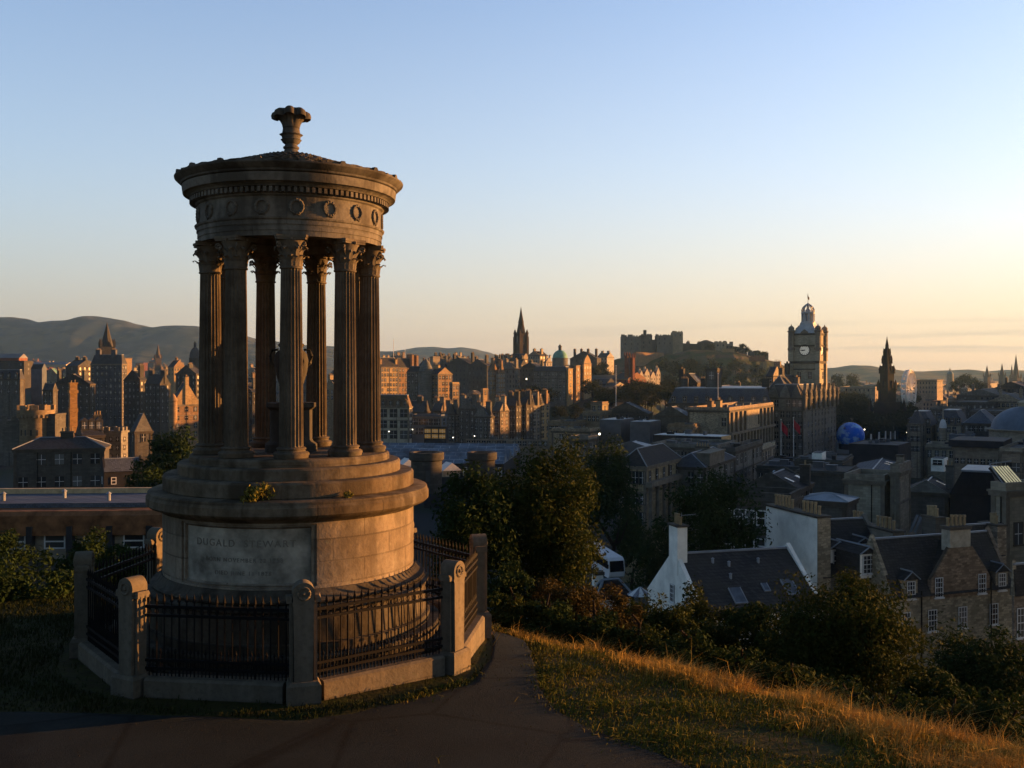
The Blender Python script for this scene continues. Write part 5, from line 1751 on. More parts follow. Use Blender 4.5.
# old town ridge, right of the columns
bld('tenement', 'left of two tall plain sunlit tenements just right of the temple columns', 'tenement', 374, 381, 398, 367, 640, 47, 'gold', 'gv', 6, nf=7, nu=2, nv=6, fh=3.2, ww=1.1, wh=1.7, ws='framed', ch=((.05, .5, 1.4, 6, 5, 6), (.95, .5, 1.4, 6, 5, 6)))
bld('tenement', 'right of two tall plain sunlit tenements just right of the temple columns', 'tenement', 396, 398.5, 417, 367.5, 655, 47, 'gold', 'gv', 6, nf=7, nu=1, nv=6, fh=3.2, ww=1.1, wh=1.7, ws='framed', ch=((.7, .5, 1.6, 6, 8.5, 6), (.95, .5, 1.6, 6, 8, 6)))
g = bld('corner_block', 'grey rounded corner block with a dark conical turret below the lit tenements', 'office block', 407, 426, 431, 372, 560, 30, plain_mat('greenish_grey_stone', (0.12, 0.118, 0.105), 0.9, 0.25, 0.4), 'mans', 3, nf=7, nu=5, nv=3, fh=3.5)
MB().lathe([(4.2, 0), (4.2, g.H), (4.6, g.H + .2), (4.6, g.H + .6), (3.8, g.H + .7), (3.6, g.H + 2), (2.0, g.H + 5.5), (.2, g.H + 7.5)], 20).build('corner_turret', [WALL['grey']], g.root, 40)
bld('gabled_block', 'tall ornate sunlit block with a curved gable right of the turreted corner block', 'office block', 429, 438, 452, 374, 555, 45, 'gold', 'gu', 3.2, nf=7, nu=3, nv=4, fh=3.4, ws='framed', str_course=True, ch=((.5, .9, 1.4, 4, 5, 4),))
bld('town_house', 'lower sunlit house stepping down right of the ornate gabled block', 'house', 450, 452.5, 459, 384, 548, 45, 'gold', 'flat', nf=4, nu=1, nv=2, fh=3.4)
bld('tenement', 'dark tenement high on the ridge behind the ornate gabled block', 'tenement', 447, 470, 480, 364, 800, 28, 'soot', 'gv', 5, nf=6, nu=6, nv=2, ch=((.5, .1, 3, 1.5, 9, 5), (.5, .9, 3, 1.5, 8, 5)))
bld('tenement', 'dark tenement on the ridge left of the pair of sunlit gables', 'tenement', 468, 487, 494, 366, 760, 30, 'soot', 'gv', 5, nf=6, nu=5, nv=2, ch=((.5, .2, 3, 1.5, 8, 5), (.4, .7, 3, 1.5, 7, 5)))
bld('tower_house', 'small sunlit brown tower standing above the dark ridge roofs', 'tower', 450, 453, 461, 361, 830, 45, 'gold', 'flat', nf=1, nu=1, nv=2)
bld('warehouse', 'small cream block with pale roof catching light on the ridge', 'warehouse', 430, 433, 440, 357.5, 900, 45, 'pale', 'flat', nf=0)
for k, (a, b_, c, lab, hy) in enumerate(((488, 490, 497.5, 'left', 371), (496.5, 498, 505, 'right', 373))):
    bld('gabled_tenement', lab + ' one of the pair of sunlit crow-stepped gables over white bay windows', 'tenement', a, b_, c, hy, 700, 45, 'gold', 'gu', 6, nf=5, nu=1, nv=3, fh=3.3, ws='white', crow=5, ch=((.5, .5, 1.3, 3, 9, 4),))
bld('tenement', 'grey tenement right of the pair of sunlit gables', 'tenement', 503, 515, 520, 369, 720, 30, 'grey', 'gv', 5, nf=5, nu=4, nv=2, ch=((.5, .1, 3, 1.5, 7, 5), (.5, .9, 3, 1.5, 7, 5)))
bld('church_hall', 'brown stone hall at the foot of the tall church spire', 'hall', 511, 522, 530, 359, 930, 35, 'brown', 'gu', 5, nf=2, nu=4, nv=3)
bld('tenement', 'dark ridge tenement with broken roofline right of the church spire', 'tenement', 528, 540, 548, 355.5, 900, 35, 'brown', 'gv', 4, nf=4, nu=5, nv=3, ch=((.5, .2, 3, 1.5, 6, 5), (.5, .8, 3, 1.5, 6, 5)))
bld('tenement', 'long dark tenement range below the church spire', 'tenement', 519, 540, 548, 368, 790, 24, 'soot', 'gv', 4, nf=5, nu=7, nv=2, ch=((.5, .1, 3, 1.5, 6, 5), (.5, .6, 3, 1.5, 6, 5)))
bld('white_bay_house', 'house with bright white bay windows left of the great bank', 'house', 544, 546, 552, 362, 770, 42, 'cream', 'gu', 3, nf=2, nu=1, nv=2, ch=((.2, .5, 1, 1.4, 5, 3), (.8, .5, 1, 1.4, 5, 3)))
g = bld('bank_block', 'great stone block with an ornate orange sunlit front in the middle distance', 'bank', 533, 566, 590, 371, 700, 38, 'grey', 'mans', 3, nf=5, nu=9, nv=6, fh=4.3, ww=1.4, wh=2.5, ws='framed', str_course=True, ch=((.5, .3, 1.5, 4, 4, 5),))
for i, (f0, f1, yy) in enumerate(((0.02, .20, 369), (.34, .50, 366), (.66, .98, 364))):
    b = MB()
    x0, x1 = g.b * f0, g.b * f1
    h = Z(yy, 710) - g.z0
    b.box(x0, x1, -1.6, -.002, 0, h).mat(1).box(x0 - .3, x1 + .3, -1.9, 0.3, h + .001, h + .6).mat(0)
    if i == 2:
        b.extr([(x0 + .4, h + .602), (x1 - .4, h + .602), (x1 - 1.5, h + 3.5), ((x0 + x1) / 2, h + 6.8), (x0 + 1.5, h + 3.5)], 'y', -1.5, -.3)
    o = b.build('pavilion', [WALL['gold'], TRIM], g.root)
    for fl in range(5):
        n = 3 if i == 2 else 1
        for k in range(n): put_window(o, 1.3, 2.4, x0 + (x1 - x0) * (k + .5) / n, -1.6, h - 2.6 - 4.3 * fl, 0, 'framed')
bld('slate_roofed_block', 'block with long blue slate roofs and a row of chimneys left of the castle', 'tenement', 570, 597, 601, 358.5, 980, 20, 'soot', 'gv', 7, nf=1, nu=6, nv=1, slate=SLATE_BLUE, ch=((.5, .1, 3, 2, 9.5, 5), (.5, .4, 3, 2, 9.5, 5), (.5, .65, 3, 2, 9.5, 5), (.5, .9, 3, 2, 9.5, 5)))
bld('white_house', 'tall white harled house beside the castle', 'house', 597, 607, 614, 357, 1000, 35, 'cream', 'gu', 4, nf=3, nu=3, nv=2, ch=((.5, .2, 1.2, 3, 6, 4), (.5, .8, 1.2, 3, 6, 4)))
# assembly hall twin towers and the white gabled houses under the castle
bld('assembly_hall', 'dark red stone hall with twin slim towers under the castle', 'hall', 612, 628, 646, 379, 800, 42, 'red', 'gu', 5, nf=2, nu=3, nv=3)
for lab, px, yt in (('left', 627, 356), ('right', 632.5, 357.5)):
    d = 805
    z0 = Z(386, d)
    r = empty('slim_tower', (X(px, d), d, z0), R(42), lab + ' of the twin slim red towers catching the sun under the castle', 'tower')
    h = Z(yt, d) - z0
    b = MB().box(-1.4, 1.4, -1.4, 1.4, 0, h).box(-1.7, 1.7, -1.7, 1.7, h * .7, h * .72)
    for cx in (-1.3, 1.3):
        for cy in (-1.3, 1.3): gothic_pinnacle(b, cx, cy, h - .5, .35, 4)
    b.build('tower_shaft', WALL['red'], r)
for k, (px, yt, w, lab) in enumerate(((640.5, 371, 4, 'narrow white gabled house left of the white chimneys below the castle'), (646, 369, 4.5, 'white gabled house with tall chimney amid the white group below the castle'), (652, 372, 5, 'broad white house with orange sunlit wall below the castle'), (657.5, 368, 3.5, 'rightmost slim white gable of the white group below the castle'))):
    bld('white_villa', lab, 'house', px - w, px - w * .3, px + w * .8, yt + 5, 850 + 6 * k, 45, 'cream', 'gu', 4.5, nf=2, nu=1, nv=2, base=392, cornice=False, ch=((.3, .5, 1.1, 1.6, 6.5, 2),), slate=plain_mat('red_tile_roof', (0.2, 0.07, 0.04), 0.8))
bld('tenement', 'brown tenement under the trees below the castle, right of the great bank', 'tenement', 600, 612, 628, 388, 770, 40, 'brown', 'gu', 4, nf=2, nu=3, nv=3)
bld('stone_terrace', 'low dark terrace range between the great bank and the flagpole', 'terrace', 590, 606, 616, 384, 780, 35, 'soot', 'gu', 4, nf=2, nu=4, nv=3)

# market street and the station
g = bld('glazed_market', 'pale arcaded building with big glazed bays and pink dormers right of the temple base', 'market hall', 358, 409, 412, 407, 410, 12, plain_mat('cream_market_stone', (0.36, 0.33, 0.26), .85, .3, .3), 'mans', 4.6, nf=3, nu=5, nv=1, fh=4.4, ww=3.0, wh=3.1, ws='framed', slate=plain_mat('brown_tile_roof', (0.13, 0.09, 0.06), 0.8), dormu=7, str_course=True)
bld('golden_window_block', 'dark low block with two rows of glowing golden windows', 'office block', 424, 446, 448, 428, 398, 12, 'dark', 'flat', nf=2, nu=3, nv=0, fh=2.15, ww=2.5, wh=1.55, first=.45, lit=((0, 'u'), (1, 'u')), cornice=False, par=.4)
bld('blue_fronted_block', 'blue-grey fronted block behind the golden windows', 'office block', 411, 441, 447, 417, 430, 16, 'blueslab', 'flat', nf=2, nu=6, nv=1, fh=4, ww=2.0, wh=2.4)
bld('tenement', 'dark tenement with small lit gables between the glazed market and the golden windows', 'tenement', 410, 424, 430, 412, 470, 28, 'soot', 'gu', 5, nf=3, nu=4, nv=2, ch=((.5, .5, 1.4, 3, 7, 4),))
for i, (a, b_, c, yt, d, w, rf, lab) in enumerate((
    (432, 441, 447, 411, 480, 'brown', 'gu', 'reddish gabled house above the blue-fronted block'),
    (445, 455, 460, 414, 470, 'grey', 'gv', 'grey flat-fronted house above the first market street lamp'),
    (459, 475, 479, 409, 462, 'grey', 'gv', 'wide grey house front at the left of the market street row'),
    (474, 488, 494, 417, 440, 'grey', 'gv', 'grey house with lit white shop windows on market street'),
    (492, 500, 509, 411, 452, 'brown', 'gu', 'reddish sunlit narrow house in the market street row'),
    (507, 516, 521, 406, 462, 'soot', 'gu', 'dark spiky-roofed house in the market street row'),
    (519, 526, 533, 405, 468, 'soot', 'gu', 'dark gabled house right of the spiky-roofed one'),
    (531, 533, 540, 405.5, 474, 'pale', 'gv', 'pale house with a sunlit upper wall near the end of the market street row'),
    (539, 541, 549.5, 404, 480, 'gold', 'gv', 'last house of the market street row, its top storeys bright orange'))):
    bld('town_house', lab, 'house', a, b_, c, yt, d, 34, w, rf, 4.6, nf=6, nu=3, nv=2, fh=3.3, ws='framed' if w != 'soot' else 'plain', crow=4 if i % 3 == 2 else 0, ch=((.5, .15, 1.2, 2.5, 6.6, 4), (.5, .85, 1.2, 2.5, 6.2, 3)))
bld('white_house', 'pale house with a sunlit orange stair beside the dark gables on the ridge', 'house', 466, 479, 483, 395, 620, 25, 'pale', 'gv', 2.5, nf=3, nu=3, nv=1)
bld('stair_tower', 'bright orange sunlit stair tower among the dark roofs below the pair of gables', 'tower', 481, 483, 488, 390, 610, 45, 'gold', 'flat', nf=1, nu=1, nv=1)
bld('shop_row', 'low row of white shop windows at the foot of market street', 'shops', 466, 548, 552, 441, 425, 10, 'pale', 'flat', nf=1, nu=16, nv=0, fh=3, ww=1.4, wh=1.7, first=.3, cornice=False, par=.3, b=4)
def station_roof():
    d = 300.0
    z0 = Z(480, d)
    root = empty('station_roof', (X(330, d), d, z0), R(-7), 'long blue-grey glazed station roof sloping along the valley', 'station')
    L = X(505, d) - X(330, d)
    t = NT('glazed_station_roof')
    o = t.obj()
    sp = t.node('ShaderNodeSeparateXYZ', {0: o})
    cv = t.node('ShaderNodeCombineXYZ', {0: sp.outputs[0], 1: t.math('MULTIPLY', sp.outputs[1], 1.0), 2: 0.0}).outputs[0]
    br = t.node('ShaderNodeTexBrick', {'Vector': cv, 'Color1': (0.10, 0.13, 0.18), 'Color2': (0.14, 0.18, 0.24), 'Mortar': (0.28, 0.31, 0.35), 'Scale': 1.0, 'Mortar Size': .12, 'Brick Width': 3.0, 'Row Height': 1.6})
    m = t.done(t.mix(t.ramp(t.noise(o, .2, 4.), .4, .65), br.outputs[0], (0.07, 0.08, 0.10)), .4)
    for k in range(4):
        y = 11 * k
        h = Z(462, d) - z0
        MB().extr([(y, h), (y + 10.6, h), (y + 5.3, h + 3.2)], 'x', 0, L).build('roof_bay', m, root)
    MB().box(0, L, .5, 44, 0, h - .01).build('wall', WALL['dark'], root)
    for k in range(20): put_window(root, 1.2, 2.6, 2 + k * 2.6, .5, h - 2.4, 0, 'white')
station_roof()
def drum_tower(label, px, w, yt, yb, d):
    z0 = Z(yb, d)
    root = empty('drum_tower', (X(px, d), d, z0), 0, label, 'tower')
    r = w * d / FPX / 2
    h = Z(yt, d) - z0
    MB().lathe([(r, 0), (r, h - 1.3), (r + .3, h - 1.1), (r + .3, h), (r - .3, h), (r - .3, h - .6), (.01, h - .6)], 28, caps=False).build('tower_wall', WALL['soot'], root, 35)
    put_window(root, .7, 1.6, r * math.cos(R(-80)), r * math.sin(R(-80)), h - 3.4, R(10), 'plain')
drum_tower('stout round stone tower low behind the temple ledge', 426.5, 31, 452, 492, 150)
drum_tower('second stout round tower half hidden behind the big tree', 482, 26, 452, 492, 155)
for lab, px, py, d in (('small white tent-like roof left of the stout round tower', 407, 463, 165), ('small white pitched roof right of the stout round tower', 449, 467, 165)):
    z0 = Z(476, d)
    r = empty('white_kiosk', (X(px, d), d, z0), R(25), lab, 'kiosk')
    h = Z(py + 3, d) - z0
    MB().box(-1.5, 1.5, -1.2, 1.2, 0, h).build('wall', WALL['pale'], r)
    MB().extr([(-1.7, h + .001), (1.7, h + .001), (0, h + 1.3)], 'y', -1.4, 1.4).build('roof', WHITE, r)

# general post office and new town roofs, middle right
bld('plant_house', 'left of two big grey louvred plant rooms on the flat roofs', 'plant room', 600, 621, 634, 420, 340, 24, 'metal', 'flat', nf=0, par=0, cornice=False, slate=LEAD)
bld('plant_house', 'right of two big grey louvred plant rooms on the flat roofs', 'plant room', 630, 650, 661, 422, 335, 24, 'metal', 'flat', nf=0, par=0, cornice=False, slate=LEAD)
bld('wide_roofed_hall', 'wide hall with a blue slate roof behind the grey plant rooms', 'hall', 603, 648, 652, 414, 430, 14, 'soot', 'gv', 4.5, nf=1, nu=8, nv=1, slate=SLATE_BLUE)
bld('stone_annex', 'small yellowish stone annex left of the blue slate roof', 'annex', 591, 602, 608, 404, 450, 26, 'buff', 'flat', nf=1, nu=2, nv=1)
bld('low_stone_block', 'low yellowish stone block beneath the small annex', 'house', 583, 600, 612, 414, 410, 26, 'buff', 'flat', nf=1, nu=4, nv=2)
bld('flat_roofed_depot', 'dark flat-roofed depot with tan parapets behind the big tree', 'depot', 548, 574, 586, 424, 400, 24, 'buff', 'flat', nf=1, nu=6, nv=3, ww=2, wh=1.2)
bld('flat_roofed_depot', 'long tan roof deck right of the market street row', 'depot', 552, 590, 600, 432, 330, 22, 'brown', 'flat', nf=1, nu=6, nv=2)
bld('stone_pavilion', 'small stone pavilion with white-edged roof just above the big tree', 'pavilion', 570, 588, 597, 440, 270, 26, 'grey', 'flat', nf=1, nu=3, nv=2)
bld('white_roofed_shed', 'low pale roof deck with a bluish sheen above the columned front', 'shed', 612, 650, 655, 448, 250, 16, 'metal', 'gv', 1.2, nf=0, slate=LEAD, cornice=False)
bld('long_hotel_wing', 'long dark wing with light dormers and pale ridge left of the clock tower', 'hotel', 668, 771, 776, 404, 385, 16, 'soot', 'mans', 5.6, nf=1, nu=14, nv=1, dormu=9, slate=SLATE_BLUE, ch=((.5, .08, 2.2, 3, 9.5, 5), (.5, .72, 2.2, 3, 9.5, 5), (.5, .93, 2.2, 3, 9.5, 5)))
g = bld('lift_tower', 'square stone chimney tower with white base over the long dormered roof', 'tower', 706, 717, 721.5, 369, 400, 30, 'grey', 'flat', nf=1, nu=1, nv=0, ww=2.2, wh=3.2, base=396, par=.2)
MB().box(-.3, g.b + .3, -.35, g.a + .35, 0, 3.4).build('white_base', WHITE, g.root)
bld('blue_roofed_house', 'house with dark blue roof left of the chimney tower', 'house', 679, 697, 704, 383, 430, 26, 'soot', 'gv', 4, nf=1, nu=3, nv=1, slate=SLATE_BLUE, ch=((.4, 1.0, 2.5, 2, 6, 4),))
g = bld('classical_block', 'classical stone block with tall sunlit pilasters on its right-hand front', 'office block', 688, 729, 773, 411, 310, 27, 'brown', 'flat', nf=1, nu=0, nv=0, fh=5, par=1.0, base=470)
HB = g.H
for i in range(11):
    if i in (4, 5, 6): continue
    x = g.b * (i + .5) / 11
    MB().box(x - .55, x + .55, -.75, -.002, HB - 6.8, HB - .56).build('pilaster', TRIM, g.root)
MB().box(-.2, g.b + .2, -1.0, -.004, HB - 7.6, HB - 6.82).box(-.2, g.b + .2, -.9, -.004, HB - 13.4, HB - 12.8).build('string_cornice', TRIM, g.root)
for i in range(14):
    x = g.b * (i + .5) / 14
    MB().box(x - .4, x + .4, -.6, -.003, HB - 12.79, HB - 7.61).build('pilaster', TRIM, g.root)
    if i < 13: put_window(g.root, 1.1, 3.2, x + g.b / 28, 0, HB - 10.4, 0, 'plain')
for i in range(10):
    if i not in (4, 5): put_window(g.root, 1.2, 3.4, g.b * (i + 1) / 11, 0, HB - 4.2, 0, 'plain')
put_window(g.root, 1.2, 2.4, 0, g.a * .12, HB - 3.4, -PI / 2, 'framed')
chimney(g.root, 2, 4.5, 6, 7.5, HB + .13, HB + 3, WALL['buff'], 4)
chimney(g.root, 12, 14.5, 6, 7.5, HB + .13, HB + 3, WALL['buff'], 4)
bld('dark_slated_range', 'dark slated range with skylit slopes in front of the classical block', 'office block', 655, 686, 692, 416, 350, 22, 'soot', 'gv', 3, nf=0, slate=SLATE_BLUE)
bld('sandstone_wing', 'low yellow sandstone wing with blank walls left of the classical block', 'office block', 668, 692, 700, 428, 300, 22, 'buff', 'flat', nf=1, nu=5, nv=1, ww=.9, wh=1.2)
g = bld('box_roofed_block', 'long flat white-topped roof box with a glowing orange end wall', 'office block', 653, 721, 730.5, 437, 262, 29, 'dark', 'flat', nf=0, par=0, cornice=False, slate=plain_mat('white_roof_membrane', (0.55, 0.55, 0.54), .6), base=449)
MB().box(.25, g.b + .02, -.12, -.002, .2, g.H).build('end_wall', plain_mat('tan_end_panel', (0.5, 0.33, 0.16), .7), g.root)
bld('slate_block', 'grey block with two rows of windows under the long roof box', 'office block', 652, 717, 735, 449, 240, 25, 'grey', 'flat', nf=2, nu=9, nv=4, fh=3.8, ws='framed')
g = bld('columned_terrace', 'columned stone terrace end with a dark hipped roof and a sunlit orange corner', 'terrace', 618, 646, 680, 467, 195, 27, 'buff', 'hip', 3.2, nf=3, nu=4, nv=5, fh=4.0, ws='framed', wh=2.3, slate=SLATE_DARK, str_course=True)
for i in range(6):
    x = g.b * i / 5 * .96 + .02 * g.b
    MB().lathe([(.5, g.H - 14.5), (.5, g.H - 14.2), (.38, g.H - 14.1), (.33, g.H - 4.6), (.5, g.H - 4.4), (.5, g.H - 4.0)], 12, (x, -.75, 0)).build('column', TRIM, g.root, 35)
MB().box(-.3, g.b + .3, -1.3, -.003, g.H - 3.99, g.H - 3.0).build('string_cornice', TRIM, g.root)
g = bld('terrace_house', 'stone terrace house with a pale-trimmed attic next along from the columned terrace', 'terrace', 668, 705, 734, 468, 210, 25, 'grey', 'hip', 2.6, nf=3, nu=4, nv=5, fh=4.0, ws='framed', wh=2.1, str_course=True, ch=((.5, .5, 1.2, 3, 3.4, 5),))
MB().box(g.b * .1, g.b * .6, -.3, 2.4, g.H + .13, g.H + 2.6).box(g.b * .1 - .2, g.b * .6 + .2, -.5, 2.6, g.H + 2.601, g.H + 2.9).build('attic', TRIM, g.root)
bld('terrace_house', 'third stone terrace front, receding toward the clock tower', 'terrace', 722, 735, 762, 452, 238, 25, 'grey', 'flat', nf=3, nu=2, nv=7, fh=3.8, ws='framed', wh=2.0, str_course=True)
bld('terrace_house', 'far pale end of the receding terrace beside the clock tower', 'terrace', 757, 762, 775, 450, 275, 25, 'pale', 'flat', nf=3, nu=1, nv=5, fh=3.6, ws='framed', str_course=True)

# grand hotel under the clock tower
g = bld('grand_hotel', 'huge dark stone hotel with gabled upper storeys carrying the clock tower', 'hotel', 768, 803, 836, 398, 392, 30, 'grey', 'mans', 5, nf=7, nu=6, nv=10, fh=4.2, ww=1.3, wh=2.4, ws='framed', str_course=True, ch=((.3, .5, 3, 1.8, 8, 6), (.7, .6, 3, 1.8, 8, 6)))
for i in range(7):
    x = g.b * (i + .5) / 7
    b = MB().extr([(x - 1.7, g.zr), (x + 1.7, g.zr), (x + 1.6, g.zr + 1.8), (x + .6, g.zr + 3.0), (x, g.zr + 5.4), (x - .6, g.zr + 3.0), (x - 1.6, g.zr + 1.8)], 'y', -.35, .8)
    o = b.build('roof_gable', WALL['grey'], g.root)
    put_window(o, 1.0, 1.6, x, -.35, g.zr + 1.3, 0, 'framed')
for i in range(3):
    y = g.a * (i + .5) / 3
    MB().extr([(y - 2, g.zr), (y + 2, g.zr), (y + 1.9, g.zr + 2), (y, g.zr + 5)], 'x', -.35, .8).build('roof_gable', WALL['grey'], g.root)
for i in range(8):
    x = g.b * i / 7
    MB().lathe([(.2, g.H - 5), (.75, g.H - 4), (.75, g.H + 1.4), (.95, g.H + 1.6), (.5, g.H + 3), (.05, g.H + 4)], 8, (x, -.5, 0)).build('corner_turret', WALL['grey'], g.root)
bld('hotel_attic', 'dark gabled hotel attic left of the clock tower', 'hotel', 770, 785, 802, 388, 402, 30, 'soot', 'hip', 5, nf=1, nu=3, nv=3, ch=((.3, .6, 3, 1.6, 8, 5), (.8, .8, 3, 1.6, 10, 5)))
bld('hotel_annex', 'small annex roof with one lit chimney left of the clock tower shaft', 'hotel', 766, 773, 781, 376, 450, 35, 'brown', 'gu', 4, nf=1, nu=2, nv=2, base=396, ch=((.9, .4, 1.6, 3, 6.5, 4),))

# right: register office, mansards, princes street
bld('mansard_block', 'grey stone block with pyramid corner roof and blue mansard right of the banners', 'office block', 907, 931, 938, 426, 405, 33, 'pale', 'mans', 5.5, nf=4, nu=5, nv=2, fh=4, ws='framed', dormu=4, slate=SLATE_BLUE)
g = bld('corner_pavilion', 'corner pavilion with a dark pyramid roof left of the blue mansard', 'office block', 909, 921, 926, 424, 398, 33, 'pale', 'pyr', 5.2, nf=3, nu=3, nv=1, fh=4, ws='framed')
bld('mansard_block', 'second blue mansard with a long grey deck, right of the white cupola', 'office block', 936, 962, 969, 425, 400, 33, 'pale', 'mans', 5.5, nf=3, nu=5, nv=2, fh=4, ws='framed', dormu=4, slate=SLATE_BLUE)
bld('blue_slate_hall', 'hall with a plain bluish slate hip roof left of the broad dome', 'hall', 964, 993, 1000, 424, 385, 33, 'soot', 'hip', 5, nf=1, nu=6, nv=1, slate=SLATE_BLUE)
bld('skylit_hall', 'low hall with a dull blue glazed lantern in front of the mansards', 'hall', 949, 972, 975, 436, 330, 30, 'blueslab', 'flat', nf=0, par=.3, cornice=False)
bld('stone_wing', 'plain pale stone wing under the white cupola', 'office block', 926, 955, 960, 448, 300, 30, 'pale', 'flat', nf=1, nu=4, nv=0, ww=.9)
bld('dark_box_roof', 'long black flat-topped roof block below the blue globe', 'office block', 849, 898, 911, 446, 285, 33, 'dark', 'flat', nf=0, par=.2, cornice=False)
g = bld('flat_slab_block', 'dark flat slab roof over a pale stone wall at right', 'office block', 953, 1000, 1008, 449, 270, 33, 'pale', 'flat', nf=1, nu=7, nv=1, first=3, ww=1, wh=1.2, par=0)
MB().box(-1, g.b + 1, -1, g.a + 1, g.zr + .12, g.zr + 2.0).build('slab', WALL['dark'], g.root)
bld('pale_wing', 'pale ashlar wing with a shallow arch at the right edge below the broad dome', 'office block', 1000, 1022, 1046, 452, 262, 35, 'pale', 'flat', nf=1, nu=2, nv=2, ww=3, wh=2.2, first=3)
bld('sign_box', 'pale boxy rooftop plant cabin with a blue panel', 'plant room', 931, 944, 948, 459, 235, 32, 'white', 'flat', nf=1, nu=1, nv=0, ww=1.8, wh=.9, first=.4, par=0, cornice=False, base=468)
bld('black_slate_hall', 'big black-roofed hall left of the gleaming slatted skylight', 'hall', 950, 1002, 1008, 497, 158, 30, 'dark', 'mans', 3.6, nf=0, slate=plain_mat('black_felt_roof', (0.016, 0.016, 0.018), .7), cornice=False)
bld('slate_hall', 'dark blue-slated hall behind the cream tower block', 'hall', 905, 948, 953, 494, 165, 28, 'grey', 'gv', 1.6, nf=0, slate=SLATE_DARK, ch=((.5, .02, .8, 1.2, 4.2, 2),))
bld('slate_hall', 'low dark hall with a row of six skylights behind the cream tower', 'hall', 846, 897, 905, 479, 190, 24, 'soot', 'gv', 1.2, nf=0, slate=SLATE_BLUE)
bld('valley_roofed_hall', 'dark hall with crossing valley roofs left of the skylight row', 'hall', 797, 846, 856, 474, 195, 26, 'soot', 'flat', 2.4, nf=0, par=.3, slate=SLATE_DARK)
bld('roof_cabin', 'white boxy cabin on the dark roofs below the clock tower', 'plant room', 812, 822, 826, 453.5, 230, 25, 'white', 'flat', nf=0, par=0, cornice=False, base=462)
bld('flat_roof_deck', 'flat dark roof deck with vents carrying the white cabin', 'office block', 795, 842, 852, 463, 228, 25, 'soot', 'flat', nf=0, par=.5)
bld('low_terrace_roof', 'low dark roof at the foot of the red flags', 'terrace', 757, 800, 812, 470, 225, 22, 'soot', 'flat', nf=1, nu=6, nv=2, par=.6)
bld('grey_gable_hall', 'hall with a bright bluish gable end among the dark roofs', 'hall', 768, 777, 792, 484, 165, 40, plain_mat('bluish_white_cladding', (0.36, 0.42, 0.48), .7), 'gu', 1.6, nf=0, cornice=False, b=4.2)
bld('pale_ridged_house', 'dark house with a pale straight ridge above the tree right of the terraces', 'house', 742, 799, 812, 490, 140, 27, 'soot', 'gv', 1.8, nf=2, nu=6, nv=2, fh=3.2, ws='framed', ch=((.55, .02, .9, 1.4, 3.0, 1),))
bld('shadowed_town_house', 'dark shadowed stone house with sash windows left of the white chimney gable', 'house', 722, 790, 800, 503, 112, 27, 'soot', 'flat', nf=3, nu=6, nv=1, fh=3.2, ww=1.1, wh=1.8, ws='white')
bld('lead_roofed_house', 'house with a pale blue lead flat roof behind the white chimney gable', 'house', 800, 846, 856, 503, 128, 33, 'soot', 'hip', .7, nf=0, slate=LEAD)
g = bld('cream_tower_block', 'cream stone block with a plain side wall and bold cornice right of centre', 'office block', 845, 884, 897, 482, 150, 33, 'pale', 'flat', nf=2, nu=0, nv=1, fh=6.5, ww=.9, wh=3.0, ws='framed', str_course=True, first=2.2)
bld('cream_tower', 'narrow cream stone corner tower rising above the cream block', 'tower', 891, 899, 910, 473, 149, 33, 'pale', 'flat', nf=1, nu=0, nv=0, str_course=True, par=1.2, ch=((.4, .4, 1.2, .9, 2.4, 0),))
bld('rampart_wall', 'sunlit pale rampart wall at the foot of the castle ranges', 'wall', 633, 636, 664, 353, 1190, 47, 'gold', 'flat', nf=0, cornice=False, par=1.0, base=366)
bld('added_shade_block', 'added dark block with big chimneys behind the long dormered wing, shading the market street row', 'office block', 672, 742, 775, 393, 510, 22, 'soot', 'gv', 3, nf=1, nu=9, nv=2, ch=((.5, .2, 2.5, 1.6, 5, 5), (.5, .5, 2.5, 1.6, 5, 5), (.5, .85, 2.5, 1.6, 5, 5)))  # added to block the sun from the market street row
# ------------------------------------------------------------------ near houses on the hill's shoulder
NY = 74.0
def skylight(parent, x, y, z, slope, w, l, rz=0.0):
    """window lying in a roof slope: slope is the roof pitch, rising along local +y"""
    o = MB().box(-w / 2, w / 2, -l / 2, l / 2, .02, .10).mat(1).box(-w / 2 - .07, w / 2 + .07, -l / 2 - .12, -l / 2 - .001, .0, .13).box(-w / 2 - .07, -w / 2 - .001, -l / 2, l / 2, 0, .12).box(w / 2 + .001, w / 2 + .07, -l / 2, l / 2, 0, .12)
    s = o.build('skylight', [plain_mat('skylight_glass', (0.10, 0.12, 0.15), .15), LEAD], parent)
    s.location = (x, y, z)
    s.rotation_euler = (slope, 0, rz)
    return s
g = bld('white_cottage', 'white harled gabled cottage with dark slate roof and a tall gable chimney', 'house', 648, 704, 818, 618, 76.5, NY, 'white', 'gv', 4.0, nf=0, nu=2, nv=0, ww=.75, wh=1.35, ws='sash', slate=SLATE_DARK, cornice=False, first=.1, b=10.6)
A = g.a
put_window(g.root, .8, 1.45, -.06, A * .52, g.H + .75, -PI / 2, 'sash')
put_window(g.root, .8, 1.45, -.06, A * .24, g.H + .2, -PI / 2, 'sash')
zt = Z(527, 81) - g.z0
q = MB().mat(0).box(-.12, .75, A / 2 - .85, A / 2 + .75, g.H + 2.4, zt).mat(1).box(-.22, .85, A / 2 - .95, A / 2 + .85, zt + .001, zt + .16).mat(2)
pots(q, -.05, .7, A / 2 - .7, A / 2 + .6, zt + .161, 3, .75)
q.build('chimney', [WALL['white'], TRIMDARK, POT], g.root)
q = MB().tube([(.4, A / 2 - .5, zt), (.4, A / 2 - .5, zt + 1.1)], .02, 4).tube([(.4, A / 2 - .5, zt + .9), (1.7, A / 2 - .4, zt + .95)], .018, 4)
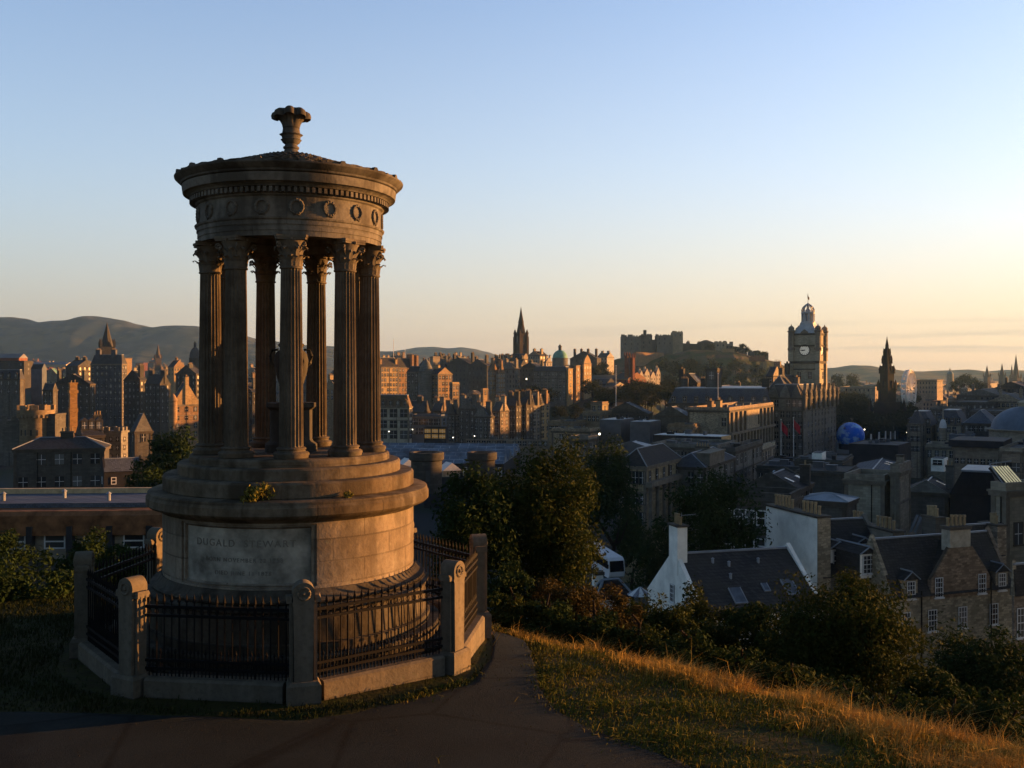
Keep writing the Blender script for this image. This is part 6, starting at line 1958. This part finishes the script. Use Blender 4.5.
for k in range(5): q.tube([(.6 + .25 * k, A / 2 - .75, zt + .92), (.6 + .25 * k, A / 2 - .2, zt + .92)], .012, 3)
q.build('aerial', LEAD, g.root)
sl = math.atan2(4.0, A / 2)
for fx, fs, w, l in ((.34, .26, .95, 1.5), (.60, .36, .42, .75), (.80, .34, .95, 1.5)):
    y = A / 2 * fs
    skylight(g.root, g.b * fx, y, g.zr + 4.0 * (y + .25) / (A / 2 + .25) + .03, sl, w, l)
for fx, fs in ((.28, .82), (.40, .75), (.36, .55), (.66, .78)):
    y = A / 2 * fs
    z = g.zr + 4.0 * (y + .25) / (A / 2 + .25)
    MB().box(-.22, .22, -.12, .14, -.05, .14).mesh
    MB().lathe([(.12, -.1), (.12, .3), (.16, .32), (.02, .4)], 8, (g.b * fx, y, z)).build('roof_vent', LEAD, g.root)

# white chimney-gabled house with dormers
g = bld('dormered_house', 'slate-roofed house between a broad white chimney gable and a grey one, with white dormers', 'house', 771, 822, 884, 578, 88, NY, 'grey', 'gv', 4.4, nf=0, nu=0, nv=3, ws='sash', slate=SLATE_DARK, cornice=False, b=7.4)
A = g.a
zt = Z(518, 88) - g.z0
q = MB().box(-.5, .75, -.05, A + .05, 0, zt).mat(1).box(-.62, .87, -.17, A + .17, zt + .001, zt + .18).mat(2)
pots(q, -.1, .4, .3, A * .40, zt + .181, 5, .95)
pots(q, -.1, .4, A * .55, A - .4, zt + .181, 6, 1.0)
tag(q.build('gable_chimney', [WALL['white'], TRIMDARK, POT], g.root), 'broad white harled chimney gable')
MB().box(-.51, .76, -.16, -.052, 0, zt - .02).build('gable_return', WALL['brown'], g.root)
zt = Z(531, 91) - g.z0
x0 = g.b - .2
q = MB().box(x0, x0 + 1.15, -.1, A * .82, 0, zt).mat(1).box(x0 - .12, x0 + 1.27, -.22, A * .82 + .12, zt + .001, zt + .18).mat(2)
pots(q, x0 + .3, x0 + .8, .2, A * .36, zt + .181, 5, .95)
pots(q, x0 + .3, x0 + .8, A * .52, A * .78, zt + .181, 4, .9)
tag(q.build('gable_chimney', [WALL['pale'], TRIMDARK, POT], g.root), 'grey stone chimney gable')
MB().box(x0 + .02, x0 + 1.13, -.2, -.102, 0, zt - .02).build('gable_return', WALL['buff'], g.root)
def big_dormer(par, x, y0, z0, w, h, ww, wh):
    q = MB()
    q.box(x - w / 2, x + w / 2, y0, y0 + 3.2, z0 - .5, z0 + h).mat(1)
    q.extr([(x - w / 2 - .15, z0 + h + .001), (x + w / 2 + .15, z0 + h + .001), (x, z0 + h + w * .34)], 'y', y0 - .2, y0 + 4.2)
    q.mat(2).tube([(x - w / 2 - .17, y0 - .22, z0 + h), (x, y0 - .22, z0 + h + w * .35), (x + w / 2 + .17, y0 - .22, z0 + h)], .07, 4)
    q.tube([(x, y0 - .25, z0 + h + w * .36), (x, y0 + 4.2, z0 + h + w * .36)], .09, 4)
    o = q.build('dormer', [SLATE_DARK, SLATE_DARK, LEAD], par)
    MB().box(x - w / 2 + .001, x + w / 2 - .001, y0 - .04, y0 - .002, z0 - .3, z0 + h - .01).build('dormer_front', WALL['white'], o)
    put_window(o, ww, wh, x, y0 - .04, z0 + h - wh / 2 - .12, 0, 'sash')
big_dormer(g.root, 2.3, .9, g.zr + .2, 1.9, 2.1, 1.25, 1.85)
big_dormer(g.root, 5.2, 1.3, g.zr + .9, 1.5, 1.7, 1.0, 1.4)

# brown stone house with the centre gable
g = bld('brown_stone_house', 'brown rubble-stone house with a central gable, white sash windows and cream chimney', 'house', 850, 893, 1013, 599, 84, 70, 'brown', 'gv', 4.6, nf=0, nu=0, nv=0, slate=SLATE_DARK, cornice=False)
B = g.b
H = g.H
for f in (.10, .315, .565, .83):
    put_window(g.root, .95, 1.85, B * f, 0, H - 2.15, 0, 'sash')
gx0, gx1, gm = B * .30, B * .79, B * .545
rise = Z(548, 86) - g.z0 - H
q = MB().extr([(gx0, H - .3), (gx1, H - .3), (gx1, H + 1.3), (gm + 1.25, H + rise), (gm - 1.25, H + rise), (gx0, H + 1.3)], 'y', -.12, .32)
q.mat(1).tube([(gx0 - .05, .1, H + 1.35), (gm - 1.3, .1, H + rise + .05)], .13, 4).tube([(gx1 + .05, .1, H + 1.35), (gm + 1.3, .1, H + rise + .05)], .13, 4)
cg = q.build('centre_gable', [wall_mat('orange_brown_stone', (0.36, 0.265, 0.17), course=0.21, width=0.42, stain=0.6, var=0.5, warp=0.35), TRIMDARK], g.root)
for f in (.36, .72): put_window(cg, .85, 1.7, B * f, -.12, H + .65, 0, 'sash')
q = MB().extr([(gx0 + .1, g.zr + .7), (gx1 - .1, g.zr + .7), (gm, H + rise + .25)], 'y', .33, 5.2)
q.build('gable_roof', SLATE_DARK, g.root)
zt = Z(527, 86) - g.z0
chimney(g.root, gm - 1.12, gm + 1.12, -.05, .95, H + rise - .3, zt, plain_mat('cream_render', (0.36, 0.32, 0.25), .85), 5, .85, 'cream rendered chimney')
for f in (.14, .90):
    big = B * f
    q = MB().box(big - .7, big + .7, -.03, 2.4, H - .2, H + 1.5).mat(1).extr([(big - .85, H + 1.501), (big + .85, H + 1.501), (big, H + 2.15)], 'y', -.2, 3.0)
    q.mat(2).tube([(big - .87, -.22, H + 1.5), (big, -.22, H + 2.17), (big + .87, -.22, H + 1.5)], .06, 4).tube([(big, -.22, H + 2.2), (big, 3.0, H + 2.2)], .08, 4)
    o = q.build('dormer', [WALL['brown'], SLATE_DARK, LEAD], g.root)
    put_window(o, .85, 1.5, big, -.03, H + .62, 0, 'sash')
big_dormer(g.root, B * .06 - 1.2, 2.6, g.zr + 1.6, 1.7, 1.8, 1.2, 1.6)
q = MB()
q.tube([(B * .22, -.15, 0), (B * .22, -.15, H + .5)], .06, 6).tube([(B * .795, -.2, 0), (B * .795, -.2, H + 1)], .06, 6)
q.build('drainpipe', IRON, g.root)
# right chimney gable behind and the cream corner building
g2 = bld('stone_house', 'house with a long grey chimney wall and pots behind the brown stone house', 'house', 922, 940, 1004, 560, 96, 72, 'grey', 'gv', 3.0, nf=0, nu=0, nv=2, ws='sash', slate=SLATE_DARK, cornice=False)
zt = Z(525, 99) - g2.z0
q = MB().box(g2.b - 1.0, g2.b + .1, -.2, g2.a * .9, 0, zt).mat(1).box(g2.b - 1.1, g2.b + .2, -.3, g2.a * .9 + .1, zt + .001, zt + .18).mat(2)
pots(q, g2.b - .7, g2.b - .2, .4, g2.a * .5, zt + .181, 5, .95)
q.build('gable_chimney', [WALL['brown'], TRIMDARK, POT], g2.root)
zt = Z(517, 98) - g2.z0
q = MB().box(-.1, 1.0, .5, g2.a * .95, 0, zt).mat(1).box(-.2, 1.1, .4, g2.a * .95 + .1, zt + .001, zt + .18).mat(2)
pots(q, .2, .7, .8, g2.a * .9, zt + .181, 6, .95)
q.build('gable_chimney', [WALL['soot'], TRIMDARK, POT], g2.root)
g3 = bld('cream_corner_building', 'cream ashlar building at the right edge with gleaming slatted skylight on its roof', 'office block', 992, 1006, 1075, 492, 112, 66, 'pale', 'flat', nf=3, nu=1, nv=3, fh=5.2, ww=1.2, wh=2.4, first=3.6, ws='framed', str_course=True)
sk = MB()
for k in range(6):
    x = .5 + k * .44
    sk.add([(x, .3, g3.zr + .9), (x + .16, .3, g3.zr + .9), (x + .16 - .5, 1.7, g3.zr + 2.6), (x - .5, 1.7, g3.zr + 2.6), (x, .38, g3.zr + .85), (x + .16, .38, g3.zr + .85), (x + .16 - .5, 1.78, g3.zr + 2.55), (x - .5, 1.78, g3.zr + 2.55)],
           [(0, 1, 2, 3), (7, 6, 5, 4), (0, 4, 5, 1), (1, 5, 6, 2), (2, 6, 7, 3), (3, 7, 4, 0)])
MB().add([(.3, .6, g3.zr + .9), (3.2, .6, g3.zr + .9), (2.7, 2.0, g3.zr + 2.5), (-.2, 2.0, g3.zr + 2.5), (.3, .8, g3.zr + .7), (3.2, .8, g3.zr + .7), (2.7, 2.2, g3.zr + 2.3), (-.2, 2.2, g3.zr + 2.3)], [(0, 1, 2, 3), (7, 6, 5, 4), (0, 4, 5, 1), (1, 5, 6, 2), (2, 6, 7, 3), (3, 7, 4, 0)]).build('skylight_backing', WALL['dark'], g3.root)
sk.mat(1).tube([(-.4, 1.8, g3.zr + 2.9), (3.0, 1.8, g3.zr + 3.1)], .07, 5).tube([(.0, .3, g3.zr + .7), (-.5, 1.8, g3.zr + 2.9)], .09, 5)
sk.build('slatted_skylight', [plain_mat('sky_glint_skylight_slats', (0.75, 0.7, 0.5), .3, emit=((1.0, .88, .5), .05)), LEAD], g3.root)  # slight glow stands in for the sky reflected off the slats
bld('side_house', 'sliver of a house with a tall white window at the right edge', 'house', 1012, 1014, 1060, 596, 80, 70, 'brown', 'gv', 2.5, nf=1, nu=0, nv=3, ww=1.1, wh=2.4, ws='sash', slate=SLATE_DARK, cornice=False)
bld('gable_shed', 'house with a pale triangular gable behind the brown house roof', 'house', 908, 914, 931, 537, 118, 44, 'concrete', 'gu', 1.9, nf=0, cornice=False, slate=plain_mat('brown_tile_roof', (0.13, 0.09, 0.06), 0.8), b=5)
# small lodge, parasol and coach low in the lane
g = bld('lodge', 'small grey-roofed lodge with a white chimney stub in the lane below the big tree', 'lodge', 590, 598, 624, 600, 92, 70, 'white', 'hip', 1.6, nf=0, nu=1, nv=2, ws='sash', slate=SLATE_DARK, cornice=False, b=3.4)
chimney(g.root, .3, 1.1, 1.2, 2.0, g.zr + .3, g.zr + 2.3, WALL['white'], 1, .4)
d = 88
r = empty('parasol', (X(640, d), d, Z(604, d)), .3, 'folded-out grey and white striped parasol beside the white cottage', 'parasol')
MB().tube([(0, 0, -1), (0, 0, 1.5)], .04, 6).build('pole', IRON, r)
q = MB()
for k in range(12):
    a0, a1 = 2 * PI * k / 12, 2 * PI * (k + 1) / 12
    q.mat(k % 2).add([(0, 0, 1.55), (1.15 * math.cos(a0), 1.15 * math.sin(a0), .85), (1.15 * math.cos(a1), 1.15 * math.sin(a1), .85), (0, 0, 1.5)], [(0, 1, 2), (3, 2, 1)])
q.build('canopy', [WHITE, plain_mat('grey_canvas', (0.2, 0.21, 0.24), .9)], r)
def coach():
    d = 126.0
    z0 = Z(571, d)
    root = empty('coach', (X(602, d), d, z0), R(52), 'white touring coach half hidden by the big tree in the lane below', 'coach')
    root.rotation_euler = (R(-4), 0, R(-162))
    root.scale = (.82, .82, .82)
    L, w, h = 11.0, 1.25, 3.3
    prof = [(-L / 2, .35), (L / 2 - .3, .35), (L / 2, .6), (L / 2 + .12, 1.3), (L / 2 - .25, h - .35), (L / 2 - .7, h), (-L / 2 + .2, h), (-L / 2, h - .3)]
    body = MB().extr([(a, z) for a, z in prof], 'x', -w, w).build('body', plain_mat('white_coach_paint', (0.6, 0.61, 0.63), .35, .5, .1), root)
    gl = plain_mat('coach_glass', (0.012, 0.013, 0.016), .1)
    for s in (-1, 1):
        x0, x1 = sorted((s * (w + .003), s * (w + .03)))
        MB().box(x0, x1, -L / 2 + .5, L / 2 - .55, 1.65, 2.85).build('side_window', gl, root)
        for y in (-L / 2 + 2.2, L / 2 - 2.4):
            q = MB()
            q.v, q.f, q.m = [], [], []
            q.lathe([(.5, -.14), (.5, .14)], 18)
            q.v = [(s * (w - .1) + z, y + x_, .5 + y_) for x_, y_, z in q.v]
            q.build('wheel', plain_mat('tyre_rubber', (0.015, 0.015, 0.015), .9), root)
    MB().add([(-w + .1, L / 2 + .135, 1.35), (w - .1, L / 2 + .135, 1.35), (w - .15, L / 2 - .2, h - .4), (-w + .15, L / 2 - .2, h - .4), (-w + .1, L / 2 + .1, 1.35), (w - .1, L / 2 + .1, 1.35), (w - .15, L / 2 - .24, h - .4), (-w + .15, L / 2 - .24, h - .4)],
             [(0, 1, 2, 3), (7, 6, 5, 4), (0, 4, 5, 1), (1, 5, 6, 2), (2, 6, 7, 3), (3, 7, 4, 0)]).build('windscreen', gl, root)
    for s in (-1, 1):
        MB().box(s * .95 - .18, s * .95 + .18, L / 2 + .03, L / 2 + .1, .75, .95).build('headlight', WHITE, root)
        MB().box(s * (w + .25) - .1, s * (w + .25) + .1, L / 2 - .1, L / 2 + .1, 1.9, 2.5).build('mirror', IRON, root)
coach()

# ------------------------------------------------------------------ trees and bushes
def at(px, py, d): return (X(px, d), d, Z(py, d))
def T(name, label, px, ptop, pbot, d, wpx, n, size, ncl, mat, seed, th=.25, cat='tree', group=None, cr=.30, key=None, flat=.5, shell=.55):
    """crown spans pixel rows ptop..pbot and wpx wide at depth d"""
    rx = wpx * d / FPX / 2
    hh = (pbot - ptop) * d / FPX
    rz = hh / 2 * 1.05
    zc = Z((ptop + pbot) / 2, d)
    zf = min(zc - rz * .6, ground(X(px, d), d) + .0)
    root = empty(name, (X(px, d), d, zf), (seed * 1.7) % 6.28, label, cat, group)
    if key and key in CROWN: cm, tm = CROWN[key]
    else:
        cm = crown_mesh('crown', seed, n, 1, 1, 1, size, ncl, mat, cr, flat, shell) if key else crown_mesh('crown', seed, n, rx, rx, rz, size, ncl, mat, cr, flat, shell)
        tm = trunk_mesh(1.0, .05, .4, seed, up=.35) if key else trunk_mesh(max(1.0, zc - zf + rz * .1), max(.05, .03 * (rx + rz)), rx * (.55 if cat == 'tree' else .3), seed, up=rz * (1.0 if cat == 'tree' else .3))
        if key: CROWN[key] = (cm, tm)
    c = link('crown' if cat == 'tree' else 'foliage', cm, root, (0, 0, zc - zf))
    t = link('trunk' if cat == 'tree' else 'stem', tm, root)
    if key:
        c.scale = (rx, rx, rz)
        t.scale = (rx, rx, max(1.0, zc - zf + rz * .2))
    return root
T('leafy_tree', 'large olive-green tree with sunlit right side in the middle of the view', 543, 438, 624, 33, 134, 36000, .072, 160, LEAF_OLIVE, 11, cr=.25)
T('leafy_tree', 'dark lower tree leaning out to the left of the large olive-green tree', 476, 470, 612, 31, 104, 17000, .075, 100, LEAF, 12, cr=.27)
T('leafy_tree', 'dark tall tree directly behind and right of the large olive-green tree', 606, 436, 548, 140, 76, 13000, .26, 90, LEAF, 13, cr=.28)
T('leafy_tree', 'dark round tree in front of the receding terrace fronts', 714, 466, 575, 92, 104, 9000, .2, 80, LEAF, 14, cr=.26)
T('leafy_tree', 'dark bushy tree above the coach in the lane', 662, 508, 612, 98, 92, 7000, .2, 70, LEAF, 15, cr=.26)
T('leafy_tree', 'dark tree filling the gap behind the tall gable chimney', 632, 500, 575, 150, 56, 7000, .26, 60, LEAF, 16)
T('leafy_bush', 'big dark-leaved bush with a sunlit right edge in front of the brown stone house', 846, 570, 724, 23, 172, 40000, .05, 170, LEAF_OLIVE, 21, cat='bush', cr=.24)
T('leafy_bush', 'broad dark bush below the brown stone house at the right edge', 985, 624, 730, 34, 150, 17000, .075, 110, LEAF, 22, cat='bush', cr=.26)
T('leafy_bush', 'dark bush at the foot of the big bush on its right', 940, 672, 735, 21, 90, 9000, .055, 60, LEAF, 23, cat='bush', cr=.24)
T('leafy_bush', 'olive bush in front of the white cottage roof', 708, 584, 690, 33, 92, 15000, .07, 50, LEAF_OLIVE, 24, cat='bush', cr=.26)
T('leafy_bush', 'low dark green bush on the slope below the cottage skylights', 762, 598, 706, 30, 132, 20000, .07, 60, LEAF, 25, cat='bush', cr=.24)
T('leafy_bush', 'olive scrub bush in front of the white cottage gable', 650, 592, 682, 29, 112, 16000, .06, 55, LEAF_OLIVE, 26, cat='bush', cr=.24)
T('leafy_bush', 'rust-tinged scrub bush below the lodge', 606, 588, 664, 27, 92, 11000, .055, 55, LEAF_RUST, 27, cat='bush', cr=.24)
T('leafy_bush', 'rusty low scrub at the foot of the large olive-green tree', 563, 574, 642, 26, 84, 9000, .05, 50, LEAF_RUST, 28, cat='bush', cr=.24)
T('leafy_bush', 'dark low bush behind the far pier of the railing', 508, 560, 622, 26, 66, 4500, .055, 50, LEAF, 29, cat='bush', cr=.24)
for k, (px, pt, pb, w) in enumerate(((512, 594, 634, 56), (548, 598, 646, 70), (592, 612, 664, 76), (636, 624, 676, 80), (684, 634, 694, 86), (736, 648, 708, 90), (790, 664, 722, 92), (842, 680, 736, 92), (898, 690, 752, 100), (958, 702, 764, 100), (1014, 696, 775, 104))):
    T('low_scrub', 'low dark scrub just below the grassy brow of the hill', px, pt, pb, 19.5 - .25 * k, w, 5000, .045, 50, LEAF if k % 3 else LEAF_OLIVE, 200 + k, cat='bush', cr=.28, group='low scrub below the grassy brow')
T('leafy_bush', 'wide dark bush in the left corner behind the grass', 18, 545, 660, 20.5, 140, 9000, .06, 80, LEAF, 31, cat='bush', cr=.24)
T('leafy_bush', 'small dark bush just left of the railing', 62, 552, 610, 27, 44, 2600, .06, 30, LEAF, 32, cat='bush', cr=.28)
T('leafy_bush', 'dark bush in front of the terrace building windows', 92, 526, 592, 32, 62, 4200, .07, 45, LEAF, 33, cat='bush', cr=.26)
T('leafy_bush', 'dark bush between the railing and the drum on the left', 118, 545, 610, 27, 76, 4600, .06, 50, LEAF, 34, cat='bush', cr=.25)
T('leafy_bush', 'dark bush cut off by the left edge under the terrace windows', -8, 528, 600, 34, 80, 4600, .075, 50, LEAF, 35, cat='bush', cr=.25)
T('leafy_tree', 'round green tree left of the drum beside the pale castellated tower', 168, 426, 500, 150, 72, 6000, .34, 60, LEAF, 36, cr=.27)
T('leafy_tree', 'dark lower tree between the hut and the temple ledge', 148, 462, 505, 140, 44, 2600, .3, 40, LEAF, 37)
# groves under the castle and in the gardens
rd = random.Random(12)
grove = [(575, 412, 640, 16, 16), (560, 412, 600, 16, 14), (548, 396, 680, 20, 16), (534, 392, 680, 18, 14), (522, 394, 690, 16, 12),
         (596, 372, 930, 14, 14), (606, 376, 900, 15, 14), (602, 368, 960, 12, 12), (648, 392, 700, 18, 14), (660, 392, 690, 16, 16), (672, 388, 720, 18, 16), (640, 396, 640, 18, 12), (652, 402, 600, 16, 12), (634, 394, 660, 16, 14)]
for px, py, d, w, h in ((664, 366, 1130, 16, 16), (676, 370, 1120, 18, 18), (690, 366, 1130, 18, 16), (700, 374, 1110, 18, 18), (712, 368, 1120, 18, 18), (722, 376, 1100, 18, 16), (684, 378, 1090, 18, 14), (698, 384, 1080, 16, 12), (735, 366, 1120, 14, 14), (742, 378, 1090, 16, 16), (756, 372, 1110, 16, 14), (766, 380, 1080, 16, 14), (728, 386, 1075, 16, 12), (778, 376, 1095, 14, 12), (668, 380, 1080, 14, 12), (748, 388, 1070, 16, 12)):
    grove.append((px, py, d, w, h))
for k in range(26): grove.append((592 + 84 * rd.random(), 386 + 22 * rd.random(), 560 + 220 * rd.random(), 16 + 6 * rd.random(), 12 + 4 * rd.random()))
for k, (px, py, d, w, h) in enumerate(grove):
    T('leafy_tree', 'dark tree in the wooded slopes below the castle and beside the bank', px, py - h / 2, py + h / 2, d, w * 1.15, 2000, .095, 30, LEAF_FAR, 60 + k % 4, group='trees on the slopes below the castle', key='far%d' % (k % 4), cr=.36)
for k, (px, py, w, h) in enumerate(((742, 346.8, 9, 7), (737, 349, 8, 6), (747, 350, 8, 7), (710, 347, 10, 6), (757, 353, 8, 6), (764, 354, 8, 6), (731, 352, 8, 6))):
    T('leafy_tree', 'small dark tree against the skyline on the castle ridge', px, py - h / 2, py + h / 2, 1240, w, 2000, .095, 30, LEAF_FAR, 60, group='skyline trees on the castle ridge', key='far%d' % (k % 4), cr=.36)
gard = []
for k in range(46):
    px = 828 + 88 * rd.random()
    py = 397 + 34 * rd.random()
    gard.append((px, py, 760 - 6 * (py - 397), 17 + 7 * rd.random(), 14 + 5 * rd.random()))
for k, (px, py, d, w, h) in enumerate(gard):
    T('leafy_tree', 'dark tree in the gardens around the gothic monument', px, py - h / 2, py + h / 2, d, w, 2000, .095, 30, LEAF_FAR, 60, group='garden trees around the gothic monument', key='far%d' % (k % 4), cr=.36)
for lab, px in (('left', 838), ('right', 853)):
    T('leafy_tree', lab + ' of two tall hazy round trees on the skyline beyond the clock tower', px, 373, 392, 1300, 15, 2000, .095, 30, LEAF_FAR, 61, key='far1', cr=.36)
for k, (px, py) in enumerate(((960, 382), (967, 380), (973, 384), (979, 388), (955, 386), (938, 402), (932, 408), (984, 390))):
    T('leafy_tree', 'brownish tree among the roofs below the far right spires', px, py - 7, py + 7, 1150 - 6 * k, 12, 2000, .095, 30, LEAF_FAR, 61, group='trees among the roofs below the far right spires', key='far%d' % (k % 4), cr=.36)
for k, (px, py, d, w, h) in enumerate(((836, 452, 260, 0, 0),)): pass

# ------------------------------------------------------------------ unseen blocks added beyond the right edge to keep the sun off the roofs
for k, (x, y, L, dp, zt, w) in enumerate(((66, 96, 26, 14, 1.0, 'grey'), (84, 126, 34, 16, 0.5, 'soot'), (106, 166, 44, 20, 0.0, 'grey'), (142, 228, 60, 24, 0.5, 'concrete'), (182, 300, 72, 26, 1.5, 'concrete'), (226, 380, 74, 30, 2.0, 'concrete'),
                                         (276, 466, 80, 30, 4.0, 'concrete'), (330, 560, 84, 30, 5.0, 'soot'), (392, 664, 90, 30, 6.0, 'grey'), (470, 790, 120, 30, 6.0, 'soot'))):
    z0 = ground(x, y) - 2
    r = empty('street_block', (x, y, z0), R(60.5), 'added unseen flat-topped block beyond the right edge of the view, shading the roofs', 'office block', 'added shading blocks beyond the right edge')
    MB().box(0, L, -dp, 0, 0, zt - z0).build('wall', WALL[w], r)
    MB().box(-.3, L + .3, -dp - .3, .3, zt - z0 + .001, zt - z0 + .8).build('roof', FLATROOF, r)

# ------------------------------------------------------------------ far rooftops
def far_block(px, w, yt, d, yaw, wall, roof, rh, label, group, name='far_house', chm=True):
    bld(name, label, 'house', px - w * .5, px + w * .1, px + w * .5, yt, d, yaw, wall, roof, rh, nf=2 if w > 9 else 0, nu=4, nv=3, cornice=False, group=group, par=.5, ch=((.5, .2, 3, 1.5, rh + 3, 4), (.5, .8, 3, 1.5, rh + 3, 4)) if chm and roof != 'flat' else ())
rd = random.Random(31)
walls = ['soot', 'grey', 'brown', 'buff', 'grey', 'red', 'pale']
for k in range(64):                                      # below the hills on the left
    px = -6 + 216 * rd.random()
    d = 900 + 1900 * rd.random() ** 1.5
    yt = 377 - 17 * (d - 900) / 1900 + 3 * rd.random() - 2
    if 20 < px < 68 and d < 1050: continue
    far_block(px, 9 + 6 * rd.random(), yt, d, 25 + 25 * rd.random(), walls[k % 7], ['gv', 'gu', 'hip', 'flat'][k % 4], 5, 'small far house among the rooftops below the left hills', 'far houses below the left hills')
for k in range(30):                                      # ridge between the columns and the spire
    px = 376 + 150 * rd.random()
    d = 860 + 500 * rd.random()
    yt = 361 + 6 * rd.random() - 3 * (d - 860) / 500
    far_block(px, 11 + 7 * rd.random(), yt, d, 30 + 15 * rd.random(), ['soot', 'soot', 'brown', 'grey'][k % 4], ['gv', 'gu'][k % 2], 5, 'dark chimneyed tenement far along the old town ridge', 'far tenements along the old town ridge')
for k in range(20):                                      # behind the columns
    px = 205 + 175 * rd.random()
    d = 480 + 500 * rd.random()
    yt = 392 - 26 * (d - 480) / 500 + 5 * rd.random()
    far_block(px, 20 + 10 * rd.random(), yt, d, 25 + 20 * rd.random(), ['soot', 'brown', 'grey', 'soot', 'buff'][k % 5], ['gv', 'gu'][k % 2], 5, 'dark tenement glimpsed between the temple columns', 'tenements glimpsed between the temple columns')
for k in range(70):                                      # the west end beyond princes street
    px = 832 + 200 * rd.random()
    d = 820 + 1500 * rd.random() ** 1.3
    yt = 403 - 22 * ((d - 820) / 1500) ** .7 + 4 * rd.random() - 1
    far_block(px, 14 + 10 * rd.random(), yt, d, 34 + 8 * rd.random(), ['soot', 'grey', 'grey', 'brown', 'pale'][k % 5], ['gv', 'flat', 'gv', 'hip'][k % 4], 4, 'hazy grey house among the far west end rooftops', 'far west end rooftops')
for k, (px, w, yt, d, wl_, rf) in enumerate(((928, 30, 381, 900, 'brown', 'flat'), (862, 44, 388, 820, 'pale', 'flat'), (985, 56, 396, 640, 'grey', 'gv'), (1015, 40, 388, 700, 'soot', 'gv'), (978, 60, 404, 560, 'soot', 'flat'), (1010, 44, 402, 560, 'brown', 'gv'), (948, 36, 410, 520, 'grey', 'flat'), (990, 40, 413, 480, 'grey', 'flat'))):
    lab = ('long brown stone block right of the ferris wheel', 'pale colonnaded gallery between the clock tower and the gothic monument', 'grey terrace roof row below the far spires', 'dark terrace at the right edge below the tallest far spire', 'long dark flat roof above the blue slate hall', 'brown terrace above the broad dome', 'flat grey deck roof behind the white cupola', 'pale flat deck left of the broad dome')[k]
    bld('street_block', lab, 'office block', px - w / 2, px + w * .3, px + w / 2, yt, d, 32, wl_, rf, 4, nf=3, nu=8, nv=4, fh=4, ws='plain', ch=((.5, .2, 3, 1.5, 7, 5), (.5, .8, 3, 1.5, 7, 5)) if rf == 'gv' else ())

# ------------------------------------------------------------------ the evening air
def haze():
    m = bpy.data.materials.new('evening_haze')
    m.use_nodes = True
    n, l = m.node_tree.nodes, m.node_tree.links
    for x in list(n):
        if x.type == 'BSDF_PRINCIPLED': n.remove(x)
    v = n.new('ShaderNodeVolumePrincipled')
    v.inputs['Color'].default_value = (0.32, 0.62, 1.0, 1)
    v.inputs['Density'].default_value = 4.5e-5
    v.inputs['Anisotropy'].default_value = 0.3
    l.new(v.outputs[0], n['Material Output'].inputs['Volume'])
    tag(MB().box(-7000, 7000, -300, 7000, -75, 330).build('haze', m), kind='stuff')
haze()
